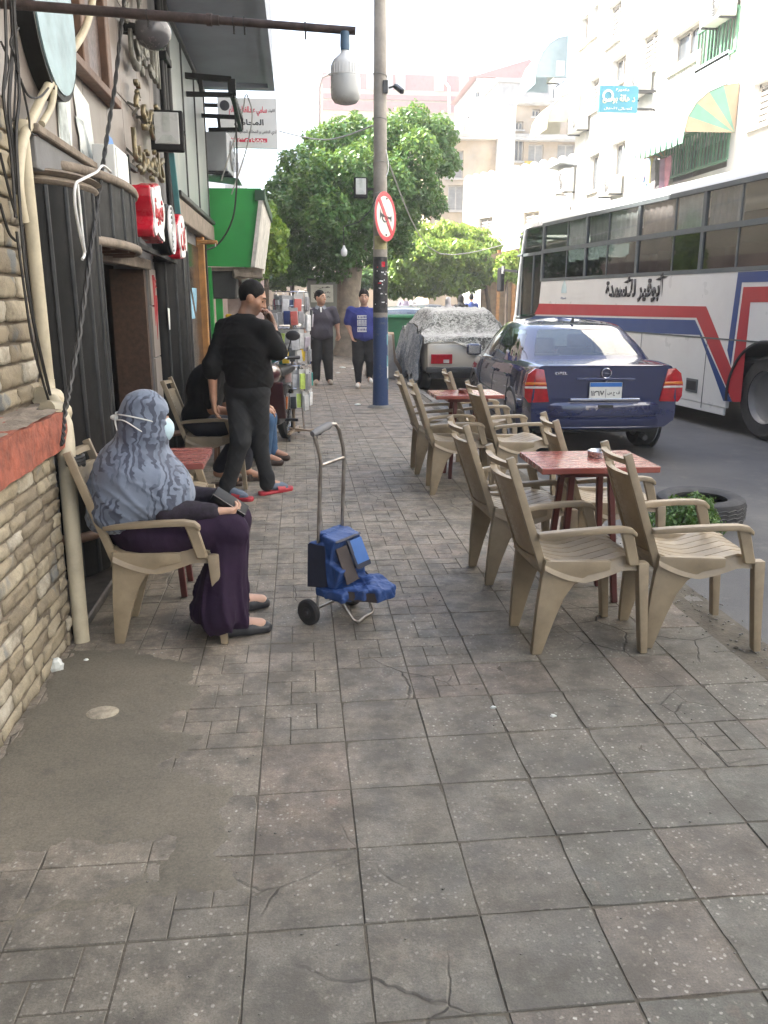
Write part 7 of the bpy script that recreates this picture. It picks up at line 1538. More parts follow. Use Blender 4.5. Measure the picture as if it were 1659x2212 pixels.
# stripes traced on the side
def stripe(nm, pix, m, off):
    P = [bt(x, y) if isinstance(x, (int, float)) and y < 3000 else (x, y) for x, y in pix]
    return bpart(nm, MB().prism([(u, v) for u, v in P], lambda u, v, w_: (XS-w_, u, v), .0015, off), m)
far_r = [(1540+0,0)]
T = lambda t_, z: (t_, z)
zr = lambda z: z
red_l = [bt(1160,658), bt(1526,659), bt(1582,800), bt(1583,867)]
def spoly(nm, P, m, off): 
    return bpart(nm, MB().prism(P, lambda u, v, w_: (XS-w_, u, v), .001, off), m)
a1, a2, a3, a4 = bt(1526,659), bt(1582,801), bt(1583,868), bt(1505,686)
spoly('red_stripe', [(7.10,1.555), (a1[0],1.555), a2, a3, (a4[0],1.405), (7.32,1.345), (7.13,1.50)], M_BUSR, .004)
spoly('red_stripe', [a2, bt(1606.5,620), (-2.9,1.80), (-2.9,1.645), bt(1621,653), bt(1600,868), a3], M_BUSR, .004)
b1, b2, b3, b4 = bt(1502,690), bt(1581,868), bt(1563,866), bt(1512,722)
spoly('blue_stripe', [(7.5,1.27), (7.30,1.315), (b1[0],1.375), b2, b3, (b4[0],1.185), (FT+.27,1.05), (FT+.27,1.16)], M_BUSB, .0035)
spoly('blue_stripe', [bt(1571.5,757), bt(1595,588), (-2.9,1.965), (-2.9,1.835), bt(1603,610), bt(1579,790)], M_BUSB, .0035)
bpart('side_groove', MB().box2((XS-.006,RT,1.145), (XS,FT+.3,1.165)), M_BFR)
for t_ in (2.93, 1.20, 4.7): bpart('hatch_seam', MB().box2((XS-.004,t_-.006,.24), (XS,t_+.006,1.145)), M_BFR)
q = bt(1495,832); bpart('vent', MB().box2((XS-.012,q[0]-.14,q[1]-.09), (XS,q[0]+.14,q[1]+.09)), M_BFR, bevel=.004); bpart('vent_grille', MB().box2((XS-.016,q[0]-.11,q[1]-.06), (XS-.01,q[0]+.11,q[1]+.06)), M_BLKP)
def blet(txt, t0, t1, zc, h, m, bold=.045):
    me = lettering('lettering', txt, m, None, (0,0,0), (0,-1,0), (0,0,1), 1, width=abs(t1-t0), height=h, depth=.003, bold=bold); me.parent = BUS; me.location = (XS-.006,(t0+t1)/2,zc); return me
ta, tb = bt(1308,640)[0], bt(1444,600)[0]; blet(arabic('أبوقير للأسمدة'), ta, tb, 1.81, .42, mat('bus_lettering', (.035,.03,.03), .5))
q = bt(1218,636); m = MB(); m.prism([(q[0]+.12,1.75),(q[0]-.12,1.75),(q[0]-.10,1.86),(q[0],1.99),(q[0]+.10,1.86)], lambda u, v, w_: (XS-w_, u, v), .001, .004); bpart('emblem', m, mat('pale_emblem', (.40,.52,.55), .5)); blet(arabic('شركة'), q[0]+.12, q[0]-.12, 1.66, .05, M_BUSB, 0)
# ================================================================== motorcycle standing behind the man in black
MO = thing('motorcycle', 'dark motorcycle parked by the shop posts behind the standing man', 'motorcycle', (-.30,8.75,0), R(168))
def mp(nm, mb, m, par=MO, **kw): return link(nm, mb.mesh(nm, **kw), m, par)
for y in (.62, -.62):
    o = mp('wheel', MB().lathe([(.235,-.04),(.27,-.05),(.305,-.03),(.31,0),(.305,.03),(.27,.05),(.235,.04)], (0,y,.31), 32, rotm(0,math.pi/2,0)), M_RUB, smooth=40); m = MB()
    m.tube([(0,y+.24*math.cos(a),.31+.24*math.sin(a)) for a in [k*math.pi/16 for k in range(32)]], .018, 6, closed=True)
    for k in range(8): a = k*math.pi/4; m.bar((0,y,.31), (0,y+.24*math.cos(a),.31+.24*math.sin(a)), .012)
    mp('rim', m, M_CHROME, o, smooth=60)
mp('fender', MB().grid(lambda u, v: (-.07+.14*v, .62+.345*math.cos(.2+2.2*u), .31+.345*math.sin(.2+2.2*u)), 16, 3), paint('moto', (.05,.008,.01), .2), smooth=60); mp('mudflap', MB().box((0,.30,.17), (.12,.01,.16), rotm(-.25,0,0)), M_BLKP)
mp('fork', MB().tube([(.07,.62,.31),(.07,.42,.80)], .022, 8), M_CHROME, smooth=60); mp('fork', MB().tube([(-.07,.62,.31),(-.07,.42,.80)], .022, 8), M_CHROME, smooth=60)
mp('headlight', MB().ball((0,.50,.80), (.10,.10,.10), 16, 10), M_BLKP, smooth=180); mp('headlight_lens', MB().ball((0,.545,.80), (.085,.07,.085), 16, 10), M_CHROME, smooth=180)
mp('handlebar', MB().tube([(-.36,.26,.98),(-.22,.36,.98),(-.08,.40,.90),(.08,.40,.90),(.22,.36,.98),(.36,.26,.98)], .012, 8), M_CHROME, smooth=60)
for sx in (-1, 1): 
    o = mp('mirror_stalk', MB().tube([(sx*.24,.34,.98),(sx*.30,.36,1.16)], .007, 6), M_BLKP); mp('mirror', MB().ball((sx*.32,.36,1.20), (.075,.02,.05), 14, 8), M_BLKP, o, smooth=180)
    mp('grip', MB().tube([(sx*.25,.34,.98),(sx*.36,.26,.98)], .019, 8), M_BLKP, smooth=60); mp('foot_peg', MB().bar((sx*.08,-.05,.30), (sx*.26,-.05,.30), .03), M_BLKP)
mp('fuel_tank', MB().ball((0,.14,.80), (.13,.26,.12), 18, 12), _mc['paint_moto'], smooth=180); mp('seat', MB().box((0,-.32,.80), (.24,.66,.09)), M_BLKP, bevel=.04, seg=3, smooth=50)
mp('engine', MB().box((0,.05,.42), (.26,.34,.30)), M_GREYM, bevel=.05, seg=2, smooth=50); mp('frame', MB().tube([(0,.42,.80),(0,.30,.45),(0,-.1,.25),(0,-.62,.31)], .02, 8).tube([(0,.40,.84),(0,-.3,.70),(0,-.72,.70)], .02, 8), M_BLKP, smooth=60); mp('exhaust', MB().tube([(.12,.15,.32),(.15,-.2,.25),(.16,-.75,.34)], [.02,.03,.04], 10), M_CHROME, smooth=60); mp('leg_shield', MB().box((0,.33,.55), (.42,.03,.40), rotm(-.3,0,0)), _mc['paint_moto'], bevel=.02, seg=2)
# ================================================================== people
def m_skin(name, c):
    s = NT(name); co = s.coord('Object'); at = s.n('Attribute', attribute_name='stubble').outputs['Fac']; lp_ = s.n('Attribute', attribute_name='lips').outputs['Fac']
    b = s.mix(s.noise(co, 30, 4), tuple(x*.88 for x in c), tuple(x*1.1 for x in c)); b = s.mix(s.math('MULTIPLY', at, .6), b, (.06,.045,.04)); b = s.mix(s.math('MULTIPLY', lp_, .5), b, (.25,.07,.06))
    s.done(b, .5, 0., s.bump(s.noise(co, 160, 3), .1, .002)); s.p.inputs['Subsurface Weight'].default_value = .12; s.p.inputs['Subsurface Radius'].default_value = (.01,.004,.002); return s.m
SK1, SK2, SK3 = m_skin('tan_skin', (.38,.20,.125)), m_skin('fair_skin', (.50,.30,.21)), m_skin('olive_skin', (.42,.24,.16))
M_HAIR = mat('black_hair', (.005,.0042,.004), .7, var=.4, scale=60, bump=.8, bscale=220, spec=.2); M_EYE = mat('dark_eye', (.02,.015,.012), .2); M_EYEW = mat('eye_white', (.6,.58,.55), .3)
def axes(f, u=(0,0,1)):
    f = Vector(f).normalized(); r = f.cross(Vector(u)).normalized(); u = r.cross(f); return np.array(r), np.array(f), np.array(u)
def head_prims(c, fd, s=1., up=(0,0,1), jaw=1.):
    r, f, u = axes(fd, up); c = np.array(c, float); Rm = np.stack([r, f, u], 1); A = lambda x, y, z: c+(r*x+f*y+u*z)*s
    P = [ell(A(0,-.005,.02), (.074*s,.094*s,.098*s), Rm, .03), ell(A(0,.025,-.045), (.058*s*jaw,.062*s,.062*s), Rm, .04), ell(A(0,.062,-.088), (.026*s*jaw,.022*s,.02*s), Rm, .03),
         ell(A(0,.078,.030), (.05*s,.016*s,.014*s), Rm, .02), cone(A(0,.092,.015), A(0,.110,-.026), .008*s, .0135*s, .012), ell(A(.012,.098,-.030), .009*s, None, .008), ell(A(-.012,.098,-.030), .009*s, None, .008),
         ell(A(0,.088,-.056), (.024*s,.010*s,.006*s), Rm, .008), ell(A(0,.087,-.066), (.021*s,.010*s,.007*s), Rm, .008)]
    for sx in (-1, 1): P += [ell(A(.045*sx,.058,-.018), (.022*s,.02*s,.022*s), Rm, .02), ell(A(.075*sx,-.008,-.004), (.011*s,.022*s,.031*s), Rm, .008), ell(A(.032*sx,.078,.008), (.014*s,.010*s,.009*s), Rm, .006)]
    return P, A, Rm
def face_parts(A, s, t, Rm, brow=M_HAIR, closed=False):
    for sx in (-1, 1):
        m = MB(); m.ball(A(.032*sx,.0835,.006), (.0125*s,.007*s,.0075*s), 12, 8, Matrix(Rm.tolist())); e = part('eye', m, M_EYE if closed else M_EYEW, t, smooth=180)
        if not closed: part('iris', MB().ball(A(.032*sx,.089,.006), (.0058*s,.003*s,.0058*s), 10, 6, Matrix(Rm.tolist())), M_EYE, e, smooth=180)
        part('eyebrow', MB().tube([A(.014*sx,.0935,.030), A(.032*sx,.0925,.0365), A(.052*sx,.080,.032)], [.0042*s,.0052*s,.003*s], 6), brow, t, smooth=180)
def hair_mesh(A, Rm, s, t, m=M_HAIR, top=0., front=.0):
    P = [ell(A(0,-.014,.030), (.081*s,.098*s,(.100+top)*s), Rm, .02), sub(ell(A(0,.085,-.050+front), (.10*s,.070*s,.100*s), Rm)), sub(ell(A(0,.0,-.15), (.14*s,.15*s,.085*s), Rm)), sub(ell(A(.085,.0,-.02), (.03*s,.036*s,.045*s), Rm)), sub(ell(A(-.085,.0,-.02), (.03*s,.036*s,.045*s), Rm))]
    g_ = np.random.default_rng(3)
    return soft('hair', P, m, t, vox=.006*s, k=.02, disp=folds(70, .006, (1,1,1), 2), dispamp=.007)
def hand_prims(w_, d, n, curl=.45, side=1, s=1.):
    d = np.array(Vector(d).normalized()); n = np.array(n, float); n = n-d*(n @ d); n /= np.linalg.norm(n); x = np.cross(d, n)*side; w_ = np.array(w_, float); P = []
    for o, l, r in ((.026,.088,.016), (.006,.092,.017), (-.014,.088,.016), (-.030,.078,.014)): P.append(cone(w_+x*o*.55*s, w_+(d*l+x*o)*s, .019*s, r*s, .014))
    for o, l, b in ((.028,.072,.090), (.009,.080,.094), (-.012,.074,.090), (-.031,.058,.080)):
        p = w_+(d*b+x*o)*s; a = curl*.6; pts = [p]
        for seg in (.42,.33,.25): q = d*math.cos(a)+n*math.sin(a); p = p+q*l*seg*s; pts.append(p); a += curl*1.1
        P += chain(pts, [.0092*s,.0086*s,.0080*s,.0068*s], .004)
    p0 = w_+(d*.025+x*.022)*s; p1 = p0+(d*.030+x*.022+n*.012)*s; p2 = p1+(d*.034+x*.004+n*.010+n*.014*curl)*s; p3 = p2+(d*.026-x*.006+n*.008)*s
    return P+chain([p0,p1,p2,p3], [.016*s,.012*s,.0105*s,.0085*s], .008)
def stub(A, s, Rm):
    c = A(0,0,0); inv = Rm.T
    def f(V): q = ((V-c) @ Rm)/s; return np.clip((-.028-q[:, 2])*30, 0, 1)*np.clip((q[:, 1]+.035)*25, 0, 1)*np.clip((.16+q[:, 2])*20, 0, 1)
    def l(V): q = ((V-c) @ Rm)/s; return np.exp(-((q[:, 2]+.061)/.010)**2)*np.clip((q[:, 1]-.084)*120, 0, 1)*np.clip((.026-np.abs(q[:, 0]))*120, 0, 1)
    return f, l
def none_(V): return np.zeros(len(V))
# ---------------------------------------------------------------- seated woman in the grey headscarf
WO = thing('person', 'seated person in blue grey patterned headscarf, face mask and dark purple dress', 'person', (-.60,3.81,0))
def m_scarf():
    s = NT('patterned_headscarf'); co = s.coord('Object'); d = s.mix(.16, co, s.noise(co, 6., 3, out='Color'))
    wv = s.n('TexWave', i_Vector=d, i_Scale=10., i_Distortion=9., i_Detail=2.5); wv.inputs['Detail Scale'].default_value = 1.4
    f = s.ramp(wv.outputs['Fac'], [(.30,0.),(.46,1.)]); msk = s.ramp(s.noise(co, 6., 3), [(.40,0.),(.50,1.)])
    base = s.mix(s.noise(co, 8, 4), (.12,.15,.21), (.185,.22,.285)); c = s.mix(s.math('MULTIPLY', s.math('SUBTRACT', 1., f), msk), base, (.042,.052,.082)); c = s.mix(s.ramp(s.noise(co, 6, 3), [(.55,0.),(.62,.5)]), c, (.055,.065,.10))
    return s.done(c, .75, 0., s.bump(s.noise(co, 220, 2), .15, .002), Sheen_Weight=.2)
M_SCARF = m_scarf(); M_PURP = mat('dark_purple_cloth', (.022,.011,.028), .9, var=.22, scale=9, bump=.1, bscale=150, spec=.2); M_SLV = mat('patterned_sleeve', (.012,.0075,.016), .85, var=.7, scale=40)
hc = (-.705,3.80,1.025); fd = (.97,.16,-.14)
HP, A, Rm = head_prims(hc, fd, 1.0)
yb, kn, an = 3.80, .0, .0
body = HP+[cone((-.725,3.80,.95), (-.745,3.81,.84), .05, .06), ell((-.76,3.81,.70), (.13,.18,.20)), ell((-.74,3.81,.53), (.17,.19,.12)),
  cone((-.70,3.71,.51), (-.34,3.70,.52), .095, .07), cone((-.70,3.91,.51), (-.34,3.93,.52), .095, .07), cone((-.34,3.70,.50), (-.37,3.68,.09), .06, .04), cone((-.34,3.93,.50), (-.36,3.98,.09), .06, .04),
  cone((-.375,3.675,.065), (-.22,3.695,.045), .038, .030), cone((-.36,3.985,.065), (-.23,4.02,.045), .038, .030),
  cone((-.77,3.68,.83), (-.64,3.665,.615), .05, .045), cone((-.64,3.665,.615), (-.415,3.69,.605), .042, .028), cone((-.77,3.94,.83), (-.64,3.95,.62), .05, .045), cone((-.64,3.95,.62), (-.41,3.88,.63), .042, .028)]
body += hand_prims((-.415,3.69,.605), (.93,.30,-.08), (.1,.55,.8), .75, -1)+hand_prims((-.41,3.88,.63), (.75,-.62,.0), (.2,-.5,-.6), .7, 1)
soft('body', body, SK2, WO, vox=.007, k=.02, attr={'stubble': none_, 'lips': none_}); face_parts(A, 1., WO, Rm)
skirt = [ell((-.74,3.81,.545), (.20,.21,.13)), cone((-.72,3.70,.51), (-.345,3.70,.515), .115, .085, .05), cone((-.72,3.92,.51), (-.345,3.93,.515), .115, .085, .05), cone((-.6,3.81,.52), (-.36,3.81,.51), .10, .08, .06),
  cone((-.345,3.70,.50), (-.36,3.68,.13), .078, .078, .04), cone((-.345,3.92,.50), (-.37,3.95,.14), .078, .078, .04), cone((-.37,3.81,.44), (-.41,3.81,.13), .07, .11, .05), cone((-.38,3.70,.40), (-.485,3.70,.13), .06, .058, .04), cone((-.36,3.68,.25), (-.325,3.67,.085), .06, .055, .03), cone((-.38,3.9,.4), (-.49,3.9,.14), .06, .06, .04), cone((-.375,3.66,.42), (-.40,3.595,.17), .05, .075, .04), cone((-.40,3.595,.17), (-.405,3.585,.125), .075, .08, .03), cone((-.43,3.67,.3), (-.48,3.62,.14), .04, .05, .03),
  ell((-.77,3.81,.72), (.15,.19,.18), None, .05), sub(ell((-.42,3.81,-.01), (.30,.32,.065)))]
def skirt_fold(P):
    th_ = np.arctan2(P[:, 1]-3.81, P[:, 0]+.42); a = folds(30, .014, (.9,1.2,.10), 4)(P)*np.clip((.60-P[:, 2])*5, 0, 1)-.014*np.clip((.50-P[:, 2])*4, 0, 1)*np.maximum(0, 1-1.6*np.abs(np.sin(th_*8+P[:, 2]*4+np.sin(P[:, 2]*9)))); return a+folds(45, .005, (1,1,.5), 9)(P)
soft('dress', skirt, M_PURP, WO, vox=.008, k=.05, disp=skirt_fold, dispamp=.02)
slv = [cone((-.68,3.67,.66), (-.62,3.665,.615), .07, .066, .03), cone((-.62,3.665,.615), (-.425,3.688,.605), .064, .046, .03), cone((-.68,3.95,.66), (-.62,3.95,.62), .07, .066, .03), cone((-.62,3.95,.62), (-.43,3.89,.63), .064, .046, .03)]
soft('sleeves', slv, M_SLV, WO, vox=.007, k=.03, disp=folds(60, .007, (1,1,1), 6), dispamp=.010)
scf = [ell(A(0,-.008,.015), (.094,.113,.122), Rm, .03), ell(A(0,.012,-.07), (.080,.085,.075), Rm, .04), cone((-.735,3.80,.93), (-.755,3.81,.84), .105, .15, .06),
  ell((-.785,3.81,.78), (.165,.215,.125), None, .09), ell((-.785,3.81,.68), (.195,.220,.14), None, .08), ell((-.66,3.77,.72), (.145,.17,.115), None, .07), ell((-.64,3.79,.655), (.125,.175,.08), None, .06), ell((-.86,3.80,.64), (.125,.19,.13), None, .06), ell((-.72,3.66,.655), (.15,.065,.07), None, .05), ell((-.85,3.68,.60), (.10,.075,.06), None, .05), cone((-.95,3.74,.56), (-.80,3.655,.575), .032, .036, .05),
  sub(ell(A(0,.115,-.012), (.062,.055,.066), Rm)), sub(ell((-.70,3.81,.34), (.42,.42,.185)))]
def scarf_fold(P):
    lowr = np.clip((.95-P[:, 2])*6, .25, 1); th_ = np.arctan2(P[:, 1]-3.80, P[:, 0]+.70); zz = P[:, 2]; rad_ = np.hypot(P[:, 1]-3.80, P[:, 0]+.70)
    dr = -.006*lowr*np.maximum(0, 1-1.9*np.abs(np.sin(th_*5+zz*11+1.5*np.sin(zz*13+th_))))-.004*np.clip((zz-.80)*9, 0, 1)*np.maximum(0, 1-1.8*np.abs(np.sin(zz*42+th_*2.2+.8*np.sin(th_*3))))
    return dr+(folds(26, .009, (.8,.8,1.1), 12)(P)+folds(55, .003, (1,1,.8), 15)(P))*lowr
soft('headscarf', scf, M_SCARF, WO, vox=.007, k=.05, disp=scarf_fold, dispamp=.03)
mk = [ell(A(0,.072,-.038), (.060,.056,.062), Rm), sub(ell(A(0,.050,-.035), (.058,.054,.066), Rm)), sub(ell(A(0,-.07,-.03), (.12,.11,.16), Rm))]
soft('face_mask', mk, mat('pale_blue_mask', (.46,.60,.66), .8, var=.08, scale=20), WO, vox=.004, k=.008, disp=folds(60, .004, (0,0,1), 3), dispamp=.005)
for sx in (-1, 1):
    for za, zb in ((.0,.02), (-.075,-.005)):
        pts = [A(sx*.055,.072,za-.01), A(sx*.088,.035,za+.004), A(sx*.102,-.03,(za+zb)/2+.006), A(sx*.085,-.09,zb), A(sx*.035,-.128,zb-.005), A(0,-.133,zb-.006)]; part('mask_strap', MB().tube(crom(pts, 5), .0034, 5), M_PAPER, WO, smooth=60)
part('strap_knot', MB().ball(A(.01,-.136,-.004), (.020,.012,.013), 10, 7).tube([A(.02,-.134,0), A(.05,-.128,-.03), A(.062,-.12,-.055)], [.005,.004,.002], 5), M_PAPER, WO, smooth=60)
M_SHOE = mat('black_leather_flat', (.022,.022,.024), .5, var=.2, scale=20)
for (h, toe) in (((-.385,3.672), (-.165,3.70)), ((-.375,3.985), (-.185,4.03))):
    h = Vector((*h,.03)); toe = Vector((*toe,.026)); d = (toe-h).normalized(); c = h.lerp(toe,.5)
    P = [cone(h, h.lerp(toe,.5), .042, .040), cone(h.lerp(toe,.5), toe-d*.03, .042, .030), sub(ell(np.array(h.lerp(toe,.30))+np.array((0,0,.062)), (.105,.036,.050))), sub(ell(np.array(c)+np.array((0,0,-.075)), (.3,.3,.056)))]
    soft('shoe', P, M_SHOE, WO, vox=.005, k=.02)
a, b = ony(462,1064,3.76), ony(531,1108,3.76); WL = thing('wallet', 'black zipped wallet held in the hands of the person in headscarf', 'wallet', (a+b)/2)
part('case', MB().bar(a, b, .10, .036, up=(.3,-.2,1)), mat('black_leatherette', (.008,.008,.009), .6, var=.2, spec=.25), WL, bevel=.008, seg=2, smooth=40); part('zip', MB().bar(a+Vector((0,-.052,.006)), b+Vector((0,-.052,.006)), .004), M_CHROME, WL)
# ---------------------------------------------------------------- man in black, walking off
MN = thing('person', 'standing person in black shirt and jeans with red slippers, hand raised to mouth', 'person', (-.40,6.52,0))
hc = (-.350,6.52,1.562); fd = (.93,-.06,-.40); HP, A, Rm = head_prims(hc, fd, 1.04, jaw=1.08); bf = Vector((.62,.78,0)); br = Vector((.78,-.62,0)); Rt = np.stack([np.array(br), np.array(bf), np.array((0,0,1.))], 1)
Tc = lambda x, y, z: Vector((-.425,6.50,0))+br*x+bf*y+Vector((0,0,z))
LS, RS_ = Tc(-.195,.0,1.325), Tc(.195,.02,1.325); LE, LW_ = Vector((-.675,6.47,1.045)), Vector((-.675,6.46,.80)); RE, RW = Vector((-.165,6.43,1.165)), Vector((-.20,6.60,1.36))
kl, al = Vector((-.475,6.42,.475)), Vector((-.610,6.47,.085)); kr, ar = Vector((-.345,6.56,.455)), Vector((-.285,6.60,.095)); hl, hr = Tc(-.085,0,.86), Tc(.09,.02,.86)
body = HP+[cone((-.375,6.52,1.49), (-.42,6.505,1.38), .062, .075), ell(Tc(0,0,1.2), (.18,.11,.18), Rt), ell(Tc(0,.03,.95), (.16,.13,.16), Rt), cone(hl, kl, .085, .055), cone(hr, kr, .085, .055), cone(kl, al, .052, .038), cone(kr, ar, .052, .038), cone(al, al+Vector((.13,-.06,-.045)), .036, .028), cone(ar, ar+Vector((.12,.09,-.05)), .036, .028),
  cone(LS, LE, .052, .042), cone(LE, LW_, .042, .027), cone(RS_, RE, .052, .042), cone(RE, RW, .042, .027)]+hand_prims(LW_, (.03,-.02,-1), (.75,.1,.1), .45, -1, 1.02)+hand_prims(RW, (-.25,-.15,.9), (-.8,-.2,-.1), .8, -1, 1.)
fs, fl = stub(A, 1.04, Rm); soft('body', body, SK1, MN, vox=.007, k=.02, attr={'stubble': fs, 'lips': fl}); face_parts(A, 1.04, MN, Rm, closed=True); hair_mesh(A, Rm, 1.04, MN)
M_BSH = mat('black_shirt', (.0055,.0055,.006), .9, var=.25, scale=6, bump=.1, bscale=160, spec=.25); M_BJE = mat('black_denim', (.014,.015,.017), .9, var=.3, scale=7, bump=.2, bscale=200)
sh = [ell(Tc(0,-.01,1.20), (.215,.145,.205), Rt, .07), ell(Tc(0,.03,1.03), (.19,.172,.175), Rt, .07), ell(Tc(.01,.04,.93), (.19,.165,.12), Rt, .06), cone(LS, RS_, .064, .064, .06), cone(Tc(-.10,0,1.37), Tc(.10,0,1.37), .05, .05, .06), cone(LS, LE, .070, .068, .05), cone(LE+Vector((0,0,.02)), LE+Vector((0,0,-.045)), .066, .060, .03), cone(RS_, RE, .070, .064, .05), cone(RE, RE.lerp(RW,.55), .062, .050, .04), cone((-.40,6.51,1.405), (-.42,6.505,1.37), .074, .09, .04), sub(ell(Tc(0,0,.72), (.4,.4,.125)))]
soft('shirt', sh, M_BSH, MN, vox=.009, k=.06, disp=lambda P: folds(26, .012, (1,1,.9), 22)(P)+folds(60, .004, (1,1,1), 23)(P), dispamp=.02)
jn = [ell(Tc(0,.01,.86), (.178,.142,.10), Rt, .05), cone(hl, kl, .110, .080, .03), cone(hr, kr, .108, .078, .03), cone(kl, al+Vector((.008,0,.02)), .076, .056, .03), cone(kr, ar+Vector((-.005,0,.025)), .074, .054, .03), cone(al+Vector((.006,0,.05)), al+Vector((.004,0,-.015)), .058, .062, .02), cone(ar+Vector((0,0,.05)), ar+Vector((-.01,0,-.01)), .056, .060, .02)]
soft('jeans', jn, M_BJE, MN, vox=.008, k=.03, disp=lambda P: folds(55, .009, (.6,.6,1.4), 31)(P), dispamp=.012)
M_SLP = mat('red_slipper', (.42,.035,.05), .5, var=.15); M_SOCK = mat('grey_blue_sock', (.13,.16,.21), .9, var=.15)
for a_, dv, zc in ((al, Vector((.88,-.46,0)), .0), (ar, Vector((.80,.58,0)), .0)):
    c = Vector((a_.x, a_.y, 0)); dv.normalize(); Pn = c-dv*.05; Pt = c+dv*.20
    soft('sock', [cone(c+Vector((0,0,.075)), c+dv*.13+Vector((0,0,.045)), .043, .034), cone(c+dv*.12+Vector((0,0,.045)), Pt-dv*.03+Vector((0,0,.036)), .034, .026)], M_SOCK, MN, vox=.006, k=.02)
    sl = soft('slipper', [cone(Pn+Vector((0,0,.018)), Pt+Vector((0,0,.018)), .044, .042), sub(ell(np.array(c.lerp(Pt,.3))+np.array((0,0,.075)), (.3,.3,.050))), sub(ell(np.array(c)+np.array((0,0,-.09)), (.4,.4,.09)))], M_SLP, MN, vox=.006, k=.01)
    q = c+dv*.105; rr = Vector((-dv.y,dv.x,0)); m = MB(); m.grid(lambda u, v: q+dv*(.075*(v-.5))+rr*(.050*math.cos(math.pi*u))+Vector((0,0,.022+.056*math.sin(math.pi*u)*(1-.25*v))), 14, 4); part('strap', m, M_SLP, sl, smooth=180)
# ---------------------------------------------------------------- seated man in black
SM = thing('person', 'seated person in black shirt and dark trousers leaning forward in armchair', 'person', (-.80,7.02,0))
hc = (-.55,7.02,1.10); fd = (.93,.1,-.35); HP, A, Rm = head_prims(hc, fd); hp_ = [Vector((-.84,6.93,.53)), Vector((-.84,7.11,.53))]; kn_ = [Vector((-.45,6.91,.52)), Vector((-.45,7.14,.52))]; an_ = [Vector((-.72,6.93,.12)), Vector((-.52,7.12,.10))]; Es, Ws = Vector((-.72,6.78,.68)), Vector((-.52,6.80,.645))
body = HP+[cone((-.60,7.02,1.03), (-.68,7.02,.94), .058, .07), ell((-.80,7.02,.78), (.12,.17,.2)), ell((-.86,7.02,.56), (.13,.17,.12)), cone((-.72,6.85,.93), Es, .05, .042), cone(Es, Ws, .040, .028), cone((-.72,7.19,.93), (-.66,7.26,.68), .05, .042), cone((-.66,7.26,.68), (-.46,7.2,.60), .04, .028)]+hand_prims(Ws, (.9,.2,-.25), (.1,.2,-1), .5, -1)+hand_prims((-.46,7.2,.60), (.8,-.4,-.3), (.1,-.3,-.8), .6, 1)
for h_, k_, a_ in zip(hp_, kn_, an_): body += [cone(h_, k_, .08, .055), cone(k_, a_, .052, .038), cone(a_, a_+Vector((.15,-.01,-.06)), .036, .028)]
fs, fl = stub(A, 1, Rm); soft('body', body, SK1, SM, vox=.009, k=.02, attr={'stubble': fs, 'lips': fl}); face_parts(A, 1, SM, Rm, closed=True); hair_mesh(A, Rm, 1, SM)
soft('shirt', [ell((-.80,7.02,.80), (.155,.205,.22), None, .06), ell((-.86,7.02,.60), (.15,.19,.13), None, .05), ell((-.74,7.02,.92), (.13,.20,.10), None, .06), cone((-.73,6.86,.92), Es+Vector((-.01,0,.06)), .075, .066, .04), cone((-.73,7.18,.92), (-.67,7.25,.74), .075, .066, .04)], M_BSH, SM, vox=.010, k=.05, disp=folds(18, .012, (1,1,.8), 41), dispamp=.015)
M_NAVY = mat('navy_trousers', (.012,.014,.024), .85, var=.25, scale=8); soft('trousers', [ell((-.86,7.02,.55), (.14,.18,.10), None, .05)]+[p for h_, k_, a_ in zip(hp_, kn_, an_) for p in (cone(h_, k_, .10, .076, .03), cone(k_, a_+Vector((.02,0,.05)), .072, .06, .03))], M_NAVY, SM, vox=.009, k=.04, disp=folds(24, .008, (1,1,1), 43), dispamp=.01)
M_SAND = mat('brown_sandal', (.05,.03,.022), .6, var=.2)
for a_ in an_:
    c = Vector((a_.x+.07, a_.y, .012)); sn = part('sandal_sole', MB().box((c.x,c.y,.018), (.27,.09,.03)), M_SAND, SM, bevel=.012, seg=2)
    for dx in (-.02,.06): m = MB(); m.grid(lambda u, v: Vector((c.x+dx+.03*v, c.y+.045*math.cos(math.pi*u), .03+.055*math.sin(math.pi*u))), 12, 2); part('strap', m, M_SAND, sn, smooth=180)
# ---------------------------------------------------------------- person in blue jeans beyond
JP = thing('person', 'person in blue jeans sitting beyond the standing one, mostly hidden', 'person', (-.62,7.95,0)); J = [Vector((-.66,7.88,.44)), Vector((-.66,8.06,.44))]; Kj = [Vector((-.335,7.80,.43)), Vector((-.32,8.05,.43))]; Aj = [Vector((-.36,7.80,.10)), Vector((-.30,8.05,.10))]
HP, A, Rm = head_prims((-.56,7.97,1.12), (.9,-.3,-.3)); soft('body', HP+[cone((-.57,7.97,1.05), (-.62,7.97,.95), .055, .07), ell((-.66,7.97,.72), (.12,.17,.22)), cone((-.64,7.80,.9), (-.55,7.76,.65), .05, .04), cone((-.55,7.76,.65), (-.36,7.82,.56), .04, .028), cone((-.64,8.14,.9), (-.55,8.18,.65), .05, .04), cone((-.55,8.18,.65), (-.36,8.06,.56), .04, .028)]+hand_prims((-.36,7.82,.56), (.8,.2,-.4), (0,.2,-1), .5, -1)+hand_prims((-.36,8.06,.56), (.8,-.2,-.4), (0,-.2,-1), .5, 1)+[p for a_, b_, c_ in zip(J, Kj, Aj) for p in (cone(a_, b_, .07, .055), cone(b_, c_, .05, .038), cone(c_, c_+Vector((.14,-.03,-.05)), .035, .028))], SK1, JP, vox=.010, k=.02, attr={'stubble': none_, 'lips': none_}); face_parts(A, 1, JP, Rm, closed=True); hair_mesh(A, Rm, 1, JP)
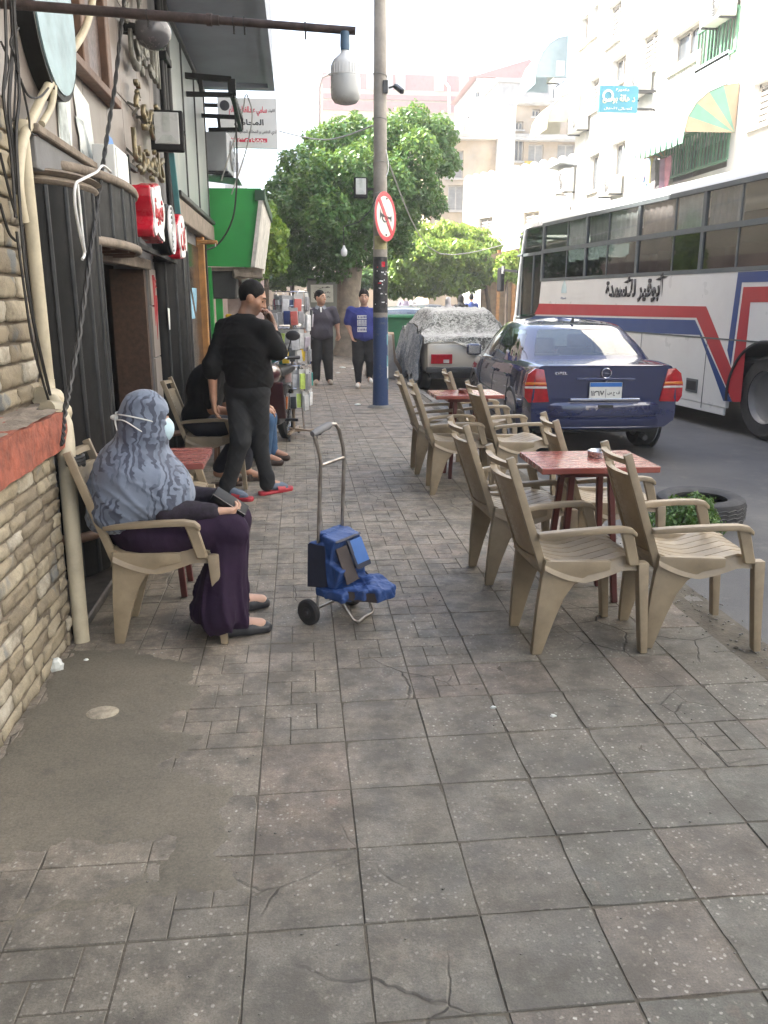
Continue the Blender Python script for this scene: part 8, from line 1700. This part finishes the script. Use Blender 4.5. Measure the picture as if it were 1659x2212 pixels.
soft('jeans', [ell((-.68,7.97,.46), (.13,.18,.09), None, .04)]+[p for a_, b_, c_ in zip(J, Kj, Aj) for p in (cone(a_, b_, .095, .082, .03), cone(b_, c_, .078, .062, .03))], mat('blue_denim', (.03,.075,.15), .85, var=.3, scale=9, bump=.2, bscale=160), JP, vox=.009, k=.03, disp=folds(30, .008, (1,1,1.2), 51), dispamp=.01)
soft('shirt', [ell((-.66,7.97,.74), (.15,.20,.25), None, .05), ell((-.63,7.97,.92), (.12,.19,.09), None, .05), cone((-.64,7.80,.9), (-.56,7.76,.68), .07, .06), cone((-.64,8.14,.9), (-.56,8.18,.68), .07, .06)], mat('charcoal_shirt', (.03,.03,.034), .85, var=.2), JP, vox=.011, k=.05, disp=folds(18, .01, (1,1,1), 52), dispamp=.012)
for a_ in Aj: soft('shoe', [cone((a_.x-.03,a_.y,.04), (a_.x+.15,a_.y-.03,.032), .042, .034), sub(ell((a_.x+.05,a_.y,-.09), (.3,.3,.09)))], M_SAND, JP, vox=.008, k=.02)
ST = thing('stool', 'low wooden stool under the person in blue jeans', 'stool', (-.68,7.97,0)); part('stool_seat', MB().box((-.68,7.97,.35), (.34,.34,.03)), M_WOOD, ST, bevel=.006)
for sx in (-1, 1):
    for sy in (-1, 1): part('leg', MB().bar((-.68+sx*.13,7.97+sy*.13,.335), (-.68+sx*.15,7.97+sy*.15,0), .03), M_WOOD, ST)
# ---------------------------------------------------------------- walkers
def walker(label, x, y, H, facing, fd, top, tmat, bmat, smat, skin, arms, feet, shoe, vox=.011, wide=1., hairm=M_HAIR, collar=None, sleeve=True, htop=.0, detail=True, scarf=None, long_=False, hs=1.02):
    t = thing('person', label, 'person', (x,y,0)); k = H/1.72; f = Vector(facing).normalized(); r = Vector((f.y,-f.x,0)); L = lambda a, b, z: Vector((x,y,0))+r*a*k+f*b*k+Vector((0,0,z*k)); Rt = np.stack([np.array(r), np.array(f), np.array((0,0,1.))], 1)
    HP, A, Rm = head_prims(L(0,.01,1.585), fd, k*hs, jaw=1.1); S_ = [L(-.178*wide,0,1.355), L(.178*wide,0,1.355)]; E_ = [L(*a[0]) for a in arms]; W_ = [L(*a[1]) for a in arms]; Hp = [L(-.09,0,.90), L(.09,0,.90)]; K_ = [L(*q[0]) for q in feet]; An = [L(*q[1]) for q in feet]
    B = HP+[cone(L(0,.0,1.50), L(0,-.01,1.39), .055*k, .07*k), ell(L(0,0,1.18), (.16*k*wide,.11*k,.2*k), Rt), ell(L(0,0,.95), (.15*k*wide,.12*k,.12*k), Rt)]
    for i in range(2): B += [cone(S_[i], E_[i], .05*k*wide, .042*k*wide), cone(E_[i], W_[i], .04*k*wide, .027*k), cone(Hp[i], K_[i], .085*k, .055*k), cone(K_[i], An[i], .05*k, .036*k), cone(An[i], An[i]+f*.14-Vector((0,0,.05)), .034, .028)]+hand_prims(W_[i], (W_[i]-E_[i])+f*.05, f*.6+r*(.5 if i == 0 else -.5), .6, 1 if i == 0 else -1, k)
    fs, fl = stub(A, k*hs, Rm); soft('body', B, skin, t, vox=vox, k=.02, attr={'stubble': (lambda V: fs(V)*.5), 'lips': fl})
    if detail: face_parts(A, k*hs, t, Rm)
    if scarf is None: hair_mesh(A, Rm, k*hs, t, hairm, htop)
    else: soft('headscarf', [ell(A(0,-.01,.015), (.095*k,.112*k,.122*k), Rm, .03), cone(A(0,.0,-.08), L(0,-.01,1.36), .085*k, .15*k, .06), ell(L(0,0,1.30), (.2*k,.15*k,.12*k), Rt, .05), sub(ell(A(0,.115,-.012), (.06*k,.055*k,.07*k), Rm))], scarf, t, vox=vox*1.2, k=.04, disp=folds(20, .01, (1,1,1), 3), dispamp=.012)
    zb = .60 if long_ else .84
    sh = [ell(L(0,0,1.20), (.190*k*wide,.130*k*wide,.205*k), Rt, .06), ell(L(0,.015,1.0), (.172*k*wide,.140*k*wide,.18*k), Rt, .06), ell(L(0,.01,.90), (.168*k*wide,.135*k*wide,.10*k), Rt, .06), cone(S_[0], S_[1], .058*k, .058*k, .05), cone(L(0,-.012,1.415), L(0,-.01,1.39), .070*k, .09*k, .03)]
    if long_: sh += [cone(L(-.07,0,.85), L(-.08,0,.35), .14*k, .15*k), cone(L(.07,0,.85), L(.08,0,.35), .14*k, .15*k)]
    else: sh.append(sub(ell(L(0,0,.66), (.4,.4,.185*k))))
    for i in range(2): sh.append(cone(S_[i], S_[i].lerp(E_[i], .82 if sleeve else 1.), .070*k*(.5+.5*wide), .070*k*(.5+.5*wide), .03))
    if not sleeve: sh += [cone(E_[i], E_[i].lerp(W_[i],.9), .066*k, .05*k, .03) for i in range(2)]
    so = soft('top', sh, tmat, t, vox=vox, k=.05, disp=folds(18, .011, (1,1,.8), int(x*100) % 50), dispamp=.014)
    soft('trousers', [ell(L(0,0,.88), (.165*k*wide,.128*k*wide,.10*k), Rt, .05)]+[p for i in range(2) for p in (cone(Hp[i], K_[i], .108*k*wide, .082*k*wide, .03), cone(K_[i], An[i]+Vector((0,0,.02)), .076*k*wide, shoe[1]*k, .03))], bmat, t, vox=vox, k=.03, disp=folds(28, .008, (.7,.7,1.2), 7), dispamp=.01)
    for i in range(2):
        a_ = An[i]; z0 = a_.z-.085; d = (f+r*(-.12 if i == 0 else .12)).normalized(); c = Vector((a_.x,a_.y,max(z0,0)))
        s_ = soft('shoe', [cone(c-d*.03+Vector((0,0,.045)), c+d*.06+Vector((0,0,.048)), .042, .042), cone(c+d*.06+Vector((0,0,.042)), c+d*.17+Vector((0,0,.035)), .044, .036), cone(c+Vector((0,0,.05)), c+Vector((0,0,.10)), .042, .040), sub(ell(np.array(c)+np.array((0,0,-.10)), (.4,.4,.105)))], smat, t, vox=.008, k=.02)
    return t, L, A, k, f, r, so
M_POLO = mat('charcoal_polo', (.045,.040,.055), .85, var=.15, scale=9, bump=.1); M_BTR = mat('black_trousers', (.010,.010,.012), .85, var=.25, scale=8); M_BTEE = mat('royal_blue_tshirt', (.018,.030,.19), .8, var=.12, scale=7, bump=.1)
t, L, A, k, f, r, so = walker('walking person in charcoal polo shirt turning to the one in blue', .40, 15.4, 1.70, (.05,-1,0), (.75,-.66,0), None, M_POLO, M_BTR, mat('beige_trainer', (.34,.29,.23), .7, var=.25), SK3,
    [((-.295,.03,1.13), (-.315,.08,.93)), ((.29,.02,1.13), (.295,.12,.93))], [((-.115,.04,.49), (-.145,-.02,.09)), ((.11,.08,.49), (.105,.05,.10))], (None,.072), wide=1.30, hs=1.12)
# the walkers' own right hand is on the viewer's left
for sx in (-1, 1): part('collar_leaf', MB().add([L(.02*sx,.085,1.43), L(.085*sx,.055,1.46), L(.105*sx,.085,1.395), L(.055*sx,.125,1.375)], [(0,1,2,3)]), mat('grey_collar', (.22,.24,.27), .85), t)
part('undershirt', MB().add([L(-.02,.122,1.42), L(.02,.122,1.42), L(.012,.150,1.33), L(-.012,.150,1.33)], [(0,1,2,3)]), M_PAPER, t); part('watch', MB().lathe([(.033,-.012),(.036,0),(.033,.012)], L(.295,.115,.95), 16), M_CHROME, t)
p = L(.25,.17,.86); solo('sunglasses', MB().ball(p, (.035,.01,.025), 10, 6).ball(p+Vector((.06,0,-.01)), (.035,.01,.025), 10, 6).bar(p, p+Vector((.06,0,-.01)), .006), M_BLKP, 'dark folded glasses held by the person in polo shirt', 'glasses', loc=p, smooth=180)
t, L, A, k, f, r, so = walker('walking person in royal blue printed t-shirt beside the lamp pole', 1.155, 14.85, 1.70, (-.02,-1,0), (-.08,-1,.02), None, M_BTEE, M_BTR, mat('white_trainer', (.62,.60,.56), .6, var=.1), SK2,
    [((-.31,.04,1.13), (-.32,.14,.95)), ((.29,-.02,1.13), (.22,.06,.92))], [((-.115,.10,.50), (-.09,.02,.17)), ((.115,.06,.49), (.115,.10,.09))], (None,.052), wide=1.30, htop=.016, hs=1.12)
M_PRINT = mat('white_shirt_print', (.62,.63,.64), .8, var=.1, scale=30); m = MB()
def chest(u, z): return L(u, .168+.024*(1-(u/.17)**2)-.02*max(0,(z-1.2)*3)+.012, z)
for z0, z1 in ((1.22,1.285), (1.10,1.205), (.995,1.08)): m.grid(lambda a_, b_: chest(-.035+.165*a_, z0+(z1-z0)*b_), 8, 3)
pr_ = part('print', m, M_PRINT, so, smooth=180); g = random.Random(6); m = MB()
for z in (1.253, 1.185, 1.152, 1.12, 1.037):
    for i in range(6): u = -.022+.026*i; h = .018 if z in (1.253,1.037) else .011; c = chest(u, z); m.add([c+r*dx*.008+Vector((0,0,dz*h))+f*.004 for dx, dz in ((-1,-1),(1,-1),(g.uniform(-.3,1),1),(-1,1))], [(0,1,2,3)])
mk_ = part('print_marks', m, M_BTEE, so); mk_['kind'] = 'stuff'
p = L(-.32,.22,.86); solo('phone', MB().box(p, (.03,.014,.09), rotm(.4,.3,0)), mat('green_phone_case', (.05,.25,.08), .4), 'green cased phone held by the person in blue t-shirt', 'phone', loc=p, bevel=.004)
# ---------------------------------------------------------------- people far down the street
def far(label, px, Y, H, facing, tm, bm, scarf=None, py=None, skin=SK2):
    q = ony(px, 650, Y); return walker(label, q.x, Y, H, facing, facing, None, tm, bm, M_BLKP, skin, [((-.24,.0,1.12), (-.25,.08,.90)), ((.24,.0,1.12), (.25,.08,.90))], [((-.10,.08,.49), (-.10,.12,.09)), ((.10,-.02,.49), (.10,-.1,.10))], (None,.06), vox=.02, sleeve=False, scarf=scarf, detail=False, long_=scarf is not None)
CLo = lambda n, c: mat('cloth_'+n, c, .85, var=.15, scale=8)
far('far pedestrian in a plain black headscarf behind the covered car', 996, 25.5, 1.66, (0,1,0), CLo('black', (.015,.014,.014)), M_BTR, CLo('black', (.015,.014,.014)))
far('far pedestrian in blue jacket walking away beside the red car', 1018, 27.5, 1.70, (0,1,0), CLo('bluejkt', (.03,.06,.22)), M_BTR)
far('far pedestrian in a pale grey headscarf behind the covered car', 968, 25., 1.60, (.2,1,0), CLo('palegrey', (.42,.40,.42)), M_BTR, CLo('palegrey', (.42,.40,.42)))
far('far pedestrian in lilac shirt beyond the pale car', 872, 40., 1.72, (0,-1,0), CLo('lilac', (.42,.36,.46)), M_BTR)
far('far pedestrian in white headscarf beyond the pale car', 890, 42., 1.66, (0,-1,0), CLo('offwhite', (.55,.54,.53)), M_BTR, CLo('offwhite', (.55,.54,.53)))
# ================================================================== rack of phone accessories
RX, RY = -.085, 9.42; RK = thing('display_rack', 'wheeled metal rack hung with packs of phone cases', 'rack', (RX,RY,0)); M_RKM = mat('tan_metal', (.30,.22,.15), .45, .4, var=.2)
part('pole', MB().tube([(RX,RY,.08), (RX,RY,1.62)], .016, 10), M_RKM, RK, smooth=60); part('second_pole', MB().tube([(RX+.12,RY+.22,.05), (RX+.04,RY+.10,1.3)], .014, 10), M_CHROME, RK, smooth=60)
for i in range(3):
    a = .35+i*math.pi/3; d = Vector((math.cos(a),math.sin(a),0)); part('foot_bar', MB().bar(Vector((RX,RY,.075+.012*i))-d*.32, Vector((RX,RY,.075+.012*i))+d*.32, .035, .02), M_RKM, RK, bevel=.003)
    for sgn in (-1, 1): part('castor', MB().lathe([(0,-.012),(.026,-.012),(.028,0),(.026,.012),(0,.012)], Vector((RX,RY,.030))+d*.31*sgn, 16, rotm(math.pi/2,0,a)), M_BLKP, RK, smooth=40)
cols = {'white': (.62,.62,.62), 'grey': (.22,.22,.23), 'pale pink': (.52,.36,.34), 'orange': (.60,.17,.04), 'black': (.03,.035,.04), 'teal': (.02,.25,.22), 'yellow': (.60,.42,.04), 'magenta': (.36,.03,.10), 'navy': (.03,.05,.16), 'silver': (.42,.42,.42), 'red and white': (.52,.12,.10), 'lime': (.40,.52,.12), 'lilac': (.36,.32,.36)}
M_CLR = mat('clear_pack', (.42,.42,.41), .18, var=.1, scale=14)
pack_back = MB().box((0,0,-.085), (.088,.006,.19)).mesh('pack_back', bevel=.002); pack_back.materials.append(M_CLR)
pack_case = MB().box((0,-.010,-.105), (.076,.016,.150)).mesh('phone_case', bevel=.010, seg=2, smooth=40)
hook = MB().tube([(0,0,.012), (0,.004,.03), (0,.03,.035)], .003, 5).mesh('hang_hook'); hook.materials.append(M_CHROME)
rowsR = [(1.60, .20, ['grey','magenta','white','silver','white','navy','red and white','silver','grey','white','black','silver']), (1.45, .225, ['silver','magenta','white','white','navy','red and white','grey','silver','white','lilac','grey']), (1.20, .19, ['grey','teal','lime','silver','white','silver','lilac','grey','black']), (1.05, .20, ['magenta','teal','teal','yellow','black','silver','yellow','grey','navy','lilac']), (.80, .20, ['black','grey','lilac','silver','pale pink','white','lime','grey','grey','teal','silver']), (.55, .19, ['grey','black','grey','orange','black','lime','silver','white','pale pink','grey'])]
pm_ = {}
for (z, rad, cs), tier in zip(rowsR, ('top','second','third','fourth','fifth','lowest')):
    part('hanger_ring', MB().tube([(RX+(rad-.02)*math.cos(a), RY+(rad-.02)*math.sin(a), z+.03) for a in [q*math.pi/12 for q in range(24)]], .005, 5, closed=True).bar((RX-rad,RY,z+.03), (RX+rad,RY,z+.03), .008).bar((RX,RY-rad,z+.03), (RX,RY+rad,z+.03), .008), M_CHROME, RK)
    n = len(cs)
    for i, cn in enumerate(cs):
        g = random.Random(i*7+int(z*100)); a = -math.pi+2*math.pi*(i+.3)/n*.62 if i < n*.9 else 1.2; a += -.1+g.uniform(-.09,.09); rr_ = rad*g.uniform(.78,1.12); p = Vector((RX+rr_*math.cos(a), RY+rr_*math.sin(a), z+g.uniform(-.035,.02)))
        if cn not in pm_: me = pack_case.copy(); me.materials.clear(); me.materials.append(mat('case_'+cn.replace(' ','_'), cols[cn], .4, var=.25, scale=16)); pm_[cn] = me
        o = thing('phone_case_pack', cn+' phone case in clear pack on '+tier+' tier of display rack', 'phone case', p, a+math.pi/2+g.uniform(-.3,.3), cn+' cases on the display rack'); s_ = g.uniform(.85,1.2); o.scale = (s_,s_,s_*g.uniform(.9,1.1)); o.rotation_euler.x = g.uniform(-.12,.12); o.rotation_euler.y = g.uniform(-.08,.08)
        link('pack_back', pack_back, None, o); link('phone_case', pm_[cn], None, o); link('hang_hook', hook, None, o)
# ================================================================== thin haze volume added for the veil over the far street
mb = MB(); mb.box2((-40,-30,-1.2), (60,150,40)); hz_ = link('haze', mb.mesh('haze'), None)
s = NT('veil_haze'); s.t.nodes.remove(s.p); v_ = s.n('VolumePrincipled'); v_.inputs['Density'].default_value = .0019; v_.inputs['Color'].default_value = (.93,.95,.97,1); v_.inputs['Anisotropy'].default_value = .2
s.t.links.new(v_.outputs[0], s.out.inputs['Volume']); hz_.data.materials.append(s.m); tag(hz_, 'thin sunlit haze filling the street', 'haze', kind='stuff')
scene.cycles.volume_bounces = 1
